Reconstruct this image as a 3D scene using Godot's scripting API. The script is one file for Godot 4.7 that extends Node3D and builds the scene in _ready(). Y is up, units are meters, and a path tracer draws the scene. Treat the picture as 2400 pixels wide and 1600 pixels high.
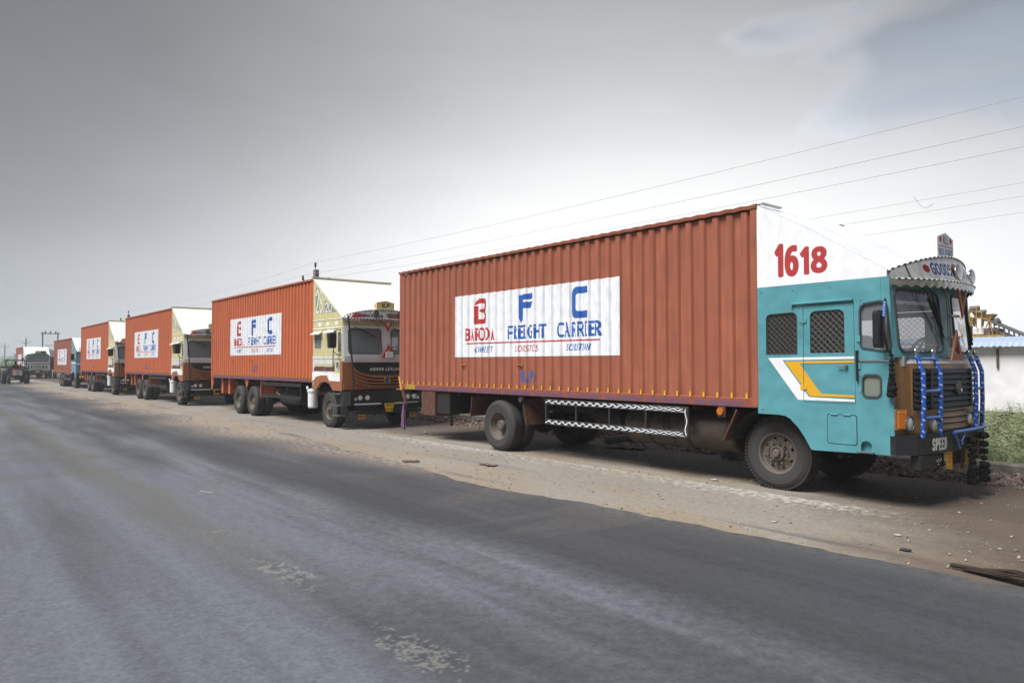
extends Node3D
# A row of container trucks parked on the dusty shoulder of a highway under an overcast sky.
# World axes: x runs along the road (the trucks face +x), y up, the camera stands on the road at x=0, z=0 and the trucks lie at negative z.

var M := {}
var taken := {}
var rng := RandomNumberGenerator.new()
var grain: Texture2D
var blotch: Texture2D
var streak: Texture2D
var dents: Texture2D
var soft: Texture2D
var gravel_bump: Texture2D
var asphalt_bump: Texture2D

const EYE := 1.7
const EXPOSURE := 3.7


func _ready() -> void:
	rng.seed = 11
	view_and_light()
	textures()
	materials()
	teal_prints()
	brown_prints()
	setting()
	power_line()
	background()
	var proto := brown_truck()
	place_trucks(proto)
	teal_truck()
	blue_truck()
	green_truck()
	tractor()
	litter()


func view_and_light() -> void:
	var cam := Camera3D.new()
	cam.name = "camera"
	cam.fov = rad_to_deg(2.0 * atan(800.0 / 1700.0))
	cam.near = 0.1
	cam.far = 3000.0
	add_child(cam)
	cam.current = true
	cam.position = Vector3(0, EYE, 0)
	# the road's vanishing point lies 39 degrees to the side of the optical axis; the lens is tilted up 1.75 degrees
	cam.rotation = Vector3(deg_to_rad(1.752), deg_to_rad(90.0 - 39.055), 0)
	var env := Environment.new()
	env.background_mode = Environment.BG_SKY
	env.tonemap_mode = Environment.TONE_MAPPER_LINEAR
	env.tonemap_exposure = EXPOSURE
	env.sdfgi_enabled = true
	env.ssao_enabled = true
	env.ssil_enabled = true
	env.fog_enabled = true
	env.fog_density = 0.0012
	env.fog_light_color = Color(0.93, 0.95, 0.98)
	var sky := Sky.new()
	var sm := PanoramaSkyMaterial.new()
	sm.panorama = overcast()
	sky.sky_material = sm
	env.sky = sky
	var we := WorldEnvironment.new()
	we.name = "environment"
	we.environment = env
	add_child(we)
	var sun := DirectionalLight3D.new()
	sun.name = "veiled_sun"
	sun.light_energy = 0.5
	sun.light_color = Color(1.0, 0.995, 0.985)
	sun.light_angular_distance = 30.0
	sun.shadow_enabled = true
	add_child(sun)
	sun.look_at_from_position(Vector3.ZERO, Vector3(0.02, -0.82, -0.53), Vector3.UP)


func overcast() -> ImageTexture:
	# cloud deck: bright low band, darker stratus above, a bluish gap edged by torn cloud
	var w := 1024
	var h := 512
	var im := Image.create(w, h, false, Image.FORMAT_RGBF)
	var nz := FastNoiseLite.new()
	nz.seed = 5
	nz.frequency = 1.1
	nz.fractal_octaves = 5
	var nb := FastNoiseLite.new()
	nb.seed = 9
	nb.frequency = 0.55
	nb.fractal_octaves = 4
	var fine := FastNoiseLite.new()
	fine.seed = 12
	fine.frequency = 1.6
	fine.fractal_octaves = 5
	var axis := deg_to_rad(-50.9)  # azimuth of the lens, measured from -z towards +x
	for j in h:
		var el := PI / 2 - (j + 0.5) / h * PI
		var e := rad_to_deg(el)
		for i in w:
			var az := (i + 0.5) / w * TAU
			var d := Vector3(sin(az) * cos(el), sin(el), -cos(az) * cos(el))
			var da := rad_to_deg(wrapf(az - axis, -PI, PI))
			var q := Vector3(d.x, d.y * 2.6, d.z)
			var c := nz.get_noise_3dv(q * 1.7)
			var b := nb.get_noise_3dv(q * 1.3)
			var lobe := exp(-pow((da - 8.0) / (34.0 if da < 8.0 else 52.0), 2.0))
			var ee := maxf(e, 0.0) + c * 2.2 + b * 3.0
			var low := 1.0 / (1.0 + exp((ee - lerpf(5.0, 16.5, lobe)) / 4.4))
			var lum := lerpf(0.175, lerpf(0.58, 1.3, lobe), low) + 0.22 * lobe * (1.0 - low)
			var wisp := fine.get_noise_3dv(Vector3(d.x * 2.2 + 0.5 * c, d.y * 7.0, d.z * 2.2 + 0.4 * b))
			lum *= 1.0 + 0.15 * b + 0.10 * c + 0.07 * wisp * (1.0 - low * 0.6)
			var tint := Color(0.985, 1.0, 1.02).lerp(Color(1.0, 1.0, 1.0), low * lobe)
			tint = tint.lerp(Color(0.90, 1.0, 1.13), clampf(1.0 - lobe * 1.3, 0.0, 1.0) * 0.55)
			# torn edge of the deck with blue-grey sky beyond, to the truck-front side
			var gap := smoothstep(0.0, 1.0, (da - 17.0 - (24.0 - e) * 0.8 + c * 16.0 + b * 9.0 + wisp * 9.0) / 17.0) * smoothstep(11.0, 18.0, e + c * 6.0 + wisp * 6.0) * (1.0 - smoothstep(38.0, 60.0, e)) * (1.0 - smoothstep(75.0, 110.0, da))
			tint = tint.lerp(Color(0.86, 0.99, 1.17), gap * 0.9)
			lum = lerpf(lum, 0.27 + 0.36 * clampf((25.0 - e) / 14.0, 0.0, 1.0) + 0.22 * c, gap * 0.75)
			lum += 0.10 * smoothstep(0.05, 0.3, gap) * (1.0 - smoothstep(0.3, 0.75, gap)) * clampf(0.5 + 2.0 * wisp, 0.0, 1.0)
			lum /= EXPOSURE
			im.set_pixel(i, j, Color(tint.r * lum, tint.g * lum, tint.b * lum))
	return ImageTexture.create_from_image(im)


# ------------------------------------------------------------------ textures and materials
func noise_tex(freq: float, octaves: int, lo: float, hi: float, size := 512, sd := 1, kind := FastNoiseLite.TYPE_SIMPLEX_SMOOTH, warp := 0.0) -> NoiseTexture2D:
	var n := FastNoiseLite.new()
	n.noise_type = kind
	n.seed = sd
	n.frequency = freq
	n.fractal_octaves = octaves
	if warp > 0.0:
		n.domain_warp_enabled = true
		n.domain_warp_amplitude = warp
	var t := NoiseTexture2D.new()
	t.width = size
	t.height = size
	t.seamless = true
	t.noise = n
	var g := Gradient.new()
	g.set_color(0, Color(lo, lo, lo))
	g.set_color(1, Color(hi, hi, hi))
	t.color_ramp = g
	return t


func textures() -> void:
	grain = noise_tex(0.09, 4, 0.72, 1.0, 512, 3)
	blotch = noise_tex(0.012, 6, 0.66, 1.0, 512, 4)
	soft = noise_tex(0.012, 6, 0.90, 1.0, 512, 14)
	dents = noise_tex(0.008, 3, 0.0, 1.0, 512, 6)
	gravel_bump = noise_tex(0.10, 5, 0.0, 1.0, 512, 7)
	asphalt_bump = noise_tex(0.22, 3, 0.0, 1.0, 512, 8)
	# rain streaks and rub marks that run down a painted panel
	var im := Image.create(256, 256, false, Image.FORMAT_RGB8)
	var n := FastNoiseLite.new()
	n.seed = 21
	n.frequency = 0.03
	n.fractal_octaves = 4
	for j in 256:
		for i in 256:
			var a := n.get_noise_2d(i * 2.6, j * 0.22) + 0.5 * n.get_noise_2d(i * 0.8 + 900, j * 0.8)
			var fi := clampf(minf(i, 255 - i) / 24.0, 0, 1) * clampf(minf(j, 255 - j) / 24.0, 0, 1)
			var v := clampf(0.93 + a * 0.11 * fi, 0.6, 1.0)
			im.set_pixel(i, j, Color(v, v, v))
	streak = ImageTexture.create_from_image(im)


func mat(key: String, hex: String, rough := 0.6, tex: Texture2D = null, scale := 0.6, metal := 0.0) -> StandardMaterial3D:
	var m := StandardMaterial3D.new()
	m.resource_name = key
	m.albedo_color = Color(hex)
	m.roughness = rough
	m.metallic = metal
	if tex:
		m.albedo_texture = tex
		m.uv1_triplanar = true
		m.uv1_scale = Vector3.ONE * scale
	M[key] = m
	return m


func bump(m: StandardMaterial3D, tex: Texture2D, centimetres: float) -> void:
	m.heightmap_enabled = true
	m.heightmap_texture = tex
	m.heightmap_scale = centimetres


func printed(key: String, im: Image, rough := 0.6, cut := false) -> StandardMaterial3D:
	var m := StandardMaterial3D.new()
	m.resource_name = key
	m.albedo_texture = ImageTexture.create_from_image(im)
	m.roughness = rough
	m.texture_repeat = false
	if cut:
		m.transparency = BaseMaterial3D.TRANSPARENCY_ALPHA_SCISSOR
		m.alpha_scissor_threshold = 0.5
	M[key] = m
	return m


func materials() -> void:
	mat("oxide", "a4614a", 0.45, streak, 0.35)
	mat("oxide_bright", "c56942", 0.45, streak, 0.35)
	mat("oxide_sill", "a05a47", 0.6, grain, 1.3)
	bump(mat("teal", "5a9aa4", 0.36, soft, 0.3), dents, 3.0)
	bump(mat("white_paint", "f1f2f6", 0.42, soft, 0.25), dents, 0.8)
	bump(mat("cream_paint", "f2f0e9", 0.5, soft, 0.3), dents, 0.6)
	mat("straw_paint", "cdc595", 0.5, soft, 0.5)
	mat("maroon_paint", "5e3434", 0.5)
	mat("pale_trim", "d6d6d4", 0.45, soft, 0.7)
	mat("yellow_paint", "d9a31c", 0.5)
	mat("brown_cowl", "8a6339", 0.36, soft, 0.8)
	mat("copper_brown", "9a6040", 0.38, soft, 0.5)
	mat("black_plastic", "2a2a2b", 0.45, grain, 1.5)
	mat("charcoal", "232527", 0.5, grain, 1.2)
	mat("bumper_black", "2b2d31", 0.42, blotch, 1.1)
	mat("chassis", "25221f", 0.8, grain, 1.0)
	mat("tank_brown", "4c4036", 0.62, blotch, 0.9)
	mat("flap_brown", "6a4535", 0.7, blotch, 0.9)
	mat("rubber", "43413f", 0.82, grain, 2.4)
	mat("rubber_dark", "302f2f", 0.82, grain, 2.4)
	mat("dusty_rim", "71685e", 0.75, grain, 2.5)
	mat("grey_rim", "4b4b4b", 0.6, grain, 2.5)
	mat("steel", "c4c4c4", 0.22, null, 1.0, 1.0)
	mat("dull_steel", "8c8c8a", 0.38, null, 1.0, 0.9)
	mat("window_rubber", "3a4144", 0.6)
	mat("wire", "8e8e88", 0.5, null, 1.0, 0.5)
	mat("interior", "95918b", 0.85)
	mat("guard_black", "37383b", 0.45, grain, 1.2)
	mat("seat_cloth", "4a4c5c", 0.95, grain, 2.0)
	mat("curtain", "39359a", 0.9)
	mat("lace", "e4e4ea", 0.9)
	mat("orange_trim", "c07a1e", 0.6)
	mat("amber", "b8661a", 0.25)
	mat("lamp_yellow", "e3b90b", 0.25)
	mat("lamp_white", "dcdcdc", 0.2)
	mat("red_reflector", "c23a26", 0.3)
	mat("faded_orange", "b4643f", 0.55, grain, 3.0)
	mat("plate_yellow", "d7a916", 0.5)
	mat("black_wool", "0d0d0f", 1.0)
	mat("purple_foil", "9c3f9a", 0.3, null, 1.0, 0.4)
	mat("silver_foil", "c9b7cb", 0.25, null, 1.0, 0.6)
	mat("pole_concrete", "8b8781", 0.9, grain, 0.8)
	mat("pole_steel", "4a4c50", 0.6)
	mat("porcelain", "3b3a3c", 0.35)
	mat("line_wire", "a2a4a8", 0.5)
	bump(mat("whitewash", "eeeef0", 0.9, soft, 0.2), grain, 0.8)
	mat("roof_blue", "bccce4", 0.45, streak, 0.5)
	mat("machine_yellow", "c49a3a", 0.55, blotch, 0.6)
	mat("machine_grey", "6f6a62", 0.6, blotch, 0.6)
	bump(mat("kerb_concrete", "8a8379", 0.95, blotch, 0.9), gravel_bump, 1.2)
	mat("leaf", "5b6f3a", 0.7)
	mat("leaf_pale", "7f8f55", 0.7)
	mat("leaf_dark", "46572f", 0.7)
	for k in ["leaf", "leaf_pale", "leaf_dark"]:
		M[k].backlight_enabled = true
		M[k].backlight = Color(0.25, 0.3, 0.12)
	mat("bark", "5a4a3a", 0.95)
	mat("dry_frond", "3f3029", 0.95, grain, 3.0)
	mat("brick_chip", "8a5f50", 0.95, grain, 2.0)
	mat("stone_chip", "8f8274", 0.95, grain, 2.0)
	mat("paper", "aaa7a2", 0.9)
	mat("carton", "7d6a58", 0.95, grain, 3.0)
	mat("tractor_red", "7a2f33", 0.45)
	mat("canopy_green", "5f8f7c", 0.7)
	mat("tarp_dark", "34383e", 0.9)
	mat("cloth_dark", "2c2526", 0.95)
	mat("skin", "5a3d2e", 0.7)
	mat("hair", "15110f", 0.9)
	mat("light_blue_paint", "7ea7bf", 0.5, blotch, 0.5)
	mat("dark_green_paint", "35584f", 0.5, blotch, 0.5)
	mat("far_hill", "6d7466", 1.0, blotch, 0.01)
	mat("far_wall", "a6a39c", 0.9, blotch, 0.2)
	var glass := mat("glass", "bcc2c5", 0.04)  # pale veil in the colour stands in for sky reflected on the panes
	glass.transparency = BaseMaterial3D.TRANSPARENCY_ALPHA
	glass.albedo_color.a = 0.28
	var tint := mat("sky_veil_glass", "8a949d", 0.05)  # grey diffuse colour painted in for the sky mirrored by these windows
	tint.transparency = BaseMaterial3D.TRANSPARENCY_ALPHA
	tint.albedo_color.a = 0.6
	var smoke := mat("smoked_glass", "2b2622", 0.08)
	smoke.transparency = BaseMaterial3D.TRANSPARENCY_ALPHA
	smoke.albedo_color.a = 0.55


# ------------------------------------------------------------------ geometry
class G:
	var v := PackedVector3Array()
	var n := PackedVector3Array()
	var t := PackedVector2Array()

	func tri(a: Vector3, b: Vector3, c: Vector3, out := Vector3.ZERO, ua := Vector2.ZERO, ub := Vector2.ZERO, uc := Vector2.ZERO) -> void:
		var m := (c - a).cross(b - a)
		if m.length_squared() < 1e-16:
			return
		m = m.normalized()
		if out != Vector3.ZERO and m.dot(out) < 0.0:
			m = -m
			v.append_array([a, c, b])
			t.append_array([ua, uc, ub])
		else:
			v.append_array([a, b, c])
			t.append_array([ua, ub, uc])
		n.append_array([m, m, m])

	func quad(a: Vector3, b: Vector3, c: Vector3, d: Vector3, out := Vector3.ZERO, ua := Vector2(0, 0), ub := Vector2(1, 0), uc := Vector2(1, 1), ud := Vector2(0, 1)) -> void:
		tri(a, b, c, out, ua, ub, uc)
		tri(a, c, d, out, ua, uc, ud)

	# a quad with its own normals
	func soft(p: Array, m: Array, u := [Vector2(0, 0), Vector2(1, 0), Vector2(1, 1), Vector2(0, 1)]) -> void:
		for k in [[0, 1, 2], [0, 2, 3]]:
			var a: Vector3 = p[k[0]]
			var b: Vector3 = p[k[1]]
			var c: Vector3 = p[k[2]]
			var f := (c - a).cross(b - a)
			if f.length_squared() < 1e-18:
				continue
			var o: Array = [k[0], k[1], k[2]] if f.dot(m[k[0]] + m[k[1]] + m[k[2]]) >= 0.0 else [k[0], k[2], k[1]]
			for i in o:
				v.append(p[i])
				n.append(m[i])
				t.append(u[i])

	func box(c: Vector3, s: Vector3, bev := 0.0, bs := Basis()) -> void:
		var h := s * 0.5
		var b := minf(bev, minf(h.x, minf(h.y, h.z)) * 0.9)
		var e := [Vector3.RIGHT, Vector3.UP, Vector3.BACK]
		var pt := func(axis: int, sg: Vector3) -> Vector3:
			var q := Vector3()
			for k in 3:
				q[k] = sg[k] * (h[k] if k == axis else h[k] - b)
			return c + bs * q
		for k in 3:
			var i := (k + 1) % 3
			var j := (k + 2) % 3
			for s0 in [-1.0, 1.0]:
				var ps := []
				for q in [[-1.0, -1.0], [1.0, -1.0], [1.0, 1.0], [-1.0, 1.0]]:
					var sg := Vector3()
					sg[k] = s0
					sg[i] = q[0]
					sg[j] = q[1]
					ps.append(pt.call(k, sg))
				quad(ps[0], ps[1], ps[2], ps[3], bs * (e[k] * s0))
		if b <= 0.0:
			return
		for k in 3:
			var i := (k + 1) % 3
			var j := (k + 2) % 3
			for si in [-1.0, 1.0]:
				for sj in [-1.0, 1.0]:
					var lo := Vector3()
					lo[k] = -1.0
					lo[i] = si
					lo[j] = sj
					var hi := lo
					hi[k] = 1.0
					quad(pt.call(i, lo), pt.call(i, hi), pt.call(j, hi), pt.call(j, lo), bs * (e[i] * si + e[j] * sj))
		for sx in [-1.0, 1.0]:
			for sy in [-1.0, 1.0]:
				for sz in [-1.0, 1.0]:
					var sg := Vector3(sx, sy, sz)
					tri(pt.call(0, sg), pt.call(1, sg), pt.call(2, sg), bs * sg)

	static func frame(d: Vector3) -> Array:
		var w := d.normalized()
		var a := Vector3.UP if absf(w.y) < 0.9 else Vector3.RIGHT
		var x := a.cross(w).normalized()
		return [x, w.cross(x), w]

	# profile: pairs (radius, distance along the axis)
	func lathe(prof: Array, o: Vector3, axis: Vector3, seg := 20, rough_every := -1, rough_by := 1.0) -> void:
		var f := frame(axis)
		for k in prof.size() - 1:
			var p0: Vector2 = prof[k]
			var p1: Vector2 = prof[k + 1]
			var dd := p1 - p0
			if dd.length_squared() < 1e-12:
				continue
			var nn := Vector2(dd.y, -dd.x).normalized()
			for i in seg:
				var c0 := TAU * i / seg
				var c1 := TAU * (i + 1) / seg
				var r0: Vector3 = f[0] * cos(c0) + f[1] * sin(c0)
				var r1: Vector3 = f[0] * cos(c1) + f[1] * sin(c1)
				soft([o + r0 * p0.x + f[2] * p0.y, o + r1 * p0.x + f[2] * p0.y, o + r1 * p1.x + f[2] * p1.y, o + r0 * p1.x + f[2] * p1.y],
					[r0 * nn.x + f[2] * nn.y, r1 * nn.x + f[2] * nn.y, r1 * nn.x + f[2] * nn.y, r0 * nn.x + f[2] * nn.y],
					[Vector2(float(i) / seg, p0.y), Vector2(float(i + 1) / seg, p0.y), Vector2(float(i + 1) / seg, p1.y), Vector2(float(i) / seg, p1.y)])

	func cyl(a: Vector3, b: Vector3, r0: float, r1 := -1.0, seg := 12, cap := true) -> void:
		if r1 < 0.0:
			r1 = r0
		var l := (b - a).length()
		lathe([Vector2(0, 0), Vector2(r0, 0), Vector2(r1, l), Vector2(0, l)] if cap else [Vector2(r0, 0), Vector2(r1, l)], a, b - a, seg)

	func tube(p: Array, r: float, seg := 8, taper := 1.0, vscale := 1.0) -> void:
		var side: Vector3 = frame(p[1] - p[0])[0]
		var rings := []
		var nrm := []
		var len := 0.0
		var ls := []
		for k in p.size():
			var d: Vector3 = (p[mini(k + 1, p.size() - 1)] - p[maxi(k - 1, 0)]).normalized()
			side = (side - d * side.dot(d)).normalized()
			var oth := d.cross(side)
			var rr := r * lerpf(1.0, taper, float(k) / (p.size() - 1))
			var ring := []
			var nr := []
			for i in seg + 1:
				var c := TAU * i / seg
				var q := side * cos(c) + oth * sin(c)
				ring.append(p[k] + q * rr)
				nr.append(q)
			rings.append(ring)
			nrm.append(nr)
			if k > 0:
				len += (p[k] - p[k - 1]).length()
			ls.append(len * vscale)
		for k in p.size() - 1:
			for i in seg:
				soft([rings[k][i], rings[k][i + 1], rings[k + 1][i + 1], rings[k + 1][i]], [nrm[k][i], nrm[k][i + 1], nrm[k + 1][i + 1], nrm[k + 1][i]],
					[Vector2(float(i) / seg, ls[k]), Vector2(float(i + 1) / seg, ls[k]), Vector2(float(i + 1) / seg, ls[k + 1]), Vector2(float(i) / seg, ls[k + 1])])
		for e in [0, p.size() - 1]:
			var o: Vector3 = p[0] - p[1] if e == 0 else p[e] - p[e - 1]
			for i in seg:
				tri(p[e], rings[e][i], rings[e][i + 1], o)

	func ball(c: Vector3, r: float, seg := 10, squash := Vector3.ONE, wob := 0.0, sd := 0) -> void:
		var rows := maxi(4, seg / 2)
		var rg := RandomNumberGenerator.new()
		rg.seed = sd
		var pts := []
		for j in rows + 1:
			var row := []
			for i in seg:
				var th := PI * j / rows
				var ph := TAU * i / seg
				var q := Vector3(sin(th) * cos(ph), cos(th), sin(th) * sin(ph))
				row.append(q * (1.0 + (rg.randf_range(-wob, wob) if j > 0 and j < rows else 0.0)))
			pts.append(row)
		for j in rows:
			for i in seg:
				var i2 := (i + 1) % seg
				var q: Array = [pts[j][i], pts[j][i2], pts[j + 1][i2], pts[j + 1][i]]
				soft(q.map(func(a): return c + a * squash * r), q.map(func(a): return (a / squash).normalized()))

	# an extruded outline with openings. fn(u, v, w) puts the point; w runs from 0 (face) to th (back)
	func plate(outer: PackedVector2Array, holes: Array, fn: Callable, th: float, cuts := [], uv := Rect2(0, 0, 1, 1), back := true) -> void:
		var lo := INF
		var hi := -INF
		for p in outer:
			lo = minf(lo, p.x)
			hi = maxf(hi, p.x)
		var at := [lo - 0.01, hi + 0.01]
		for q in cuts:
			if q > lo + 1e-4 and q < hi - 1e-4:
				at.append(q)
		for h in holes:
			var a := INF
			var b := -INF
			for p in h:
				a = minf(a, p.x)
				b = maxf(b, p.x)
			at.append((a + b) * 0.5 + 0.000731)
		at.sort()
		var ctr: Vector3 = fn.call((lo + hi) * 0.5, outer[0].y, 0.0)
		for k in at.size() - 1:
			if at[k + 1] - at[k] < 1e-4:
				continue
			var slab := PackedVector2Array([Vector2(at[k], -99), Vector2(at[k + 1], -99), Vector2(at[k + 1], 99), Vector2(at[k], 99)])
			var pieces: Array = Geometry2D.intersect_polygons(outer, slab)
			for h in holes:
				var nxt := []
				for pc in pieces:
					nxt.append_array(Geometry2D.clip_polygons(pc, h))
				pieces = nxt
			for pc in pieces:
				var id := Geometry2D.triangulate_polygon(pc)
				for i in range(0, id.size(), 3):
					var q := [pc[id[i]], pc[id[i + 1]], pc[id[i + 2]]]
					var f := q.map(func(a): return fn.call(a.x, a.y, 0.0))
					var g := q.map(func(a): return fn.call(a.x, a.y, th))
					var w := q.map(func(a): return Vector2((a.x - uv.position.x) / uv.size.x, 1.0 - (a.y - uv.position.y) / uv.size.y))
					var o: Vector3 = f[0] - g[0]
					tri(f[0], f[1], f[2], o, w[0], w[1], w[2])
					if back:
						tri(g[0], g[1], g[2], -o, w[0], w[1], w[2])
		if back:
			for lp in [outer] + holes:
				var c := Vector2()
				for p in lp:
					c += p
				c /= lp.size()
				var sgn := 1.0 if lp == outer else -1.0
				for i in lp.size():
					var a: Vector2 = lp[i]
					var b: Vector2 = lp[(i + 1) % lp.size()]
					var steps := maxi(1, int(absf(b.x - a.x) / 0.2)) if cuts.size() else 1
					for s in steps:
						var a2 := a.lerp(b, float(s) / steps)
						var b2 := a.lerp(b, float(s + 1) / steps)
						var m := (a2 + b2) * 0.5
						var od: Vector3 = fn.call(m.x + (m.x - c.x) * 0.01, m.y + (m.y - c.y) * 0.01, 0.0) - fn.call(m.x, m.y, 0.0)
						quad(fn.call(a2.x, a2.y, 0.0), fn.call(b2.x, b2.y, 0.0), fn.call(b2.x, b2.y, th), fn.call(a2.x, a2.y, th), od * sgn)

	func mesh() -> ArrayMesh:
		var a := []
		a.resize(Mesh.ARRAY_MAX)
		a[Mesh.ARRAY_VERTEX] = v
		a[Mesh.ARRAY_NORMAL] = n
		a[Mesh.ARRAY_TEX_UV] = t
		var m := ArrayMesh.new()
		m.add_surface_from_arrays(Mesh.PRIMITIVE_TRIANGLES, a)
		return m


func rrect(x0: float, y0: float, x1: float, y1: float, r := 0.05, k := 4) -> PackedVector2Array:
	var p := PackedVector2Array()
	for c in [[x1 - r, y1 - r, 0.0], [x0 + r, y1 - r, 0.5 * PI], [x0 + r, y0 + r, PI], [x1 - r, y0 + r, 1.5 * PI]]:
		for i in k + 1:
			var a: float = c[2] + 0.5 * PI * i / k
			p.append(Vector2(c[0] + r * cos(a), c[1] + r * sin(a)))
	return p


func grow(p: PackedVector2Array, d: float) -> PackedVector2Array:
	return Geometry2D.offset_polygon(p, d, Geometry2D.JOIN_ROUND)[0] if d != 0.0 else p


func poly(a: Array) -> PackedVector2Array:
	var p := PackedVector2Array()
	for i in range(0, a.size(), 2):
		p.append(Vector2(a[i], a[i + 1]))
	return p


func put(parent: Node, called: String, g, m: Material) -> MeshInstance3D:
	var o := MeshInstance3D.new()
	o.name = called
	o.mesh = g.mesh() if g is G else g
	o.material_override = m
	parent.add_child(o, true)
	return o


func part(parent: Node, called: String) -> Node3D:
	var o := Node3D.new()
	o.name = called
	parent.add_child(o, true)
	return o


func numbered(called: String) -> String:
	var k: int = taken.get(called, 0)
	taken[called] = k + 1
	return called if k == 0 else "%s_%03d" % [called, k]


func tag(o: Node, label: String, category: String, group := "", kind := "") -> Node:
	o.set_meta("label", label)
	o.set_meta("category", category)
	if group:
		o.set_meta("group", group)
	if kind:
		o.set_meta("kind", kind)
	return o


func thing(called: String, label: String, category: String, at := Vector3.ZERO, group := "", turn := 0.0) -> Node3D:
	var o := Node3D.new()
	o.name = numbered(called)
	add_child(o)
	o.position = at
	o.rotation.y = turn
	tag(o, label, category, group)
	return o


func structure(called: String, g, m: Material, label: String, category: String) -> MeshInstance3D:
	var o := put(self, numbered(called), g, m)
	tag(o, label, category, "", "structure")
	return o


# ------------------------------------------------------------------ sign painting
const GLYPH := {
	"A": "00 04 16 36 44 40|03 43", "B": "00 06 36 45 44 33 03|33 42 41 30 00", "C": "45 36 16 05 01 10 30 41", "D": "00 06 26 44 42 20 00", "E": "46 06 00 40|03 33", "F": "46 06 00|03 33",
	"G": "45 36 16 05 01 10 30 41 43 23", "H": "00 06|40 46|03 43", "I": "20 26", "K": "00 06|46 03 40", "L": "06 00 40", "M": "00 06 23 46 40", "N": "00 06 40 46", "O": "10 01 05 16 36 45 41 30 10",
	"P": "00 06 36 45 44 33 03", "R": "00 06 36 45 44 33 03|23 40", "S": "45 36 16 05 04 13 33 42 41 30 10 01", "T": "06 46|26 20", "U": "06 01 10 30 41 46", "V": "06 20 46", "W": "06 10 23 30 46", "X": "00 46|06 40",
	"Y": "06 23 46|23 20", "0": "10 01 05 16 36 45 41 30 10", "1": "15 26 20", "2": "05 16 36 45 44 00 40", "3": "05 16 36 45 44 33 13|33 42 41 30 10 01", "4": "30 36 02 42", "5": "46 06 04 34 43 41 30 10 01",
	"6": "45 36 16 05 01 10 30 41 42 33 13 02", "7": "06 46 20", "8": "13 04 05 16 36 45 44 33 13 02 01 10 30 41 42 33", "9": "01 10 30 41 45 36 16 05 04 13 33 44", ".": "20 21", "-": "13 33", "/": "00 46",
}


func brush(im: Image, a: Vector2, b: Vector2, r: float, c: Color) -> void:
	var d := b - a
	var l2 := maxf(d.length_squared(), 1e-6)
	for y in range(maxi(0, int(minf(a.y, b.y) - r)), mini(im.get_height(), int(maxf(a.y, b.y) + r) + 2)):
		for x in range(maxi(0, int(minf(a.x, b.x) - r)), mini(im.get_width(), int(maxf(a.x, b.x) + r) + 2)):
			var p := Vector2(x + 0.5, y + 0.5)
			var k := clampf((p - a).dot(d) / l2, 0.0, 1.0)
			if (p - a - d * k).length_squared() <= r * r:
				im.set_pixel(x, y, c)


func letters(im: Image, s: String, x0: float, top: float, x1: float, bottom: float, r: float, c: Color, slant := 0.0, gap := 0.35) -> void:
	# each letter cell is as wide as the others, save the narrow I, 1 and point
	var total := 0.0
	for ch in s:
		total += 0.45 if ch in "I1." else 0.7 if ch == " " else 1.0
	total += gap * (s.length() - 1) * 0.6
	var cell := (x1 - x0) / total
	var x := x0
	for ch in s:
		var wd := (0.45 if ch in "I1." else 0.7 if ch == " " else 1.0) * cell
		if GLYPH.has(ch):
			for run in GLYPH[ch].split("|"):
				var last := Vector2.INF
				for pr in run.split(" "):
					var fx := float(pr[0]) / 4.0
					var fy := float(pr[1]) / 6.0
					if ch in "I1.":
						fx = 0.5 + (fx - 0.5) * 1.2
					var p := Vector2(x + r + fx * (wd - 2 * r) + slant * fy * (bottom - top), bottom - r - fy * (bottom - top - 2 * r))
					if last != Vector2.INF:
						brush(im, last, p, r, c)
					last = p
		x += wd + gap * 0.6 * cell


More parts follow.
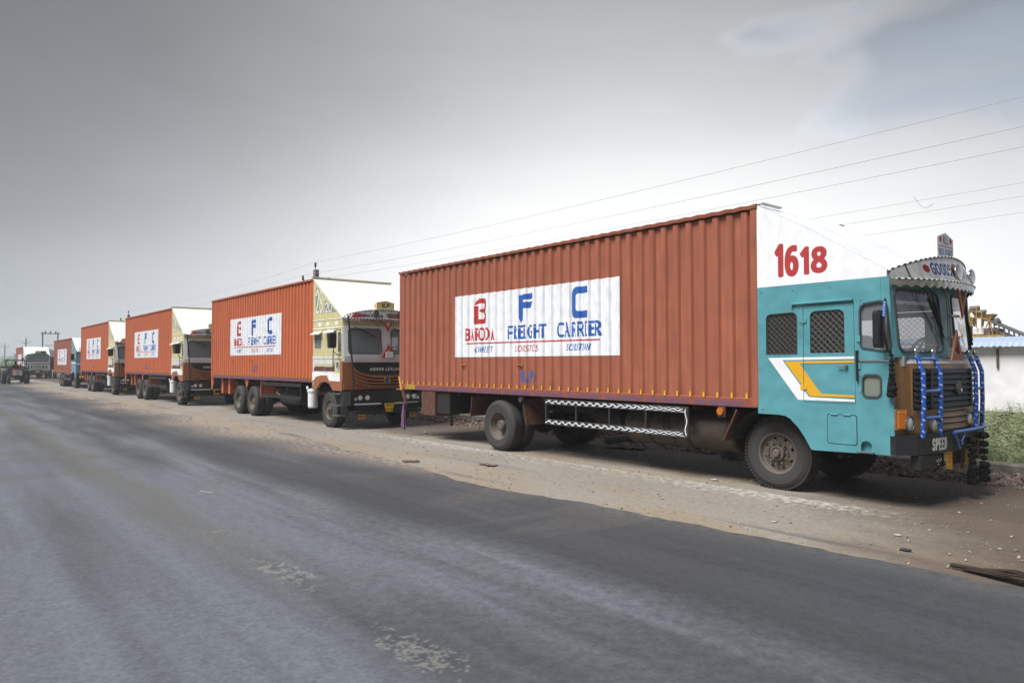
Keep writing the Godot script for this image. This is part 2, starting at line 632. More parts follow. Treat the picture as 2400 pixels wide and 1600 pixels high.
func type(im: Image, s: String, x0: float, top: float, x1: float, bottom: float, c: Color, bold := 0.8, slant := 0.0, face := "Droid Sans") -> void:
	# set in a type face, stretched to fill the box
	var fat := bold * (bottom - top) * 0.038
	x0 += fat
	x1 -= fat
	top += fat
	bottom -= fat
	var sf := SystemFont.new()
	sf.font_names = PackedStringArray([face])
	var fv := FontVariation.new()
	fv.base_font = sf
	fv.spacing_glyph = 5
	var tm := TextMesh.new()
	tm.font = fv
	tm.text = s
	tm.font_size = 64
	tm.depth = 0.0
	tm.pixel_size = 0.01
	var ar := tm.surface_get_arrays(0)
	var vs: PackedVector3Array = ar[Mesh.ARRAY_VERTEX]
	var ids: PackedInt32Array = ar[Mesh.ARRAY_INDEX]
	var lo := Vector3.INF
	var hi := -Vector3.INF
	for v in vs:
		lo = lo.min(v)
		hi = hi.max(v)
	var at := func(v: Vector3) -> Vector2:
		var fy := (v.y - lo.y) / (hi.y - lo.y)
		return Vector2(x0 + (v.x - lo.x) / (hi.x - lo.x) * (x1 - x0) + slant * fy * (bottom - top), bottom - fy * (bottom - top))
	for i in range(0, ids.size(), 3):
		var a: Vector2 = at.call(vs[ids[i]])
		var b: Vector2 = at.call(vs[ids[i + 1]])
		var d: Vector2 = at.call(vs[ids[i + 2]])
		if fat > 0.6:
			brush(im, a, b, fat, c)
			brush(im, b, d, fat, c)
			brush(im, d, a, fat, c)
		var y0 := int(floorf(minf(a.y, minf(b.y, d.y))))
		var y1 := int(ceilf(maxf(a.y, maxf(b.y, d.y))))
		for y in range(maxi(0, y0), mini(im.get_height(), y1 + 1)):
			var l := INF
			var r := -INF
			for e in [[a, b], [b, d], [d, a]]:
				var p: Vector2 = e[0]
				var q: Vector2 = e[1]
				if (p.y <= y + 0.5) != (q.y <= y + 0.5):
					var x := p.x + (y + 0.5 - p.y) / (q.y - p.y) * (q.x - p.x)
					l = minf(l, x)
					r = maxf(r, x)
			if l < r:
				im.fill_rect(Rect2i(roundi(l), y, maxi(1, roundi(r) - roundi(l)), 1), c)


func fill(im: Image, pts: Array, c: Color) -> void:
	var p := poly(pts)
	var box := Rect2(p[0], Vector2.ZERO)
	for q in p:
		box = box.expand(q)
	for y in range(maxi(0, int(box.position.y)), mini(im.get_height(), int(box.end.y) + 1)):
		var xs := []
		for i in p.size():
			var a := p[i]
			var b := p[(i + 1) % p.size()]
			if (a.y <= y + 0.5) != (b.y <= y + 0.5):
				xs.append(a.x + (y + 0.5 - a.y) / (b.y - a.y) * (b.x - a.x))
		xs.sort()
		for k in range(0, xs.size() - 1, 2):
			im.fill_rect(Rect2i(int(xs[k]), y, int(xs[k + 1]) - int(xs[k]), 1), c)


func disc(im: Image, c: Vector2, r: float, col: Color) -> void:
	brush(im, c, c + Vector2(0.01, 0), r, col)


func canvas(w: int, h: int, bg: Color) -> Image:
	var im := Image.create(w, h, false, Image.FORMAT_RGBA8)
	im.fill(bg)
	return im


func worn(im: Image, amount: float, sd := 1) -> void:
	# patchy fading and grime in the paint
	var n := FastNoiseLite.new()
	n.seed = sd
	n.frequency = 0.02
	n.fractal_octaves = 4
	var step := 1
	for y in range(0, im.get_height(), step):
		for x in range(0, im.get_width(), step):
			var c := im.get_pixel(x, y)
			if c.a < 0.5:
				continue
			var k := 1.0 - amount * clampf(0.5 + n.get_noise_2d(x, y * 0.5), 0.0, 1.0)
			im.set_pixel(x, y, Color(c.r * k, c.g * k, c.b * k, c.a))


# ------------------------------------------------------------------ the place
func pix(x: float, y: float, z: float) -> Vector3:
	# the point of the vertical plane at depth z that the photograph shows at pixel x, y
	var yaw := deg_to_rad(39.055)
	var p := deg_to_rad(1.752)
	var f0 := Vector3(-cos(yaw), 0, -sin(yaw))
	var r := Vector3(sin(yaw), 0, -cos(yaw))
	var d := f0 * cos(p) + Vector3.UP * sin(p) + r * (x - 1200.0) / 1700.0 - (Vector3.UP * cos(p) - f0 * sin(p)) * (y - 800.0) / 1700.0
	return Vector3(0, EYE, 0) + d * (z / d.z)


func sheet(x0: float, x1: float, z0: float, z1: float, y: float) -> G:
	var g := G.new()
	g.quad(Vector3(x0, y, z0), Vector3(x1, y, z0), Vector3(x1, y, z1), Vector3(x0, y, z1), Vector3.UP, Vector2(0, 0), Vector2(1, 0), Vector2(1, 1), Vector2(0, 1))
	return g


func road_edge(x: float) -> float:
	# where the blacktop gives way to dirt
	var e := -6.45
	e += 0.42 * exp(-pow((x + 8.2) / 1.9, 2.0)) + 0.12 * exp(-pow((x + 4.6) / 1.6, 2.0))
	# past the second truck the edge is lost under drifted dust
	e += smoothstep(-10.5, -14.0, x) * (0.22 * sin(x * 0.55) + 0.16 * sin(x * 1.37 + 1.0) + 0.10 * sin(x * 0.21))
	return e


func ground_maps(x0: float, x1: float, z0: float, z1: float, w: int, h: int, tar: bool) -> Array:
	# colour and roughness of the blacktop (tar) or of the dirt, as they lie there
	var im := Image.create(w, h, false, Image.FORMAT_RGB8)
	var ro := Image.create(w, h, false, Image.FORMAT_L8)
	var n := FastNoiseLite.new()
	n.seed = 31
	n.frequency = 0.55
	n.fractal_octaves = 5
	var f := FastNoiseLite.new()
	f.seed = 32
	f.frequency = 7.0
	f.fractal_octaves = 3
	var pit := FastNoiseLite.new()
	pit.seed = 33
	pit.frequency = 26.0
	pit.fractal_octaves = 2
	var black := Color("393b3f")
	var pale_tar := Color("5d6168")
	var dust := Color("93867a")
	var sand := Color("ad9e8a")
	var grey := Color("a29b92")
	var brown_ground := Color("67574a")
	var rust := Color("79594a")
	var lime := Color("cfcac0")
	for j in h:
		var z := lerpf(z0, z1, (j + 0.5) / h)
		for i in w:
			var x := lerpf(x0, x1, (i + 0.5) / w)
			var a := n.get_noise_2d(x * 0.5, z)
			var s := n.get_noise_2d(x * 0.16 + 50.0, z * 1.6 - 20.0)
			var b := f.get_noise_2d(x, z)
			var p := pit.get_noise_2d(x, z)
			var c: Color
			var r := 0.8
			var edge := road_edge(x)
			if tar:
				# lanes worn pale, edge fresh bitumen, plus sheen and vignette painted into the colour
				var wear_sheen := smoothstep(-5.2, -2.2, z + 0.5 * a + 1.3 * s + 0.3 * b)
				c = black.lerp(pale_tar, clampf(wear_sheen * (0.86 + 0.55 * s + 0.12 * a) + 0.14 * s, 0.0, 1.0))
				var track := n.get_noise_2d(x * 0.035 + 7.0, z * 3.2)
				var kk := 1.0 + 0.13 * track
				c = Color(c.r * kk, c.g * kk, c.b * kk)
				r = 0.66 - 0.10 * s + 0.08 * absf(b)
				# brown grit dragged along the centre of the road
				var mid := exp(-pow((z + 2.15 + 0.25 * a) / 0.26, 2.0)) * smoothstep(-4.0, -9.0, x) + 0.55 * exp(-pow((z - 0.1 + 0.3 * a) / 0.4, 2.0))
				c = c.lerp(Color("57534e"), clampf(mid * (0.62 + 0.6 * b), 0.0, 0.8))
				r += 0.2 * mid
				# cross bands where paving runs joined
				var run := smoothstep(0.30, 0.42, n.get_noise_2d(x * 0.9 + 300.0, z * 0.12))
				c = c.lerp(Color("54514e"), run * 0.35)
				# what is left of the painted centre line: chips of white
				var along := fposmod(x + 5.75 + 1.035, 2.07) - 1.035
				var dash := smoothstep(0.50, 0.22, absf(along)) * smoothstep(0.22, 0.08, absf(z + 2.3 + 0.06 * along + 0.04 * a))
				dash = maxf(dash, 0.55 * smoothstep(0.9, 0.5, absf(along)) * smoothstep(0.16, 0.05, absf(z + 2.3)))
				dash *= smoothstep(-9.0, -6.4, x)
				if dash * (0.55 + 0.9 * b + 0.75 * p) > 0.55:
					c = c.lerp(Color("7d7a73"), 0.55)
					r = 0.8
				# dirt carried over the edge
				var over := smoothstep(lerpf(0.8, 2.0, smoothstep(-9.0, -14.0, x)), -0.05, z - edge + 0.3 * a + 0.4 * b + 0.2 * s)
				over *= 0.22 + 0.78 * smoothstep(-8.5, -11.0, x)
				c = c.lerp(dust, clampf(over * (0.75 + 0.8 * b + 0.3 * a), 0.0, 0.92))
				r = lerpf(r, 0.9, over)
				var k := 1.0 + 0.16 * p + 0.08 * b
				c = Color(c.r * k, c.g * k, c.b * k)
			else:
				var band := z - edge  # negative: away from the road
				c = sand.lerp(grey, clampf(0.45 + a * 1.3 + 0.5 * s + smoothstep(-0.5, -1.6, band) * smoothstep(-2.8, -1.6, band) * 0.9, 0.0, 1.0))
				c = c.lerp(Color("55565a"), clampf(smoothstep(0.2, 0.5, s + 0.25 * a) * 0.5, 0.0, 1.0) * smoothstep(-2.4, -0.2, band))
				c = c.lerp(brown_ground, smoothstep(-8.9, -9.8, z + 0.4 * a))  # browner and darker from the old edge line back
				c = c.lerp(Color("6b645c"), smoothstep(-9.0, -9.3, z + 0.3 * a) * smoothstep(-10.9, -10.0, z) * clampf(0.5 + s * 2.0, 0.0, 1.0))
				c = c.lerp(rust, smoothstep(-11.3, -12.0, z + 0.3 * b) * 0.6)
				c = c.lerp(brown_ground, smoothstep(-4.6, -2.6, x + 1.5 * a - (z + 8.0) * 0.6) * 0.85)  # darker brown towards and past the teal truck's front
				c = c.lerp(Color("5c5a2f"), smoothstep(-12.9, -13.5, z + 0.3 * a) * 0.5)
				# the old edge line, lime white and scuffed
				var lc := -8.58 + 0.05 * a + 0.14 * smoothstep(-6.0, -4.0, x) * 0.0
				var half := 0.10 + 0.03 * s
				var on := smoothstep(half, half - 0.05, absf(z - lc)) * smoothstep(-17.5, -15.5, x) * smoothstep(-2.6, -4.4, x)
				on = maxf(on, 0.75 * smoothstep(0.34, 0.05, absf(z - lc - 0.16)) * smoothstep(-0.05, 0.35, s + 0.6 * b))* smoothstep(-18.0, -15.0, x) * smoothstep(-2.9, -4.6, x)
				if x < -18.0:
					on = 0.0
				c = c.lerp(lime, clampf(on * (0.58 + 1.1 * b + 0.5 * a + 0.4 * p), 0.0, 0.85))
				var k := 1.0 + 0.12 * p + 0.07 * b + 0.08 * a
				c = Color(c.r * k, c.g * k, c.b * k)
				r = 0.95
			im.set_pixel(i, j, c)
			ro.set_pixel(i, j, Color(r, r, r))
	return [im, ro]


func ground_material(key: String, maps: Array, tar: bool) -> StandardMaterial3D:
	var m := StandardMaterial3D.new()
	m.resource_name = key
	m.albedo_texture = ImageTexture.create_from_image(maps[0])
	m.roughness = 1.0
	m.roughness_texture = ImageTexture.create_from_image(maps[1])
	m.texture_repeat = false
	m.detail_enabled = true
	m.detail_blend_mode = BaseMaterial3D.BLEND_MODE_MUL
	m.detail_uv_layer = BaseMaterial3D.DETAIL_UV_2
	m.detail_albedo = speckle_tar if tar else speckle_dirt
	m.uv2_triplanar = true
	m.uv2_world_triplanar = true
	m.uv2_scale = Vector3.ONE * (0.22 if tar else 0.26)
	return m


var speckle_tar: Texture2D
var speckle_dirt: Texture2D


func aggregate(sd: int, lo: float, hi: float) -> ImageTexture:
	# stone chips of every tone bound close together
	var n := 512
	var r := RandomNumberGenerator.new()
	r.seed = sd
	var a := PackedFloat32Array()
	a.resize(n * n)
	for i in n * n:
		a[i] = r.randf()
	var im := Image.create(n, n, false, Image.FORMAT_RGB8)
	for y in n:
		for x in n:
			var s := 0.0
			for q in [[0, 0, 0.34], [1, 0, 0.16], [0, 1, 0.16], [1, 1, 0.14], [-1, 0, 0.1], [0, -1, 0.1]]:
				s += q[2] * a[((y + q[1] + n) % n) * n + (x + q[0] + n) % n]
			var v := lerpf(lo, hi, clampf((s - 0.5) * 2.1 + 0.5, 0.0, 1.0))
			im.set_pixel(x, y, Color(v, v, v))
	return ImageTexture.create_from_image(im)


func setting() -> void:
	speckle_tar = aggregate(41, 0.34, 1.0)
	speckle_dirt = aggregate(42, 0.72, 1.0)
	var x0 := -26.0
	var x1 := 6.0
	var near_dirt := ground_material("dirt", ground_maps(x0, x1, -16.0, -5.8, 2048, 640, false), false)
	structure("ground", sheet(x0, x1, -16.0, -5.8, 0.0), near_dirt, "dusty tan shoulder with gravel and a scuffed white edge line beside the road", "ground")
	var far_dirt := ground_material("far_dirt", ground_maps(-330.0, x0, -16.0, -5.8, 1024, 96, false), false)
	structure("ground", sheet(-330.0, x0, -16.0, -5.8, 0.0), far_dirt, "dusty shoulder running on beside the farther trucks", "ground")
	var field := mat("field", "6f6a50", 0.95, blotch, 0.05)
	structure("ground", sheet(-1500.0, 600.0, -1500.0, -15.99, -0.004), field, "scrubby flat land beyond the kerb behind the trucks", "ground")
	structure("ground", sheet(-1500.0, 600.0, 3.9, 900.0, -0.004), field, "scrubby flat land on the far side of the road", "ground")
	structure("ground", sheet(-1500.0, -330.0, -15.99, 3.9, -0.004), field, "flat land where the road runs out of sight", "ground")
	structure("ground", sheet(6.0, 600.0, -15.99, 3.9, -0.004), field, "flat land past the front of the teal truck", "ground")
	# blacktop with a ragged edge
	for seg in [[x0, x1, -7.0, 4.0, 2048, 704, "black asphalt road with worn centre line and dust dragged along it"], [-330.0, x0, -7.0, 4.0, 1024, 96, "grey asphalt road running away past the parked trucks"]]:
		var g := G.new()
		var n := FastNoiseLite.new()
		n.seed = 50
		n.frequency = 0.9
		var steps := 320 if seg[0] == x0 else 200
		var up := Vector3(0, 0.012, 0)
		var uvof := func(p: Vector3) -> Vector2: return Vector2((p.x - seg[0]) / (seg[1] - seg[0]), (p.z - seg[2]) / (seg[3] - seg[2]))
		for i in steps:
			var a: float = lerpf(seg[0], seg[1], float(i) / steps)
			var b: float = lerpf(seg[0], seg[1], float(i + 1) / steps)
			var ea := road_edge(a) + 0.07 * n.get_noise_1d(a * 2.0) + 0.05 * n.get_noise_1d(a * 9.0)
			var eb := road_edge(b) + 0.07 * n.get_noise_1d(b * 2.0) + 0.05 * n.get_noise_1d(b * 9.0)
			var p := [Vector3(a, 0, ea) + up, Vector3(b, 0, eb) + up, Vector3(b, 0, 4.0) + up, Vector3(a, 0, 4.0) + up]
			g.quad(p[0], p[1], p[2], p[3], Vector3.UP, uvof.call(p[0]), uvof.call(p[1]), uvof.call(p[2]), uvof.call(p[3]))
			g.quad(p[0], p[1], Vector3(b, -0.01, eb - 0.03), Vector3(a, -0.01, ea - 0.03), Vector3(0, 1, -1), uvof.call(p[0]), uvof.call(p[1]), uvof.call(p[1]), uvof.call(p[0]))
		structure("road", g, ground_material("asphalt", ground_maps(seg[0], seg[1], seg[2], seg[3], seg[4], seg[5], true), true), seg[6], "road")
	# kerb of the drain behind the trucks
	var kerb := thing("kerb", "low broken concrete kerb between the dirt shoulder and the weeds", "kerb", Vector3(0, 0, -12.75))
	kerb.set_meta("kind", "structure")
	var block := []
	for k in 3:
		var g := G.new()
		g.box(Vector3(0, 0.06, 0), Vector3(1.16 - 0.02 * k, 0.26, 0.22), 0.03)
		block.append(g.mesh())
	var x := -30.0
	while x < 5.0:
		var o := put(kerb, "kerb_stone", block[rng.randi() % 3], M.kerb_concrete)
		o.position = Vector3(x, rng.randf_range(-0.05, 0.02), rng.randf_range(-0.03, 0.03))
		o.rotation = Vector3(rng.randf_range(-0.05, 0.05), rng.randf_range(-0.03, 0.03), rng.randf_range(-0.02, 0.02))
		x += 1.19
	stones()
	weeds()


func chip(sd: int) -> ArrayMesh:
	var g := G.new()
	g.ball(Vector3.ZERO, 0.5, 7, Vector3(1.0, 0.55, 0.8), 0.28, sd)
	return g.mesh()


func scatter(called: String, label: String, cat: String, mesh: Mesh, m: Material, xf: Array, cols := []) -> void:
	var mm := MultiMesh.new()
	mm.transform_format = MultiMesh.TRANSFORM_3D
	mm.use_colors = cols.size() > 0
	mm.mesh = mesh
	mm.instance_count = xf.size()
	for i in xf.size():
		mm.set_instance_transform(i, xf[i])
		if cols.size():
			mm.set_instance_color(i, cols[i])
	var o := MultiMeshInstance3D.new()
	o.name = numbered(called)
	o.multimesh = mm
	o.material_override = m
	add_child(o)
	tag(o, label, cat, "", "stuff")


func stones() -> void:
	var tint := mat("chips", "ffffff", 0.95, grain, 2.0)
	tint.vertex_color_use_as_albedo = true
	tint.uv1_triplanar = true
	var xf := []
	var cols := []
	var n := FastNoiseLite.new()
	n.seed = 61
	n.frequency = 0.5
	while xf.size() < 9000:
		var x := rng.randf_range(-24.0, 3.0)
		var z := rng.randf_range(-12.6, -5.9)
		if z > road_edge(x) + 0.25 or (z > road_edge(x) - 0.05 and rng.randf() < 0.8):
			continue
		var dens := 0.35 + 0.7 * n.get_noise_2d(x, z * 2.0) + 0.5 * smoothstep(-9.2, -10.5, z)
		if z > -9.0 and x > -6.5:
			dens += 0.25
		if rng.randf() > dens:
			continue
		var s := 0.007 + 0.032 * pow(rng.randf(), 5.0)
		xf.append(Transform3D(Basis.from_euler(Vector3(rng.randf() * 0.6, rng.randf() * TAU, rng.randf() * 0.6)).scaled(Vector3(s, s, s)), Vector3(x, s * 0.2, z)))
		var k := rng.randf_range(0.55, 1.35)
		cols.append(Color(0.40 * k, 0.35 * k, 0.29 * k))
	scatter("gravel", "loose gravel and grit strewn over the dirt shoulder", "gravel", chip(1), tint, xf, cols)
	xf = []
	cols = []
	while xf.size() < 3600:
		var x := rng.randf_range(-9.0, 4.0) if rng.randf() < 0.8 else rng.randf_range(-26.0, -9.0)
		var z := -12.6 + 1.1 * pow(rng.randf(), 1.7)
		var s := rng.randf_range(0.03, 0.11)
		xf.append(Transform3D(Basis.from_euler(Vector3(rng.randf(), rng.randf() * TAU, rng.randf())).scaled(Vector3(s, s, s)), Vector3(x, s * 0.15 + 0.06 * maxf(0.0, (-12.1 - z) / 0.5) * rng.randf(), z)))
		var k := rng.randf_range(0.5, 1.3)
		cols.append(Color(0.27 * k, 0.175 * k, 0.14 * k).lerp(Color(0.3 * k, 0.27 * k, 0.24 * k), rng.randf() * 0.7))
	scatter("brick_rubble", "broken brick rubble heaped along the concrete kerb", "rubble", chip(4), tint, xf, cols)


func tuft(sd: int, leaves: int, wide: float) -> ArrayMesh:
	# a weed one unit tall: thin stalks set with small folded leaves
	var g := G.new()
	var r := RandomNumberGenerator.new()
	r.seed = sd
	for k in leaves:
		var hgt := pow(r.randf(), 0.8)
		var a := r.randf() * TAU
		var rad := wide * (0.25 + 0.75 * r.randf()) * (1.0 - 0.55 * hgt * hgt)
		var c := Vector3(cos(a) * rad, hgt, sin(a) * rad)
		var d := Vector3(cos(a + r.randf_range(-0.8, 0.8)), r.randf_range(-0.4, 0.7), sin(a + r.randf_range(-0.8, 0.8))).normalized()
		var side := d.cross(Vector3.UP.rotated(d, r.randf_range(-0.9, 0.9))).normalized()
		var l := r.randf_range(0.03, 0.10)
		var w := l * r.randf_range(0.12, 0.28)
		var nn := side.cross(d)
		if nn.y < 0:
			nn = -nn
		g.tri(c, c + d * l * 0.5 + side * w, c + d * l, nn)
		g.tri(c, c + d * l, c + d * l * 0.5 - side * w - nn * w * 0.5, nn)
	for k in 34:
		var a := r.randf() * TAU
		var top := Vector3(cos(a) * wide * 0.6, r.randf_range(0.6, 1.25), sin(a) * wide * 0.6)
		var mid := top * 0.5 + Vector3(cos(a), 0, sin(a)) * wide * -0.1
		g.tri(Vector3(0.006, 0, 0), Vector3(-0.006, 0, 0), mid, Vector3(0, 0, 1))
		g.tri(mid + Vector3(0.005, 0, 0), mid - Vector3(0.005, 0, 0), top, Vector3(0, 0, 1))
	return g.mesh()


func weeds() -> void:
	var lm := mat("weed_leaf", "ffffff", 0.7)
	lm.vertex_color_use_as_albedo = true
	lm.backlight_enabled = true
	lm.backlight = Color(0.3, 0.3, 0.3)
	var lump := FastNoiseLite.new()
	lump.seed = 77
	lump.frequency = 0.55
	for v in 3:
		var xf := []
		var cols := []
		for k in 900:
			var x := rng.randf_range(-28.0, 4.0)
			var z := -13.0 - 8.0 * pow(rng.randf(), 1.3)
			if k % 2 == 0:
				x = rng.randf_range(-9.0, 3.0)
			var s := rng.randf_range(0.35, 0.8) * (0.55 + 0.45 * smoothstep(-13.0, -15.5, z))
			s *= lerpf(0.75, 1.25, smoothstep(-7.0, -2.5, x - (z + 13.0) * -0.15)) * (1.0 + 0.9 * lump.get_noise_2d(x, z))
			xf.append(Transform3D(Basis.from_euler(Vector3(0, rng.randf() * TAU, 0)).scaled(Vector3(s * 1.1, s, s * 1.1)), Vector3(x, 0, z)))
			var q := rng.randf_range(0.7, 1.25)
			cols.append((Color(0.15, 0.20, 0.085) * q).lerp(Color(0.33, 0.35, 0.20) * q, rng.randf()))
		scatter("weeds", ["tangle of green weeds growing behind the concrete kerb", "pale grassy weeds growing through the green tangle", "leafy undergrowth at the foot of the whitewashed shed"][v], "weeds", tuft(70 + v, 150, 0.34 + 0.06 * v), lm, xf, cols)


# ------------------------------------------------------------------ poles and wires
func catenary(a: Vector3, b: Vector3, sag: float, k := 18) -> Array:
	var p := []
	for i in k + 1:
		var t := float(i) / k
		p.append(a.lerp(b, t) - Vector3(0, sag * 4.0 * t * (1.0 - t), 0))
	return p


func line_pole(x: float, z: float, top: float, label: String) -> Node3D:
	var o := thing("utility_pole", label, "utility pole", Vector3(x, 0, z), "power line poles behind the trucks")
	var g := G.new()
	g.box(Vector3(0, (top - 0.35) / 2, 0), Vector3(0.34, top - 0.35, 0.26), 0.02)
	put(o, "post", g, M.pole_concrete)
	g = G.new()
	g.cyl(Vector3(-0.1, top - 0.6, 0), Vector3(-0.1, top - 0.12, 0), 0.025)
	put(o, "pin", g, M.pole_steel)
	for s in [-1.0, 1.0]:
		g = G.new()
		g.tube([Vector3(0, top - 1.35, 0), Vector3(0, top - 1.28, s * 0.35), Vector3(0, top - 1.05, s * 0.85)], 0.05, 6)
		put(o, "bracket", g, M.pole_steel)
		g = G.new()
		g.lathe([Vector2(0, 0), Vector2(0.05, 0), Vector2(0.09, 0.08), Vector2(0.05, 0.12), Vector2(0.08, 0.2), Vector2(0.04, 0.28), Vector2(0, 0.3)], Vector3(0, top - 1.05, s * 0.85), Vector3.UP, 10)
		put(o, "insulator", g, M.porcelain)
	g = G.new()
	g.lathe([Vector2(0, 0), Vector2(0.05, 0), Vector2(0.09, 0.08), Vector2(0.05, 0.12), Vector2(0.08, 0.2), Vector2(0.04, 0.28), Vector2(0, 0.3)], Vector3(-0.1, top - 0.15, 0), Vector3.UP, 10)
	put(o, "insulator", g, M.porcelain)
	return o


func power_line() -> void:
	var z := -18.9
	var xs := [16.0, -42.7, -96.0, -165.0, -208.0, -266.0]
	var said := ["", "concrete power pole with three insulators rising behind the second truck", "concrete power pole rising behind the third truck's container", "", "slender power pole with forked arms behind the green and white truck", "slender power pole with forked arms farthest along the road"]
	var top := 7.9
	for i in [1, 2, 4, 5]:
		line_pole(xs[i], z, top, said[i])
	line_pole(xs[0], z, top, "concrete power pole past the front of the teal truck").get_child(0).name = "post"
	# two-legged transformer frame
	var h := thing("transformer_frame", "two-legged steel transformer frame with three insulators on its crossbar", "pole frame", Vector3(xs[3], 0, z))
	for s in [-1.25, 1.25]:
		var g := G.new()
		g.box(Vector3(0, 3.9, s), Vector3(0.26, 7.8, 0.2), 0.02)
		put(h, "leg", g, M.pole_steel)
	var g := G.new()
	g.box(Vector3(0.16, 7.5, 0), Vector3(0.1, 0.16, 3.2), 0.01)
	put(h, "crossbar", g, M.pole_steel)
	g = G.new()
	g.box(Vector3(0.16, 5.2, -0.9), Vector3(0.08, 0.1, 3.6), 0.01)
	put(h, "crossbar", g, M.pole_steel)
	for s in [-0.85, 0.0, 0.85]:
		g = G.new()
		g.lathe([Vector2(0, 0), Vector2(0.1, 0), Vector2(0.16, 0.1), Vector2(0.08, 0.2), Vector2(0.14, 0.3), Vector2(0, 0.45)], Vector3(0.16, 7.58, s), Vector3.UP, 8)
		put(h, "insulator", g, M.porcelain)
	var ends := [[Vector3(-0.1, top + 0.15, 0), "top"], [Vector3(0, top - 0.75, -0.85), "far"], [Vector3(0, top - 0.75, 0.85), "near"]]
	for e in ends:
		for k in xs.size() - 1:
			g = G.new()
			g.tube(catenary(Vector3(xs[k], 0, z) + e[0], Vector3(xs[k + 1], 0, z) + e[0], 0.45), 0.006, 5)
			var o := put(self, numbered("overhead_wire"), g, M.line_wire)
			var where: String = ["above the teal truck", "behind the second and third trucks", "beyond the fourth truck", "past the transformer frame", "to the last pole"][k]
			tag(o, "%s overhead power wire strung %s" % [{"top": "topmost", "far": "outer", "near": "roadside"}[e[1]], where], "wire", "overhead wires")
	# a second, farther line over the shed
	for e in [[412.0, 0], [437.0, 1], [470.0, 2]]:
		var a := pix(2400.0, e[0], -30.0)
		var yy := a.y
		g = G.new()
		g.tube(catenary(Vector3(14.0, yy + 0.25, -30.0 - 0.5 * e[1]), Vector3(-40.0, yy - 0.1, -30.0 - 0.5 * e[1]), 0.35), 0.007, 5)
		tag(put(self, numbered("service_wire"), g, M.line_wire), ["upper thin wire strung over the white shed", "middle thin wire strung over the white shed with a loose loop", "lowest thin wire strung over the white shed"][e[1]], "wire", "wires over the shed")
	var lp := []
	var p0 := pix(2143.0, 461.0, -30.2)
	var p1 := pix(2188.0, 477.0, -30.2)
	for i in 13:
		var t := i / 12.0
		lp.append(p0.lerp(p1, t) - Vector3(0, sin(t * PI) * 0.28, 0))
	g = G.new()
	g.tube(lp, 0.01, 5)
	tag(put(self, "jumper_wire", g, M.line_wire), "short slack jumper loop hanging between the two thin wires", "wire")


# ------------------------------------------------------------------ shed, machine, far things
func background() -> void:
	var z := -30.0
	var eave := pix(2340.0, 812.0, z).y
	var crown := pix(2340.0, 800.0, z).y
	var shed := thing("shed", "long whitewashed shed with blue corrugated eaves behind the weeds", "building", Vector3(0, 0, z))
	var g := G.new()
	g.box(Vector3(-2.0, eave / 2 - 0.1, -3.0), Vector3(46.0, eave + 0.2, 6.0))
	put(shed, "wall", g, M.whitewash)
	g = G.new()
	var x := -25.4
	while x < 21.2:
		# corrugated sheet: hangs over the wall and climbs to the ridge
		for k in 4:
			var a0 := x + 0.19 * k / 4.0
			var a1 := x + 0.19 * (k + 1) / 4.0
			var w0 := 0.028 * cos(TAU * k / 4.0)
			var w1 := 0.028 * cos(TAU * (k + 1) / 4.0)
			g.quad(Vector3(a0, eave + w0 * 0.9, 0.32 + w0), Vector3(a1, eave + w1 * 0.9, 0.32 + w1), Vector3(a1, crown + w1, 0.16 + w1), Vector3(a0, crown + w0, 0.16 + w0), Vector3(0, 0.3, 1))
			g.quad(Vector3(a0, crown + w0, 0.16 + w0), Vector3(a1, crown + w1, 0.16 + w1), Vector3(a1, crown + 0.35 + w1, -6.3), Vector3(a0, crown + 0.35 + w0, -6.3), Vector3.UP)
		x += 0.19
	put(shed, "roof", g, M.roof_blue)
	for k in [0.0, 2.7, -3.3, 6.0]:
		g = G.new()
		var q := pix(2340.0, 815.0, z)
		g.box(Vector3(q.x + k, eave - 0.42, 0.05), Vector3(0.07, 0.7, 0.06), 0.005)
		put(shed, "downpipe", g, M.bark)
	g = G.new()
	g.tube(catenary(Vector3(-6.0, 1.55, 0.35), Vector3(16.0, 2.5, 0.35), 0.2), 0.012, 5)
	tag(put(self, "clothes_line", g, M.paper), "pale cord slung along the whitewashed shed wall", "cord").position = Vector3(0, 0, z)
	machine()
	# rising land and low roofs at the horizon
	g = G.new()
	var n := FastNoiseLite.new()
	n.seed = 81
	n.frequency = 0.012
	var last := []
	for i in 61:
		var zz := lerpf(-420.0, 160.0, i / 60.0)
		var hh := 7.5 + 5.0 * n.get_noise_1d(zz) + 2.0 * n.get_noise_1d(zz * 4.0)
		var row := [Vector3(-880.0, -0.5, zz), Vector3(-905.0, hh, zz), Vector3(-1000.0, -0.5, zz)]
		if i:
			for k in 2:
				g.quad(last[k], row[k], row[k + 1], last[k + 1], Vector3(1 - k * 2, 1, 0))
		last = row
	structure("hills", g, M.far_hill, "low hazy ridge of land at the end of the road", "hills")
	var b := thing("warehouse", "long low grey warehouse roof near the end of the road", "building", Vector3(-330.0, 0, -34.0))
	g = G.new()
	g.box(Vector3(0, 2.6, 0), Vector3(40, 5.2, 12), 0.05)
	put(b, "wall", g, M.far_wall)
	g = G.new()
	g.plate(poly([-6.6, 5.2, 6.6, 5.2, 0, 7.4]), [], func(u, v, w): return Vector3(20.6 - w, v, u), 41.2)
	put(b, "roof", g, M.far_wall)
	shrub(Vector3(-91.5, 0, -13.2), 2.4, 5, "bushy pale green shrub beside the green and white truck")
	shrub(Vector3(-88.0, 0, -14.4), 1.9, 6, "low rounded shrub behind the light blue truck")
	shrub(Vector3(-112.0, 0, -8.6), 3.0, 7, "dark leafy shrub behind the tractor")
	shrub(Vector3(-84.5, 0, -15.0), 2.0, 8, "small round shrub at the weedy verge by the light blue truck")


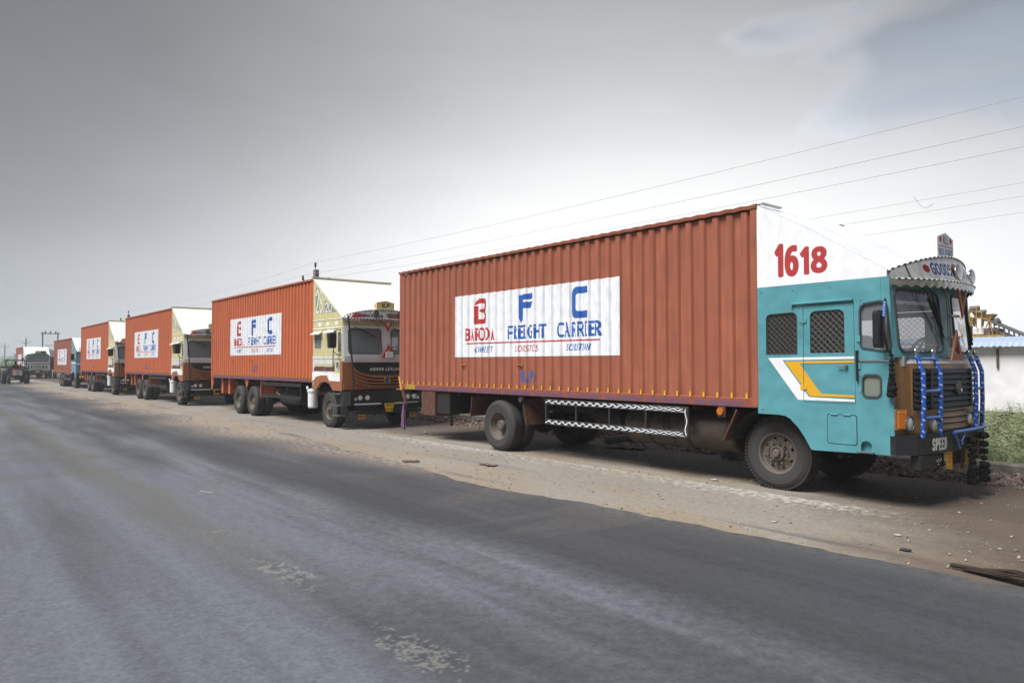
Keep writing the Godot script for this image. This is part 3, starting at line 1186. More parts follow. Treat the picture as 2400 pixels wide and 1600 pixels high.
func shrub(at: Vector3, tall: float, sd: int, label: String) -> void:
	var o := thing("shrub", label, "shrub", at, "roadside shrubs")
	var g := G.new()
	var r := RandomNumberGenerator.new()
	r.seed = sd
	for k in 6:
		var a := TAU * k / 6.0 + r.randf()
		g.tube([Vector3.ZERO, Vector3(cos(a) * 0.25, tall * 0.35, sin(a) * 0.25), Vector3(cos(a) * tall * 0.35, tall * r.randf_range(0.6, 0.85), sin(a) * tall * 0.35)], 0.04, 5, 0.3)
	put(o, "trunk", g, M.bark)
	g = G.new()
	for k in 1500:
		var d := Vector3(r.randfn(), r.randfn() * 0.8, r.randfn()).normalized() * pow(r.randf(), 0.4)
		var lump := 0.8 + 0.25 * sin(d.x * 7.0 + sd) * cos(d.z * 6.0 + d.y * 5.0)
		var c := Vector3(d.x * tall * 0.62, tall * 0.55 + d.y * tall * 0.5, d.z * tall * 0.62) * lump
		var u := Vector3(r.randfn(), r.randfn(), r.randfn()).normalized()
		var w := u.cross(Vector3(r.randfn(), r.randfn(), r.randfn())).normalized()
		g.tri(c, c + u * 0.16 + w * 0.05, c + u * 0.12 - w * 0.06, Vector3(d.x, 1, d.z))
	put(o, "crown", g, [M.leaf, M.leaf_pale, M.leaf_dark][sd % 3])


func machine() -> void:
	var z := -62.0
	var o := thing("batching_plant", "yellow aggregate plant with hoppers and a sloping conveyor behind the shed", "machine", Vector3.ZERO)
	var at := func(x: float, y: float) -> Vector3: return pix(x, y, z)
	var g := G.new()
	var a: Vector3 = at.call(2258.0, 796.0)
	var b: Vector3 = at.call(2362.0, 786.0)
	g.box((a + b) / 2, Vector3(b.x - a.x + 0.4, 0.3, 2.6), 0.02)
	put(o, "platform", g, M.machine_yellow)
	for x in [2262.0, 2290.0, 2322.0, 2356.0]:
		for dz in [-1.1, 1.1]:
			g = G.new()
			var p: Vector3 = at.call(x, 800.0)
			g.box(Vector3(p.x, p.y / 2, z + dz), Vector3(0.25, p.y, 0.25))
			put(o, "leg", g, M.machine_grey)
	for q in [[2288.0, 2314.0, 768.0, 785.0, "lamp_white", "cabinet"], [2264.0, 2282.0, 776.0, 788.0, "machine_grey", "motor"], [2318.0, 2330.0, 772.0, 786.0, "machine_grey", "motor"], [2342.0, 2350.0, 770.0, 796.0, "flap_brown", "column"]]:
		g = G.new()
		var lo: Vector3 = at.call(q[0], q[3])
		var hi: Vector3 = at.call(q[1], q[2])
		g.box((lo + hi) / 2, Vector3(hi.x - lo.x, hi.y - lo.y, 1.4), 0.05)
		put(o, q[5], g, M[q[4]])
	for q in [[2296.0, 738.0, 0.42, 0.5], [2317.0, 746.0, 0.5, 0.5], [2279.0, 752.0, 0.22, 0.6]]:
		g = G.new()
		var c: Vector3 = at.call(q[0], q[1])
		var f := func(k: float, y: float) -> Array: return [c + Vector3(-k, y, -k), c + Vector3(k, y, -k), c + Vector3(k, y, k), c + Vector3(-k, y, k)]
		var t: Array = f.call(q[2], 0.3)
		var u: Array = f.call(q[2] * 0.45, 0.3 - q[3])
		for k in 4:
			g.quad(t[k], t[(k + 1) % 4], u[(k + 1) % 4], u[k], (t[k] + t[(k + 1) % 4]) / 2 - c - Vector3(0, 0.3, 0))
		put(o, "hopper", g, M.machine_yellow)
	for q in [[2252.0, 748.0, 2282.0, 721.0, 0.22, "machine_yellow", "boom"], [2256.0, 775.0, 2272.0, 745.0, 0.16, "machine_yellow", "brace"], [2284.0, 765.0, 2292.0, 722.0, 0.12, "machine_grey", "mast"], [2276.0, 786.0, 2276.0, 742.0, 0.08, "machine_yellow", "rail_post"], [2303.0, 765.0, 2306.0, 738.0, 0.14, "machine_grey", "brace"],
			[2330.0, 757.0, 2344.0, 750.0, 0.34, "machine_grey", "drum"], [2354.0, 795.0, 2345.0, 770.0, 0.12, "machine_grey", "brace"], [2262.0, 775.0, 2340.0, 768.0, 0.05, "machine_yellow", "handrail"], [2364.0, 782.0, 2384.0, 800.0, 0.05, "machine_yellow", "handrail"]]:
		g = G.new()
		g.cyl(at.call(q[0], q[1]), at.call(q[2], q[3]), q[4] * 0.7, -1.0, 8)
		put(o, q[6], g, M[q[5]])
	for q in [[2268.0, 800.0, 2268.0, 764.0], [2284.0, 798.0, 2284.0, 726.0], [2300.0, 768.0, 2300.0, 722.0], [2312.0, 770.0, 2312.0, 730.0], [2322.0, 768.0, 2334.0, 742.0], [2340.0, 796.0, 2332.0, 752.0], [2262.0, 766.0, 2284.0, 740.0], [2286.0, 730.0, 2312.0, 733.0], [2286.0, 745.0, 2328.0, 749.0], [2268.0, 764.0, 2288.0, 762.0]]:
		g = G.new()
		g.cyl(at.call(q[0], q[1]) + Vector3(0, 0, 0.9), at.call(q[2], q[3]) + Vector3(0, 0, 0.9), 0.045, -1.0, 6)
		put(o, "strut", g, M.machine_yellow)
	for q in [[2291.0, 724.0, 0.22], [2306.0, 732.0, 0.18], [2274.0, 771.0, 0.28]]:
		g = G.new()
		var mc: Vector3 = at.call(q[0], q[1])
		g.cyl(mc + Vector3(-0.3, 0, 0.5), mc + Vector3(0.3, 0, 0.5), q[2], -1.0, 10)
		put(o, "motor", g, M.machine_grey)
	# conveyor: two chords with struts
	var c0: Vector3 = at.call(2325.0, 752.0)
	var c1: Vector3 = at.call(2470.0, 812.0)
	for dy in [0.0, -0.55]:
		for dz in [-0.5, 0.5]:
			g = G.new()
			g.cyl(c0 + Vector3(0, dy, dz), c1 + Vector3(0, dy, dz), 0.09, -1.0, 6)
			put(o, "chord", g, M.pole_steel)
	for k in 13:
		var p := c0.lerp(c1, k / 12.0)
		for dz in [-0.5, 0.5]:
			g = G.new()
			g.cyl(p + Vector3(0, 0, dz), p + Vector3(0, -0.55, dz), 0.05, -1.0, 5)
			put(o, "strut", g, M.pole_steel)
	g = G.new()
	var dir := c1 - c0
	g.quad(c0 + Vector3(0, -0.1, -0.45), c1 + Vector3(0, -0.1, -0.45), c1 + Vector3(0, -0.1, 0.45), c0 + Vector3(0, -0.1, 0.45), Vector3.UP)
	put(o, "belt", g, M.rubber_dark)
	var q: Vector3 = c0.lerp(c1, 0.92)
	g = G.new()
	g.cyl(Vector3(q.x, 0, q.z), q, 0.12, -1.0, 6)
	put(o, "leg", g, M.pole_steel)


# ------------------------------------------------------------------ trucks: shared parts
# Truck axes: x forward with 0 at the front face, y up from the ground, +z towards the road.
const W := 1.2


func corrugation(x0: float, x1: float, front: float, pitch := 0.235, deep := 0.038) -> Array:
	# (x, depth) pairs of a pressed steel wall between x0 and x1
	var k := pitch / 0.235
	var br := [[0.0, 0.0], [0.085 * k, 0.0], [0.112 * k, -deep], [0.208 * k, -deep]]
	var at := func(x: float) -> float:
		var t := fposmod(x - front, pitch)
		for i in 4:
			var a: Array = br[i]
			var b: Array = br[i + 1] if i < 3 else [pitch, 0.0]
			if t <= b[0]:
				return lerpf(a[1], b[1], (t - a[0]) / (b[0] - a[0]))
		return 0.0
	var xs := [x0]
	var base := front + floorf((x0 - front) / pitch) * pitch
	while base < x1:
		for b in br:
			var x: float = base + b[0]
			if x > x0 + 1e-4 and x < x1 - 1e-4:
				xs.append(x)
		base += pitch
	xs.append(x1)
	return xs.map(func(x): return Vector2(x, at.call(x)))


func pressed(x0: float, x1: float, y0: float, y1: float, zf: float, side: float, front: float, pitch := 0.235) -> G:
	var g := G.new()
	var pr := corrugation(x0, x1, front, pitch)
	for i in pr.size() - 1:
		var a: Vector2 = pr[i]
		var b: Vector2 = pr[i + 1]
		var u0 := (a.x - x0) / (x1 - x0)
		var u1 := (b.x - x0) / (x1 - x0)
		g.quad(Vector3(a.x, y1, side * (zf + a.y)), Vector3(b.x, y1, side * (zf + b.y)), Vector3(b.x, y0, side * (zf + b.y)), Vector3(a.x, y0, side * (zf + a.y)), Vector3(0, 0, side), Vector2(u0, 0), Vector2(u1, 0), Vector2(u1, 1), Vector2(u0, 1))
	return g


func sign_image() -> Image:
	# 4.7 m by 1.285 m at 400 pixels a metre
	var im := canvas(1880, 514, Color("eceef3"))
	var red := Color("b8393a")
	var blue := Color("2f5fae")
	var m := 400.0
	var px := func(a: Array) -> Array:
		var o := []
		for i in range(0, a.size(), 2):
			o.append(a[i] * m)
			o.append((3.12 - a[i + 1]) * m)
		return o
	# B: a thick bow with a cut stem
	fill(im, px.call([0.70, 2.90, 0.73, 2.985, 0.83, 3.02, 1.06, 3.02, 1.10, 2.96, 1.10, 2.83, 1.06, 2.77, 1.10, 2.70, 1.10, 2.56, 1.05, 2.505, 0.69, 2.505, 0.69, 2.88, 0.82, 2.88, 0.82, 2.60, 0.97, 2.60, 1.0, 2.64, 1.0, 2.69, 0.97, 2.73, 0.88, 2.76, 0.88, 2.79, 0.97, 2.81, 1.0, 2.85, 1.0, 2.905, 0.97, 2.92, 0.86, 2.92]), red)
	# F
	fill(im, px.call([2.12, 3.0, 2.53, 3.02, 2.53, 2.905, 2.23, 2.90, 2.22, 2.86, 2.53, 2.86, 2.49, 2.74, 2.22, 2.74, 2.21, 2.52, 2.15, 2.46, 2.12, 2.56]), blue)
	# C
	fill(im, px.call([3.55, 2.93, 3.58, 3.0, 3.65, 3.03, 3.96, 3.03, 3.97, 2.91, 3.72, 2.91, 3.68, 2.88, 3.68, 2.64, 3.72, 2.61, 3.97, 2.61, 3.96, 2.485, 3.63, 2.485, 3.57, 2.52, 3.55, 2.60]), blue)
	for q in [["BARODA", 0.39, 1.37, red], ["FREIGHT", 1.80, 2.88, blue], ["CARRIER", 3.205, 4.27, blue]]:
		type(im, q[0], q[1] * m, (3.12 - 2.43) * m, q[2] * m, (3.12 - 2.165) * m, q[3], 1.1)
		# stencil bridge: a sliver of white cut across each letter's shoulder
		var cell: float = (q[2] - q[1]) * m / q[0].length()
		for k in q[0].length():
			brush(im, Vector2(q[1] * m + cell * k - 4.0, (3.12 - 2.385) * m), Vector2(q[1] * m + cell * (k + 0.55), (3.12 - 2.365) * m), 2.2, Color("eceef3"))
	fill(im, px.call([0.42, 2.128, 4.24, 2.116, 4.24, 2.09, 0.42, 2.10]), red)
	for q in [["COMPLETE", 0.70, 1.32, blue], ["LOGISTICS", 2.03, 2.64, red], ["SOLUTION", 3.44, 4.0, blue]]:
		type(im, q[0], q[1] * m, (3.12 - 2.045) * m, q[2] * m, (3.12 - 1.925) * m, q[3], 0.7, 0.15)
	worn(im, 0.07, 3)
	return im


func sill_image() -> Image:
	var im := canvas(2048, 22, Color(0.4, 0.36, 0.5, 0.0))
	var c := Color("5a5682")
	var x := 14.0
	for s in ["OWN-9381045117", "OWN-9349783961", "OWN-8392807432", "OWN-9852652985", "OWN-8808065330", "OWN-9416021186", "OWN-9812290307", "OWN-9728015543", "OWN-9050336721", "OWN-8295560814"]:
		letters(im, s, x, 3, x + 178, 20, 1.25, c, 0.1, 0.5)
		x += 203.0
	return im


func container(t: Node3D, back: float, front: float, y0: float, y1: float, paint: Material, sgn: Rect2, np: Vector2, pitch := 0.235) -> Node3D:
	var o := part(t, "container")
	var top := y1 - 0.07
	var low := y0 + 0.13
	for s in [1.0, -1.0]:
		put(o, "side_wall", pressed(back + 0.06, front - 0.06, low, top, W - 0.005, s, front, pitch), paint)
		var g := G.new()
		g.box(Vector3((back + front) / 2, y0 + 0.065, s * (W - 0.03)), Vector3(front - back, 0.13, 0.07), 0.008)
		put(o, "sill", g, M.oxide_sill)
		g = G.new()
		# top rail under a wavy roof lip
		var k := int((front - back) / 0.235 * 2)
		for i in k:
			var a := lerpf(back - 0.03, front + 0.02, float(i) / k)
			var b := lerpf(back - 0.03, front + 0.02, float(i + 1) / k)
			var ya := y1 + (0.006 if i % 2 == 0 else -0.005)
			var yb := y1 + (0.006 if i % 2 == 1 else -0.005)
			g.quad(Vector3(a, ya, s * (W + 0.03)), Vector3(b, yb, s * (W + 0.03)), Vector3(b, yb - 0.05, s * (W + 0.02)), Vector3(a, ya - 0.05, s * (W + 0.02)), Vector3(0, 0, s))
			g.quad(Vector3(a, ya, s * (W + 0.03)), Vector3(b, yb, s * (W + 0.03)), Vector3(b, yb, s * (W - 0.1)), Vector3(a, ya, s * (W - 0.1)), Vector3.UP)
			g.quad(Vector3(a, ya - 0.05, s * (W + 0.02)), Vector3(b, yb - 0.05, s * (W + 0.02)), Vector3(b, yb - 0.05, s * (W - 0.06)), Vector3(a, ya - 0.05, s * (W - 0.06)), Vector3.DOWN)
		put(o, "top_rail", g, paint)
		for x in [back + 0.04, front - 0.04]:
			g = G.new()
			g.box(Vector3(x, (y0 + y1) / 2 - 0.01, s * (W - 0.035)), Vector3(0.11, y1 - y0 - 0.05, 0.085), 0.012)
			put(o, "corner_post", g, paint)
	var g := G.new()
	g.box(Vector3((back + front) / 2, y1 - 0.02, 0), Vector3(front - back, 0.03, 2 * W - 0.18))
	put(o, "roof", g, paint)
	g = G.new()
	g.box(Vector3((back + front) / 2, y0 + 0.05, 0), Vector3(front - back - 0.1, 0.08, 2 * W - 0.16))
	put(o, "floor", g, M.chassis)
	for x in [back + 0.02, front - 0.03]:
		g = G.new()
		g.box(Vector3(x, (low + top) / 2, 0), Vector3(0.03, top - low, 2 * W - 0.16))
		put(o, "end_wall", g, paint)
	# the painted panel follows the pressed wall, a coat of paint proud of it
	put(o, "painted_sign", pressed(sgn.position.x, sgn.end.x, sgn.position.y, sgn.end.y, W, 1.0, front, pitch), M.sign_print)
	if np != Vector2.ZERO:
		put(o, "lettering", pressed(np.x - 0.06, np.x + 0.46, np.y, np.y + 0.27, W, 1.0, front, pitch), M.np_print)
	g = G.new()
	g.quad(Vector3(back + 0.3, y0 + 0.095, W + 0.009), Vector3(front - 0.1, y0 + 0.095, W + 0.009), Vector3(front - 0.1, y0 + 0.005, W + 0.009), Vector3(back + 0.3, y0 + 0.005, W + 0.009), Vector3.BACK)
	put(o, "lettering", g, M.sill_print)
	var tick := G.new()
	tick.box(Vector3(0, 0.04, 0), Vector3(0.032, 0.075, 0.008))
	var tm := tick.mesh()
	var x := front - 0.16
	while x > back + 0.1:
		put(o, "reflector_tape", tm, M.yellow_paint).position = Vector3(x + fposmod(front - x, pitch) * 0.0, low - 0.012, W + 0.012)
		x -= pitch
	# latches pressed into the wall below the panel
	for lx in [sgn.position.x + 0.33, sgn.position.x + 2.18]:
		g = G.new()
		g.box(Vector3(lx, sgn.position.y - 0.16, W - 0.005), Vector3(0.20, 0.022, 0.03), 0.004)
		put(o, "latch", g, paint)
	return o


func tyre_shape(r: float, w: float, seg := 44, lugs := false) -> G:
	var g := G.new()
	var rim := r * 0.56
	var pr := []
	for k in 9:
		var a := PI * k / 8.0
		# sidewall from bead to shoulder
		if k <= 4:
			pr.append(Vector2(lerpf(rim, r * 0.965, k / 4.0), -0.012 * sin(PI * k / 4.0) + (0.022 if k == 4 else 0.0)))
	pr.append(Vector2(r * 0.992, 0.045))
	for k in 4:
		var h0 := lerpf(0.06, w - 0.06, k / 4.0)
		var h1 := lerpf(0.06, w - 0.06, (k + 1) / 4.0)
		pr.append_array([Vector2(r, h0), Vector2(r, h1 - 0.012), Vector2(r - 0.012, h1 - 0.010), Vector2(r - 0.012, h1 - 0.002), Vector2(r, h1)])
	pr.append(Vector2(r * 0.992, w - 0.045))
	for k in 5:
		pr.append(Vector2(lerpf(r * 0.965, rim, k / 4.0), w + 0.012 * sin(PI * k / 4.0) - (0.022 if k == 0 else 0.0)))
	pr.append(Vector2(rim - 0.01, w - 0.03))
	g.lathe(pr, Vector3.ZERO, Vector3.BACK, seg)
	g.lathe([Vector2(r * 0.80, w + 0.013), Vector2(r * 0.82, w + 0.018), Vector2(r * 0.84, w + 0.009)], Vector3.ZERO, Vector3.BACK, seg)
	if lugs:
		for i in 64:
			var c := TAU * i / 64
			var d := Vector3(cos(c), sin(c), 0)
			for h in [0.022, w - 0.022]:
				g.box(d * (r * 0.978) + Vector3(0, 0, h), Vector3(r * 0.04, r * 0.055, 0.05), 0.0, Basis(d, Vector3(-sin(c), cos(c), 0), Vector3.BACK))
	return g


func wheel(t: Node3D, x: float, face: float, side: float, r: float, style: String, w := 0.26) -> Node3D:
	# face: the distance of the wheel's outer face from the truck's middle
	var o := part(t, "wheel")
	o.position = Vector3(x, r - 0.008, side * (face - w))
	if side < 0:
		o.rotation.y = PI
	var key := "tyre %s %s" % [r, style]
	if not shapes.has(key):
		shapes[key] = tyre_shape(r, w, 44, style == "front").mesh()
		var g := G.new()
		var q := r * 0.56
		if style == "front":
			g.lathe([Vector2(q + 0.012, w - 0.008), Vector2(q, w + 0.004), Vector2(q - 0.018, w - 0.004), Vector2(q - 0.03, w - 0.05), Vector2(q - 0.05, w - 0.058), Vector2(q - 0.056, w - 0.10)], Vector3.ZERO, Vector3.BACK, 36)
			# the wheel disc, dished outwards, with eight hand holes
			var disc_o := PackedVector2Array()
			for i in 36:
				disc_o.append(Vector2.from_angle(TAU * i / 36) * (q - 0.052))
			var cut := []
			for i in 8:
				var hole := PackedVector2Array()
				var a := TAU * i / 8 + 0.3
				for j in 8:
					hole.append(Vector2.from_angle(a) * (0.40 * r + 0.004) + (Vector2(cos(TAU * j / 8) * 0.017, sin(TAU * j / 8) * 0.026)).rotated(a))
				cut.append(hole)
			g.plate(disc_o, cut, func(u, v, ww): return Vector3(u, v, w - 0.02 - 0.036 * smoothstep(0.155, q - 0.055, Vector2(u, v).length()) - ww), 0.012, [-0.15, -0.1, -0.05, 0.0, 0.05, 0.1, 0.15])
		else:
			g.lathe([Vector2(q + 0.012, w - 0.01), Vector2(q, w), Vector2(q - 0.015, w - 0.006), Vector2(q - 0.035, w - 0.07), Vector2(q - 0.065, w - 0.13), Vector2(q - 0.10, w - 0.165), Vector2(0.11, w - 0.17), Vector2(0, w - 0.17)], Vector3.ZERO, Vector3.BACK, 36)
		shapes["rim" + key] = g.mesh()
		g = G.new()
		if style == "front":
			g.lathe([Vector2(0.10, w - 0.02), Vector2(0.098, w + 0.012), Vector2(0.085, w + 0.018), Vector2(0.07, w + 0.004), Vector2(0.055, w + 0.004), Vector2(0.052, w + 0.045), Vector2(0.04, w + 0.055), Vector2(0, w + 0.055)], Vector3.ZERO, Vector3.BACK, 24)
			for i in 10:
				var c := TAU * i / 10 + 0.2
				g.cyl(Vector3(cos(c) * 0.142, sin(c) * 0.142, w - 0.02), Vector3(cos(c) * 0.142, sin(c) * 0.142, w + 0.018), 0.019, 0.014, 6)
		else:
			g.lathe([Vector2(0.105, w - 0.17), Vector2(0.10, w - 0.06), Vector2(0.085, w - 0.045), Vector2(0.05, w - 0.04), Vector2(0, w - 0.04)], Vector3.ZERO, Vector3.BACK, 20)
			for i in 8:
				var c := TAU * i / 8
				g.cyl(Vector3(cos(c) * 0.07, sin(c) * 0.07, w - 0.045), Vector3(cos(c) * 0.07, sin(c) * 0.07, w - 0.03), 0.013, -1.0, 6)
		shapes["hub" + key] = g.mesh()
	put(o, "tyre", shapes[key], M.rubber)
	put(o, "rim", shapes["rim" + key], M.dusty_rim)
	put(o, "hub", shapes["hub" + key], M.dusty_rim)
	return o


var shapes := {}


func running_gear(t: Node3D, back: float, front_axle: float, rear_axles: Array, r: float, front_face: float, floor_y: float) -> void:
	var g := G.new()
	for s in [-1.0, 1.0]:
		g.box(Vector3((back + 0.2) / 2 - 0.2, floor_y - 0.19, s * 0.42), Vector3(-back - 0.4, 0.24, 0.08), 0.01)
	for k in 9:
		g.box(Vector3(lerpf(back + 0.4, -0.6, k / 8.0), floor_y - 0.16, 0), Vector3(0.1, 0.16, 0.8))
	for k in 14:
		g.box(Vector3(lerpf(back + 0.2, front_axle - 0.6, k / 13.0), floor_y - 0.04, 0), Vector3(0.08, 0.09, 2.1))
	put(t, "chassis", g, M.chassis)
	for x in [front_axle] + rear_axles:
		g = G.new()
		g.cyl(Vector3(x, r, -0.95), Vector3(x, r, 0.95), 0.07, -1.0, 10)
		if x != front_axle:
			g.ball(Vector3(x, r, 0), 0.22, 12, Vector3(1.1, 1, 1))
		for s in [-0.45, 0.45]:
			for k in 4:
				g.box(Vector3(x, r + 0.10 + 0.022 * k, s), Vector3(0.5 + 0.22 * k, 0.016, 0.08))
		put(t, "axle", g, M.chassis)
		for s in [1.0, -1.0]:
			if x == front_axle:
				wheel(t, x, front_face, s, r, "front")
			else:
				wheel(t, x, W - 0.01, s, r, "rear")
				wheel(t, x, W - 0.31, s, r, "inner")
	g = G.new()
	g.cyl(Vector3(rear_axles[-1], r + 0.02, 0), Vector3(front_axle + 0.2, floor_y - 0.3, 0), 0.05, -1.0, 10)
	put(t, "drive_shaft", g, M.chassis)
	g = G.new()
	g.box(Vector3(front_axle + 0.15, floor_y - 0.28, 0), Vector3(1.1, 0.6, 0.62), 0.06)
	put(t, "gearbox", g, M.chassis)


func side_guard(t: Node3D, x0: float, x1: float, y0: float, y1: float, z: float, posts: int, m: Material, wave := false) -> void:
	var o := part(t, "side_guard")
	for y in [y0 + 0.045, y1 - 0.045]:
		var g := G.new()
		g.box(Vector3((x0 + x1) / 2, y, z), Vector3(x1 - x0, 0.10, 0.03), 0.004)
		put(o, "rail", g, m)
	for k in posts + 2:
		var g := G.new()
		var edge := k == 0 or k == posts + 1
		var x := lerpf(x0 + 0.02, x1 - 0.04, float(k) / (posts + 1))
		g.box(Vector3(x, (y0 + y1) / 2, z - 0.004), Vector3(0.075 if k == posts + 1 and wave else 0.035, y1 - y0 - 0.18 if not edge else y1 - y0 - 0.004, 0.03), 0.004)
		put(o, "upright", g, m)
	if wave:
		# white brush-work wave along both rails and the end post
		for y in [y0 + 0.045, y1 - 0.045]:
			var g := G.new()
			var n := int((x1 - x0) / 0.0145)
			for i in n:
				var q := []
				for e in [i, i + 1]:
					var x := lerpf(x0 + 0.02, x1 - 0.1, float(e) / n)
					var c := sin(x * 36.0) * 0.015
					var hw := 0.0045 + 0.006 * absf(cos(x * 36.0 + 0.5))
					q.append(Vector3(x, y + c + hw, z + 0.018))
					q.append(Vector3(x, y + c - hw, z + 0.018))
				g.quad(q[0], q[2], q[3], q[1], Vector3.BACK)
				if i % 12 == 5 or i % 12 == 11:
					var x := lerpf(x0 + 0.02, x1 - 0.1, float(i) / n)
					var up := 1.0 if i % 12 == 5 else -1.0
					for k in 5:
						var a := x + 0.018 * k
						g.quad(Vector3(a, y + up * (0.030 - 0.012 * sin(PI * k / 5.0)), z + 0.018), Vector3(a + 0.018, y + up * (0.030 - 0.012 * sin(PI * (k + 1) / 5.0)), z + 0.018), Vector3(a + 0.018, y + up * (0.034 - 0.005 * sin(PI * (k + 1) / 5.0)), z + 0.018), Vector3(a, y + up * (0.034 - 0.005 * sin(PI * k / 5.0)), z + 0.018), Vector3.BACK)
			put(o, "painted_wave", g, M.white_paint)
		var g := G.new()
		for i in 18:
			var q := []
			for e in [i, i + 1]:
				var y := lerpf(y0 + 0.03, y1 - 0.03, e / 18.0)
				var c := sin(y * 24.0) * 0.016
				q.append(Vector3(x1 - 0.04 + c - 0.008, y, z + 0.021))
				q.append(Vector3(x1 - 0.04 + c + 0.008, y, z + 0.021))
			g.quad(q[0], q[2], q[3], q[1], Vector3.BACK)
		put(o, "painted_wave", g, M.white_paint)


func lattice(poly2: PackedVector2Array, fn: Callable, pitch: float, r: float) -> G:
	# diamond wire mesh cut to an opening
	var g := G.new()
	var box := Rect2(poly2[0], Vector2.ZERO)
	for p in poly2:
		box = box.expand(p)
	var span := box.size.x + box.size.y
	for dirn in [1.0, -1.0]:
		var k := -span
		while k < span:
			var a := Vector2(box.position.x, box.position.y + k) if dirn > 0 else Vector2(box.end.x, box.position.y + k)
			var b := a + Vector2(dirn * span, span)
			for seg in Geometry2D.intersect_polyline_with_polygon(PackedVector2Array([a, b]), poly2):
				if seg.size() >= 2:
					var w := 0.0 if dirn > 0 else r * 1.5
					g.cyl(fn.call(seg[0].x, seg[0].y, w), fn.call(seg[seg.size() - 1].x, seg[seg.size() - 1].y, w), r, -1.0, 4, false)
			k += pitch
	return g


func gasket(p: PackedVector2Array, fn: Callable, wide: float, lift: float, cuts := []) -> G:
	var g := G.new()
	g.plate(grow(p, wide), [p], func(u, v, w): return fn.call(u, v, w - lift), lift + 0.01, cuts)
	return g


func pane(p: PackedVector2Array, fn: Callable, deep: float, cuts := []) -> G:
	var g := G.new()
	g.plate(p, [], func(u, v, w): return fn.call(u, v, w + deep), 0.0, cuts, Rect2(0, 0, 1, 1), false)
	return g


func steering(o: Node3D, at: Vector3) -> void:
	var g := G.new()
	var ring := []
	for i in 25:
		var c := TAU * i / 24
		ring.append(at + Basis(Vector3.BACK, 1.0) * Vector3(cos(c) * 0.23, 0, sin(c) * 0.23))
	g.tube(ring, 0.014, 6)
	g.cyl(at, at + Basis(Vector3.BACK, 1.0) * Vector3(0, -0.5, 0), 0.025, -1.0, 8)
	for k in 3:
		var c := TAU * k / 3
		g.cyl(at, at + Basis(Vector3.BACK, 1.0) * Vector3(cos(c) * 0.23, 0, sin(c) * 0.23), 0.012, -1.0, 6)
	put(o, "steering_wheel", g, M.interior)


func triangle_board(o: Node3D, c: Vector3, w: float, h: float, up: float, m: Material, inner: Material) -> void:
	# a hollow warning triangle; up = 1 points up, -1 points down
	var g := G.new()
	var a := PackedVector2Array([Vector2(-w / 2, -h / 2 * up), Vector2(w / 2, -h / 2 * up), Vector2(0, h / 2 * up)])
	var b := PackedVector2Array([Vector2(-w * 0.24, -h * 0.30 * up), Vector2(w * 0.24, -h * 0.30 * up), Vector2(0, h * 0.16 * up)])
	g.plate(a, [b], func(u, v, ww): return c + Vector3(-ww, v, u), 0.02)
	var t := put(o, "warning_triangle", g, m)
	if inner:
		g = G.new()
		g.plate(b, [], func(u, v, ww): return c + Vector3(-0.012 - ww, v, u), 0.004)
		put(t, "triangle_centre", g, inner)


func wiper(o: Node3D, a: Vector3, b: Vector3, out: Vector3) -> void:
	var g := G.new()
	g.tube([a, a + out * 0.03, a.lerp(b, 0.5) + out * 0.035], 0.009, 5)
	g.cyl(a.lerp(b, 0.25) + out * 0.015, b + out * 0.012, 0.012, -1.0, 5)
	g.cyl(a.lerp(b, 0.30) + out * 0.03, b.lerp(a, 0.15) + out * 0.03, 0.007, -1.0, 5)
	put(o, "wiper", g, M.charcoal)


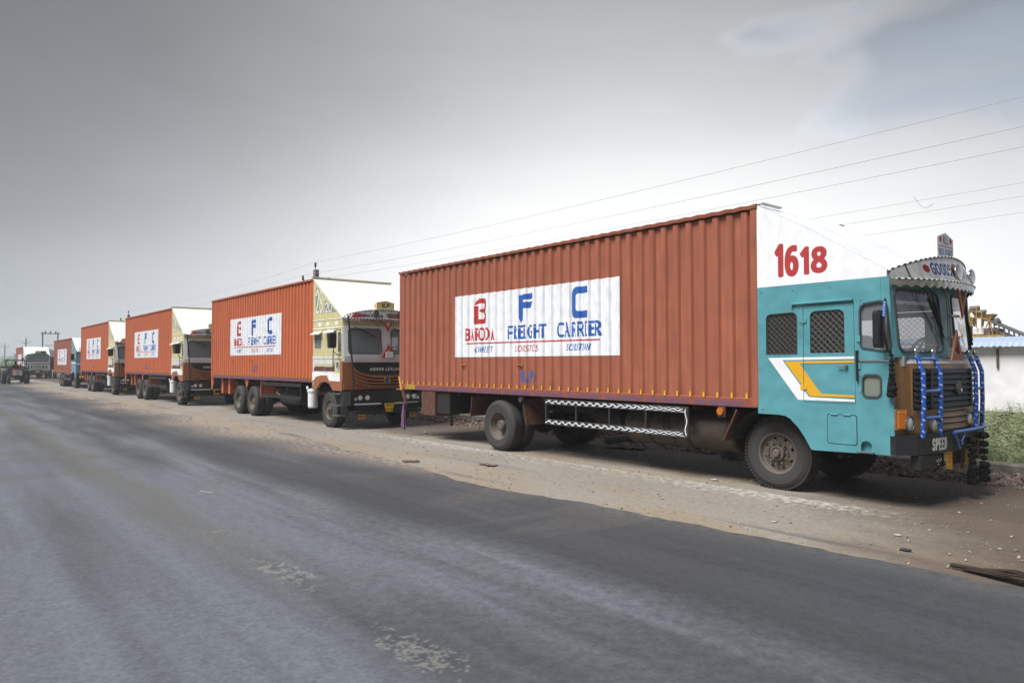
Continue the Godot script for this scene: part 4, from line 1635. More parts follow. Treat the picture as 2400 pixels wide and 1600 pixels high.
func visor(t: Node3D, base_y: float, crown: float, x_mid: float, x_end: float, print_mat: Material, lamps := true) -> Node3D:
	# bright sheet-metal sun visor: bowed in plan, arched along its top edge, scalloped below
	var o := part(t, "visor")
	var n := 40
	var xo := func(q: float) -> float: return lerpf(x_mid, x_end, q * q * q * q * 0.35 + q * q * 0.65)
	var yo := func(q: float) -> float: return base_y + 0.06 + (crown - base_y - 0.06) * pow(maxf(0.0, 1.0 - q * q), 0.75)
	var face := G.new()
	var skirt := G.new()
	var lid := G.new()
	var bead := []
	var bead2 := []
	for i in n:
		var q0 := lerpf(-1.0, 1.0, float(i) / n)
		var q1 := lerpf(-1.0, 1.0, float(i + 1) / n)
		var a := Vector3(xo.call(q0), base_y, q0 * W)
		var b := Vector3(xo.call(q1), base_y, q1 * W)
		var c := Vector3(xo.call(q1) - 0.10, yo.call(q1), q1 * (W - 0.02))
		var d := Vector3(xo.call(q0) - 0.10, yo.call(q0), q0 * (W - 0.02))
		face.quad(d, c, b, a, Vector3(1, 0.2, 0), Vector2((1 - q0) / 2, 1 - (d.y - base_y) / (crown - base_y)), Vector2((1 - q1) / 2, 1 - (c.y - base_y) / (crown - base_y)), Vector2((1 - q1) / 2, 1), Vector2((1 - q0) / 2, 1))
		lid.quad(d, c, Vector3(-0.62, c.y - 0.10, c.z), Vector3(-0.62, d.y - 0.10, d.z), Vector3.UP)
		lid.quad(a, b, Vector3(-0.42, base_y - 0.01, b.z), Vector3(-0.42, base_y - 0.01, a.z), Vector3.DOWN)
		for k in 3:
			var e0 := lerpf(q0, q1, k / 3.0)
			var e1 := lerpf(q0, q1, (k + 1) / 3.0)
			var s0 := 0.072 + 0.014 * sin(e0 * 58.0)
			var s1 := 0.072 + 0.014 * sin(e1 * 58.0)
			skirt.quad(Vector3(xo.call(e0) + 0.012, base_y + 0.012, e0 * W), Vector3(xo.call(e1) + 0.012, base_y + 0.012, e1 * W), Vector3(xo.call(e1) - 0.005, base_y - s1, e1 * W), Vector3(xo.call(e0) - 0.005, base_y - s0, e0 * W), Vector3.RIGHT)
		bead.append(d + Vector3(0.005, 0.0, 0))
		bead2.append(a + Vector3(0.014, 0.01, 0))
	put(o, "visor_face", face, print_mat)
	put(o, "skirt", skirt, M.visor_steel)
	put(o, "lid", lid, M.visor_steel)
	for s in [-1.0, 1.0]:
		var g := G.new()
		g.quad(Vector3(xo.call(1.0), base_y, s * W), Vector3(-0.62, base_y, s * W), Vector3(-0.62, base_y + 0.05, s * (W - 0.02)), Vector3(xo.call(1.0) - 0.1, base_y + 0.06, s * (W - 0.02)), Vector3(0, 0, s))
		put(o, "cheek", g, M.visor_steel)
	var g := G.new()
	g.tube(bead, 0.011, 6)
	put(o, "bead", g, M.beading)
	g = G.new()
	g.tube(bead2, 0.010, 6)
	put(o, "bead", g, M.beading)
	if lamps:
		for q in [0.02, -0.52]:
			# a domed tin hood set on the face
			g = G.new()
			var c := Vector3(xo.call(q) - 0.02, base_y + 0.14, q * W)
			g.ball(c, 0.115, 16, Vector3(0.24, 0.9, 1.0))
			put(o, "hood", g, M.steel)
	return o


# ------------------------------------------------------------------ the teal truck in front
func teal_prints() -> void:
	printed("sign_print", sign_image(), 0.5)
	var im := canvas(168, 104, Color(0.18, 0.35, 0.62, 0.0))
	letters(im, "N.P", 10, 10, 136, 96, 6.5, Color("2f5a9e"), 0.0, 0.2)
	brush(im, Vector2(140, 10), Vector2(152, 50), 2.0, Color("2f5a9e"))
	brush(im, Vector2(152, 50), Vector2(142, 96), 2.0, Color("2f5a9e"))
	printed("np_print", im, 0.6, true)
	printed("sill_print", sill_image(), 0.6, true)
	# big number on the wind deflector: 1.72 by 1.135 m
	im = canvas(688, 454, Color("f1f2f6"))
	var red := Color("b23c3c")
	for q in [["1", 0.270, 0.400, 3.28, 2.835], ["6", 0.415, 0.612, 3.24, 2.83], ["1", 0.630, 0.755, 3.20, 2.835], ["8", 0.775, 0.995, 3.18, 2.84]]:
		type(im, q[0], q[1] * 400, (3.86 - q[3]) * 400, q[2] * 400, (3.86 - q[4]) * 400, red, 1.6)
	worn(im, 0.05, 5)
	printed("number_print", im, 0.42)
	# visor lettering, about 2.6 by 0.36 m of unrolled tin
	im = canvas(1040, 150, Color("d2d2d0"))
	fill(im, [60, 150, 130, 40, 470, 22, 560, 150], Color("e2e2e0"))
	disc(im, Vector2(230, 82), 22, Color("b13a2e"))
	type(im, "GOODS", 262, 46, 446, 114, Color("394a86"), 1.2)
	disc(im, Vector2(500, 84), 46, Color("8d3a34"))
	type(im, "CARRIER", 640, 50, 868, 114, Color("394a86"), 1.2)
	disc(im, Vector2(600, 84), 30, Color("9c3f38"))
	disc(im, Vector2(905, 86), 22, Color("b13a2e"))
	brush(im, Vector2(120, 40), Vector2(110, 140), 4, Color("4b4a44"))
	worn(im, 0.15, 6)
	var vm := printed("visor_print", im, 0.24)
	vm.metallic = 0.75
	var vs := mat("visor_steel", "d6d6d4", 0.26, blotch, 1.4)
	vs.metallic = 0.75
	# beading: a twisted dark and bright cord
	im = canvas(8, 32, Color("e6e6e6"))
	im.fill_rect(Rect2i(0, 0, 8, 15), Color("2b2b2b"))
	var bd := printed("beading", im, 0.4)
	bd.texture_repeat = true
	bd.uv1_scale = Vector3(1, 12, 1)
	# permit board
	im = canvas(220, 150, Color("dde0ea"))
	disc(im, Vector2(40, 42), 17, Color("b2483f"))
	disc(im, Vector2(180, 42), 17, Color("b2483f"))
	type(im, "ALL", 72, 18, 148, 66, Color("3f5a92"), 1.0)
	brush(im, Vector2(10, 78), Vector2(210, 78), 2.5, Color("b2483f"))
	type(im, "INDIA PERMIT", 12, 90, 208, 138, Color("3f5a92"), 0.9)
	printed("permit_print", im, 0.6)
	# blue tape with a white spiral
	im = canvas(64, 64, Color("1d4fa3"))
	for k in [-64, 0, 64]:
		brush(im, Vector2(0, 40 + k), Vector2(64, 10 + k), 2.6, Color("c9d3e6"))
	var tape := printed("blue_tape", im, 0.4)
	tape.texture_repeat = true
	tape.uv1_scale = Vector3(1, 7.5, 1)
	im = canvas(64, 64, Color("3764b4"))
	for k in 4:
		brush(im, Vector2(0, 8 + 16 * k), Vector2(64, 4 + 16 * k), 1.4, Color("aabbdf"))
	var tape2 := printed("blue_tape_fine", im, 0.4)
	tape2.texture_repeat = true
	tape2.uv1_scale = Vector3(1, 8, 1)
	im = canvas(220, 90, Color(1, 1, 1, 0))
	letters(im, "SPEED", 4, 6, 186, 84, 7.0, Color("dedede"), 0.06, 0.15)
	printed("speed_print", im, 0.6, true)
	im = canvas(128, 160, Color("dba51b"))
	for q in [[20, 44, 108, 40], [34, 44, 30, 110], [30, 110, 60, 104], [62, 46, 60, 118], [62, 78, 92, 70], [92, 44, 94, 122]]:
		brush(im, Vector2(q[0], q[1]), Vector2(q[2], q[3]), 5, Color("b0452a"))
	im.fill_rect(Rect2i(8, 8, 112, 4), Color("b0452a"))
	im.fill_rect(Rect2i(8, 148, 112, 4), Color("b0452a"))
	printed("card_print", im, 0.6)
	im = canvas(150, 56, Color("c9a227"))
	type(im, "NL01N1205", 8, 10, 142, 46, Color("262318"), 0.6)
	printed("tail_plate_print", im, 0.6)


func bow(z: float, k := 0.115) -> float:
	return -k * z * z


func teal_truck() -> void:
	var t := thing("container_truck", "teal-cabbed truck with a rust-red container and a white wind deflector numbered 1618", "truck", Vector3(-3.5, 0, -9.95), "container trucks parked in a row on the shoulder")
	var back := -11.5
	var front := -2.02
	container(t, back, front, 1.10, 3.86, M.oxide, Rect2(-9.215, 1.835, 4.7, 1.285), Vector2(-7.03, 1.33))
	running_gear(t, back, -1.89, [-7.73], 0.497, 0.95, 1.10)
	var near := func(u, v, w): return Vector3(u, v, W - w)
	var far := func(u, v, w): return Vector3(u, v, -W + w)
	# --- cab sides
	var outline := poly([-2.02, 2.725, -2.015, 1.03, -1.72, 1.03, -1.62, 1.02, -1.55, 0.985, -1.44, 0.88, -1.36, 0.77, -1.27, 0.62, -1.24, 0.61, -0.25, 0.635, -0.25, 1.80, -0.285, 2.70, -0.285, 2.725])
	var w1 := PackedVector2Array([Vector2(-1.877, 1.83), Vector2(-1.447, 1.83), Vector2(-1.447, 2.30), Vector2(-1.46, 2.335), Vector2(-1.50, 2.36), Vector2(-1.82, 2.35), Vector2(-1.86, 2.335), Vector2(-1.877, 2.30)])
	var door_o := poly([-1.355, 1.21, -0.702, 1.218, -0.708, 2.445, -1.355, 2.445])
	var w2 := PackedVector2Array([Vector2(-1.268, 1.832), Vector2(-0.822, 1.834), Vector2(-0.824, 2.30), Vector2(-0.84, 2.345), Vector2(-0.89, 2.37), Vector2(-1.20, 2.365), Vector2(-1.25, 2.345), Vector2(-1.268, 2.31)])
	var w3 := PackedVector2Array([Vector2(-0.60, 1.90), Vector2(-0.33, 1.855), Vector2(-0.29, 1.87), Vector2(-0.275, 1.91), Vector2(-0.325, 2.37), Vector2(-0.35, 2.42), Vector2(-0.40, 2.43), Vector2(-0.57, 2.41), Vector2(-0.61, 2.38), Vector2(-0.622, 2.33), Vector2(-0.622, 1.94)])
	var port := rrect(-0.597, 1.315, -0.404, 1.556, 0.05)
	var slot := PackedVector2Array([Vector2(-0.64, 0.655), Vector2(-0.51, 0.655), Vector2(-0.51, 0.73), Vector2(-0.53, 0.765), Vector2(-0.575, 0.78), Vector2(-0.62, 0.765), Vector2(-0.64, 0.73)])
	for s in [1.0, -1.0]:
		var fn: Callable = near if s > 0 else far
		var g := G.new()
		g.plate(outline, [w1, grow(door_o, 0.006), w3, port, slot], fn, 0.03)
		put(t, "cab_side", g, M.teal)
		var d := part(t, "door")
		g = G.new()
		g.plate(door_o, [w2], func(u, v, w): return fn.call(u, v, w + 0.002), 0.03)
		put(d, "door_skin", g, M.teal)
		put(d, "window_mesh", lattice(w2, func(u, v, w): return fn.call(u, v, 0.016 + w), 0.078, 0.0026), M.wire)
		put(d, "pane", pane(w2, fn, 0.024), M.smoked_glass)
		g = G.new()
		g.tube([Vector3(-0.90, 1.665, s * (W + 0.03)), Vector3(-0.80, 1.668, s * (W + 0.03))], 0.009, 6)
		g.cyl(Vector3(-0.80, 1.668, s * W), Vector3(-0.80, 1.668, s * (W + 0.035)), 0.02, -1.0, 10)
		put(d, "handle", g, M.dull_steel)
		for hy in [1.40, 2.25]:
			g = G.new()
			g.box(Vector3(-1.355, hy, s * (W + 0.004)), Vector3(0.09, 0.06, 0.014), 0.003)
			g.cyl(Vector3(-1.355, hy - 0.04, s * (W + 0.01)), Vector3(-1.355, hy + 0.04, s * (W + 0.01)), 0.009, -1.0, 8)
			put(d, "hinge", g, M.yellow_paint if hy < 1.5 else M.teal)
		put(t, "window_mesh", lattice(w1, func(u, v, w): return fn.call(u, v, 0.016 + w), 0.074, 0.0015), M.wire)
		put(t, "side_window", pane(w1, fn, 0.024), M.smoked_glass)
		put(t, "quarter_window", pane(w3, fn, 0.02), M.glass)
		put(t, "gasket", gasket(w3, fn, 0.02, 0.012), M.window_rubber)
		put(t, "gasket", gasket(w1, fn, 0.008, 0.004), M.window_rubber)
		put(t, "port_window", pane(port, fn, 0.012), M.port_glass)
		put(t, "gasket", gasket(port, fn, 0.022, 0.012), M.window_rubber)
		g = G.new()
		g.box(Vector3(-1.11, 2.474, s * (W + 0.012)), Vector3(0.81, 0.022, 0.045), 0.004, Basis(Vector3.BACK, 0.012))
		g.box(Vector3(-1.50, 2.455, s * (W + 0.012)), Vector3(0.02, 0.05, 0.04), 0.004)
		put(t, "rain_gutter", g, M.teal)
		# fuel flap with two hinges and a rounded edge
		var flap := part(t, "flap")
		g = G.new()
		g.plate(rrect(-1.046, 0.72, -0.688, 1.072, 0.03), [], func(u, v, w): return fn.call(u, v, w - 0.005), 0.008)
		put(flap, "flap_skin", g, M.teal)
		for hx in [-0.96, -0.80]:
			g = G.new()
			g.cyl(Vector3(hx - 0.045, 1.075, s * (W + 0.008)), Vector3(hx + 0.045, 1.075, s * (W + 0.008)), 0.011, -1.0, 8)
			put(flap, "hinge", g, M.teal)
		g = G.new()
		g.plate(rrect(-1.055, 0.711, -0.679, 1.081, 0.033), [rrect(-1.046, 0.72, -0.688, 1.072, 0.03)], func(u, v, w): return fn.call(u, v, w - 0.001), 0.004)
		put(flap, "seam", g, M.charcoal)
		g = G.new()
		g.box(Vector3(-0.575, 0.646, s * (W + 0.03)), Vector3(0.20, 0.014, 0.06), 0.003)
		put(t, "step", g, M.dull_steel)
		g = G.new()
		g.box(Vector3(-0.575, 0.71, s * (W - 0.07)), Vector3(0.16, 0.16, 0.02))
		put(t, "step_well", g, M.teal)
		# weld seam, bolts and a patch plate
		g = G.new()
		g.box(Vector3(-0.385, 2.585, s * W), Vector3(0.008, 0.26, 0.008))
		put(t, "weld_seam", g, M.teal)
		for q in [[-0.62, 2.47], [-0.36, 2.44], [-0.645, 1.56], [-0.645, 1.36], [-1.95, 2.66], [-1.95, 1.1], [-1.5, 2.66], [-1.0, 2.66]]:
			g = G.new()
			g.cyl(Vector3(q[0], q[1], s * W), Vector3(q[0], q[1], s * (W + 0.008)), 0.012, 0.008, 8)
			put(t, "bolt", g, M.teal)
		# grab rail and belt moulding
		g = G.new()
		g.tube([Vector3(-0.665, 1.855, s * (W + 0.03)), Vector3(-0.66, 1.50, s * (W + 0.03))], 0.013, 6)
		for hy in [1.85, 1.50]:
			g.cyl(Vector3(-0.662, hy, s * W), Vector3(-0.662, hy, s * (W + 0.03)), 0.012, -1.0, 6)
		put(t, "grab_rail", g, M.charcoal)
		for hy in [2.0, 1.67]:
			g = G.new()
			g.box(Vector3(-0.648, hy, s * (W + 0.006)), Vector3(0.045, 0.075, 0.016), 0.003)
			put(t, "bracket", g, M.teal)
		g = G.new()
		g.box(Vector3(-0.45, 1.735, s * (W + 0.006)), Vector3(0.44, 0.02, 0.014), 0.003)
		put(t, "belt_moulding", g, M.steel)
		# chevron stripes, split where the door opens
		for q in [["white_paint", [-1.856, 1.775, -0.704, 1.788, -0.704, 1.757, -1.653, 1.746, -1.290, 1.276, -0.704, 1.264, -0.704, 1.240, -1.438, 1.236]], ["yellow_paint", [-1.618, 1.729, -0.704, 1.738, -0.704, 1.712, -1.414, 1.701, -1.130, 1.325, -0.704, 1.315, -0.704, 1.290, -1.273, 1.288]]]:
			for half in [poly([-2.0, 0.5, -1.362, 0.5, -1.362, 2.5, -2.0, 2.5]), poly([-1.354, 0.5, -0.70, 0.5, -0.70, 2.5, -1.354, 2.5])]:
				for pc in Geometry2D.intersect_polygons(poly(q[1]), half):
					g = G.new()
					g.plate(pc, [], func(u, v, w): return fn.call(u, v, w - 0.003), 0.004)
					put(d if pc[0].x > -1.355 else t, "stripe", g, M[q[0]])
	# --- wind deflector
	var df := part(t, "wind_deflector")
	var side := poly([-2.02, 2.725, -0.31, 2.725, -0.31, 2.80, -0.70, 3.06, -1.30, 3.44, -2.02, 3.86])
	for s in [1.0, -1.0]:
		var g := G.new()
		g.plate(side, [], near if s > 0 else far, 0.02, [], Rect2(-2.02, 2.725, 1.72, 1.135))
		put(df, "deflector_side", g, M.number_print if s > 0 else M.white_paint)
	var g := G.new()
	var ridge := [Vector2(-2.02, 3.862), Vector2(-1.30, 3.442), Vector2(-0.70, 3.062), Vector2(-0.31, 2.802)]
	for i in 3:
		g.quad(Vector3(ridge[i].x, ridge[i].y, W + 0.002), Vector3(ridge[i].x, ridge[i].y, -W - 0.002), Vector3(ridge[i + 1].x, ridge[i + 1].y, -W - 0.002), Vector3(ridge[i + 1].x, ridge[i + 1].y, W + 0.002), Vector3(0.5, 1, 0))
	put(df, "deflector_sheet", g, M.white_paint)
	g = G.new()
	g.box(Vector3(-1.95, 3.868, 0.95), Vector3(0.06, 0.025, 0.5), 0.005)
	put(df, "edge_strip", g, M.pale_trim)
	# --- cab front, bowed in plan
	var cuts := []
	for k in 23:
		cuts.append(-1.15 + k * 0.1)
	var wind := func(u, v, w): return Vector3(lerpf(-0.075, -0.15, clampf((v - 1.8) / 0.9, 0.0, 1.0)) + bow(u) - w, v, u)
	var ws := []
	for s in [1.0, -1.0]:
		var p := PackedVector2Array()
		for q in rrect(0.215, 1.85, 1.10, 2.565, 0.085, 5):
			p.append(Vector2(q.x * s, q.y))
		if s < 0:
			p.reverse()
		ws.append(p)
	g = G.new()
	g.plate(poly([-1.196, 1.775, 1.196, 1.775, 1.196, 2.70, -1.196, 2.70]), ws, wind, 0.03, cuts)
	put(t, "windscreen_frame", g, M.teal)
	for p in ws:
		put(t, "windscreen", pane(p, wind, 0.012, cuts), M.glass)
		put(t, "gasket", gasket(p, wind, 0.024, 0.014, cuts), M.window_rubber)
	var cowl := func(u, v, w): return Vector3(-0.055 + bow(u, 0.10) - 0.06 * pow(absf(u) / 1.2, 8.0) - 0.05 * smoothstep(1.62, 1.80, v) - w, v, u)
	var grille_o := rrect(-0.93, 1.15, 0.93, 1.64, 0.03)
	var low_o := rrect(-0.46, 0.90, 0.46, 1.12, 0.02)
	g = G.new()
	g.plate(poly([-1.196, 0.882, 1.196, 0.882, 1.196, 1.70, -1.196, 1.70]), [grille_o, low_o], cowl, 0.03, cuts)
	put(t, "cowl", g, M.brown_cowl)
	g = G.new()
	g.plate(poly([-1.06, 1.702, 1.06, 1.702, 1.06, 1.773, -1.06, 1.773]), [], cowl, 0.03, cuts)
	put(t, "bonnet_strip", g, M.white_paint)
	for s in [-1.0, 1.0]:
		g = G.new()
		g.plate(poly([1.063 * s, 1.702, 1.196 * s, 1.702, 1.196 * s, 1.773, 1.063 * s, 1.773]), [], cowl, 0.03, cuts)
		put(t, "bonnet_strip", g, M.brown_cowl)
		g = G.new()
		g.box(Vector3(-0.305, 1.32, s * 1.14), Vector3(0.07, 0.86, 0.05), 0.01)
		put(t, "corner_pillar", g, M.brown_cowl)
	var gr := part(t, "grille")
	for k in 7:
		g = G.new()
		var y := 1.185 + k * 0.068
		g.plate(poly([-0.92, y, 0.92, y, 0.92, y + 0.05, -0.92, y + 0.05]), [], func(u, v, w): return cowl.call(u, v, w) + Vector3(0.005 + 0.028 * (1.0 - (v - y) / 0.05), 0, 0), 0.02, cuts)
		put(gr, "louvre", g, M.black_plastic)
	g = G.new()
	g.plate(poly([-0.93, 1.15, 0.93, 1.15, 0.93, 1.64, -0.93, 1.64]), [], func(u, v, w): return cowl.call(u, v, w + 0.05), 0.01, cuts)
	put(gr, "grille_back", g, M.black_plastic)
	for u in [-0.62, 0.62]:
		g = G.new()
		g.box(cowl.call(u, 1.395, 0.0) + Vector3(0.012, 0, 0), Vector3(0.05, 0.49, 0.05), 0.006)
		put(gr, "divider", g, M.black_plastic)
	g = G.new()
	g.lathe([Vector2(0.075, 0), Vector2(0.078, 0.02), Vector2(0.066, 0.028), Vector2(0.06, 0.012), Vector2(0, 0.012)], Vector3(-0.02, 1.40, -0.06), Vector3.RIGHT, 24)
	g.lathe([Vector2(0.035, 0.012), Vector2(0.037, 0.025), Vector2(0.026, 0.03), Vector2(0.02, 0.014)], Vector3(-0.02, 1.40, -0.06), Vector3.RIGHT, 16)
	g.box(Vector3(-0.002, 1.44, -0.06), Vector3(0.015, 0.06, 0.014))
	put(gr, "emblem", g, M.dull_steel)
	var lg := part(t, "lower_grille")
	for k in 3:
		g = G.new()
		var y := 0.91 + k * 0.072
		g.plate(poly([-0.45, y, 0.45, y, 0.45, y + 0.052, -0.45, y + 0.052]), [], func(u, v, w): return cowl.call(u, v, w) + Vector3(0.004 + 0.022 * (1.0 - (v - y) / 0.052), 0, 0), 0.02, cuts)
		put(lg, "louvre", g, M.brown_cowl)
	g = G.new()
	g.plate(low_o, [], func(u, v, w): return cowl.call(u, v, w + 0.05), 0.01, cuts)
	put(lg, "grille_back", g, M.black_plastic)
	# --- lamps
	for q in [[1.02, 1.0, "lamp_white"], [0.56, 0.96, "lamp_yellow"], [-0.56, 0.99, "lamp_yellow"], [-1.02, 0.99, "lamp_white"]]:
		var o := part(t, "headlamp")
		var c: Vector3 = cowl.call(q[0], q[1], 0.0)
		g = G.new()
		g.lathe([Vector2(0.10, -0.02), Vector2(0.105, 0.02), Vector2(0.092, 0.035), Vector2(0.085, 0.02)], c, Vector3.RIGHT, 24)
		put(o, "bezel", g, M.dull_steel)
		g = G.new()
		g.ball(c + Vector3(0.012, 0, 0), 0.086, 16, Vector3(0.35, 1, 1))
		put(o, "lens", g, M.lamp_white)
		if q[2] == "lamp_yellow":
			g = G.new()
			g.ball(c + Vector3(0.018, -0.035, 0), 0.055, 14, Vector3(0.5, 1, 1))
			put(o, "yellow_film", g, M.lamp_yellow)
	for s in [-1.0, 1.0]:
		g = G.new()
		g.box(cowl.call(1.13 * s, 1.045, -0.02), Vector3(0.05, 0.21, 0.125), 0.012, Basis(Vector3.UP, -0.55 * s))
		var o := put(t, "turn_signal", g, M.amber)
		g = G.new()
		g.box(cowl.call(1.13 * s, 1.045, -0.008), Vector3(0.05, 0.245, 0.16), 0.01, Basis(Vector3.UP, -0.55 * s))
		put(o, "bezel", g, M.brown_cowl)
	# --- bumper
	var bm := part(t, "bumper")
	var plan := poly([-0.30, 1.20, -0.24, 1.205, -0.07, 1.05, 0.0, 0.60, 0.02, 0.0, 0.0, -0.60, -0.07, -1.05, -0.24, -1.205, -0.30, -1.20, -0.30, -1.10, -0.15, -0.98, -0.10, 0.0, -0.15, 0.98, -0.30, 1.10])
	g = G.new()
	g.plate(plan, [], func(u, v, w): return Vector3(u, 0.86 - w, v), 0.22)
	put(bm, "bumper_beam", g, M.bumper_black)
	g = G.new()
	g.plate(poly([-0.245, 1.20, -0.06, 1.02, 0.01, 0.6, 0.03, 0.0, 0.01, -0.6, -0.06, -1.02, -0.245, -1.20, -0.32, -1.1, -0.32, 1.1]), [], func(u, v, w): return Vector3(u, 0.878 - w, v), 0.016)
	put(bm, "bumper_lip", g, M.charcoal)
	g = G.new()
	for i in 6:
		var z0 := 0.76 - 0.42 * i / 6.0
		var z1 := 0.76 - 0.42 * (i + 1) / 6.0
		var x0 := lerpf(-0.07, 0.0, clampf((1.05 - z0) / 0.45, 0, 1)) + 0.02 * clampf((0.6 - z0) / 0.6, 0, 1) + 0.005
		var x1 := lerpf(-0.07, 0.0, clampf((1.05 - z1) / 0.45, 0, 1)) + 0.02 * clampf((0.6 - z1) / 0.6, 0, 1) + 0.005
		g.quad(Vector3(x0, 0.835, z0), Vector3(x1, 0.835, z1), Vector3(x1, 0.665, z1), Vector3(x0, 0.665, z0), Vector3.RIGHT, Vector2(i / 6.0, 0), Vector2((i + 1) / 6.0, 0), Vector2((i + 1) / 6.0, 1), Vector2(i / 6.0, 1))
	put(bm, "lettering", g, M.speed_print)
	g = G.new()
	g.box(Vector3(-0.10, 0.545, 0.68), Vector3(0.12, 0.17, 0.66), 0.01)
	put(bm, "lower_box", g, M.charcoal)
	g = G.new()
	for q in [[0.60, 0.56, 0.56, 0.53], [0.56, 0.53, 0.52, 0.57], [0.52, 0.57, 0.48, 0.53], [0.48, 0.53, 0.44, 0.57], [0.53, 0.51, 0.53, 0.495]]:
		g.cyl(Vector3(-0.037, q[1], q[0]), Vector3(-0.037, q[3], q[2]), 0.006, -1.0, 5)
	put(bm, "painted_squiggle", g, M.white_paint)
	g = G.new()
	g.box(Vector3(-0.12, 0.55, -0.55), Vector3(0.1, 0.2, 0.9), 0.01)
	put(bm, "lower_box", g, M.charcoal)
	for q in [[0.30, 0.56, 0.17, 0.24, 0.02], [-0.28, 0.60, 0.13, 0.30, 0.0], [-0.78, 0.64, 0.12, 0.26, 0.0]]:
		g = G.new()
		g.plate(poly([-q[2] / 2, -q[3] / 2, q[2] / 2, -q[3] / 2 - q[4], q[2] / 2, q[3] / 2, -q[2] / 2, q[3] / 2]), [], func(u, v, w): return Vector3(0.0 - w, q[1] + v, q[0] - u), 0.004, [], Rect2(-q[2] / 2, -q[3] / 2, q[2], q[3]))
		put(bm, "yellow_card", g, M.card_print)
	# blue ribbon stapled along the bumper
	g = G.new()
	g.tube([Vector3(0.035, 0.87, 0.25), Vector3(0.045, 0.872, -0.1), Vector3(0.035, 0.875, -0.6), Vector3(-0.02, 0.88, -0.95)], 0.022, 6)
	g.tube([Vector3(0.04, 0.87, 0.22), Vector3(0.045, 0.80, 0.20), Vector3(0.04, 0.76, 0.14), Vector3(0.045, 0.70, 0.13), Vector3(0.04, 0.66, 0.08)], 0.014, 5)
	g.tube([Vector3(0.04, 0.86, -0.05), Vector3(0.05, 0.80, -0.02), Vector3(0.045, 0.76, 0.03), Vector3(0.05, 0.72, 0.02)], 0.014, 5)
	put(bm, "ribbon", g, M.blue_tape_fine)
	# --- tape-wrapped crash guards
	for pr in [[0.96, 0.555], [-0.58, -0.86]]:
		var cg := part(t, "crash_guard")
		var xs := []
		for z in pr:
			var x := 0.0 + bow(z, 0.05) + 0.01
			xs.append(x)
			g = G.new()
			g.tube([Vector3(x, 0.84, z), Vector3(x + 0.015, 1.25, z), Vector3(x + 0.012, 1.60, z), Vector3(x - 0.055, 1.80, z)], 0.026, 10)
			put(cg, "post", g, M.blue_tape)
			g = G.new()
			g.ball(Vector3(x - 0.065, 1.845, z), 0.036, 14)
			g.cyl(Vector3(x - 0.058, 1.79, z), Vector3(x - 0.062, 1.83, z), 0.02, -1.0, 8)
			put(cg, "knob", g, M.steel)
		for y in [1.07, 1.38, 1.755]:
			g = G.new()
			var dx := -0.035 if y > 1.7 else 0.012
			g.tube([Vector3(xs[0] + dx, y, pr[0]), Vector3(xs[1] + dx, y, pr[1])], 0.018, 8)
			put(cg, "rung", g, M.blue_tape_fine)
	# --- visor, permit board, warning triangles
	visor(t, 2.685, 3.02, 0.06, -0.30, M.visor_print)
	g = G.new()
	g.plate(PackedVector2Array([Vector2(-0.25, 3.0), Vector2(0.25, 3.0), Vector2(0.25, 3.28), Vector2(0.0, 3.35), Vector2(-0.25, 3.28)]), [], func(u, v, w): return Vector3(-0.12 - w, v, -u - 0.02), 0.16)
	var pb := put(t, "permit_board", g, M.white_paint)
	g = G.new()
	g.plate(PackedVector2Array([Vector2(-0.24, 3.0), Vector2(0.24, 3.0), Vector2(0.24, 3.275), Vector2(0.0, 3.34), Vector2(-0.24, 3.275)]), [], func(u, v, w): return Vector3(-0.116 - w, v, -u - 0.02), 0.003, [], Rect2(-0.25, 3.0, 0.5, 0.35))
	put(pb, "lettering", g, M.permit_print)
	triangle_board(t, Vector3(0.04, 2.475, -0.10), 0.34, 0.42, -1.0, M.faded_orange, null)
	triangle_board(t, Vector3(0.02, 1.93, 0.04), 0.36, 0.38, 1.0, M.faded_orange, null)
	g = G.new()
	for y in [2.29, 2.02]:
		g.box(Vector3(-0.02, y, 0.03), Vector3(0.05, 0.03, 0.26), 0.004)
	g.tube([Vector3(-0.07, 2.62, 0.09), Vector3(-0.05, 2.45, 0.09), Vector3(-0.03, 1.9, 0.09)], 0.011, 6)
	g.tube([Vector3(-0.07, 2.62, 0.15), Vector3(-0.05, 2.45, 0.15), Vector3(-0.03, 1.9, 0.15)], 0.011, 6)
	put(t, "pillar_bracket", g, M.dull_steel)
	wiper(t, Vector3(-0.12, 2.60, 0.55), Vector3(-0.075, 2.02, 0.235), Vector3.RIGHT)
	wiper(t, Vector3(-0.14, 2.60, 0.65), Vector3(-0.10, 2.15, 0.30), Vector3.RIGHT)
	wiper(t, Vector3(-0.14, 2.35, -0.62), Vector3(-0.16, 1.95, -0.95), Vector3.RIGHT)
	# --- mirror
	var mr := part(t, "mirror")
	g = G.new()
	g.plate(rrect(-0.12, -0.22, 0.12, 0.22, 0.06), [], func(u, v, w): return Vector3(-0.37 + w * 0.9, 2.10 + v, W + 0.16 + u * 0.75 + w * 0.25), 0.07)
	put(mr, "mirror_shell", g, M.charcoal)
	g = G.new()
	g.tube([Vector3(-0.33, 2.46, W + 0.01), Vector3(-0.30, 2.40, W + 0.10), Vector3(-0.29, 2.1, W + 0.15), Vector3(-0.27, 1.86, W + 0.10), Vector3(-0.26, 1.80, W + 0.01)], 0.013, 6)
	put(mr, "arm", g, M.charcoal)
	g = G.new()
	g.cyl(Vector3(-0.298, 2.42, W + 0.09), Vector3(-0.292, 2.24, W + 0.135), 0.018, -1.0, 8)
	put(mr, "tape", g, M.blue_tape_fine)
	# --- inside the cab
	var inn := part(t, "interior")
	g = G.new()
	g.box(Vector3(-1.97, 1.9, 0), Vector3(0.03, 1.6, 2.3))
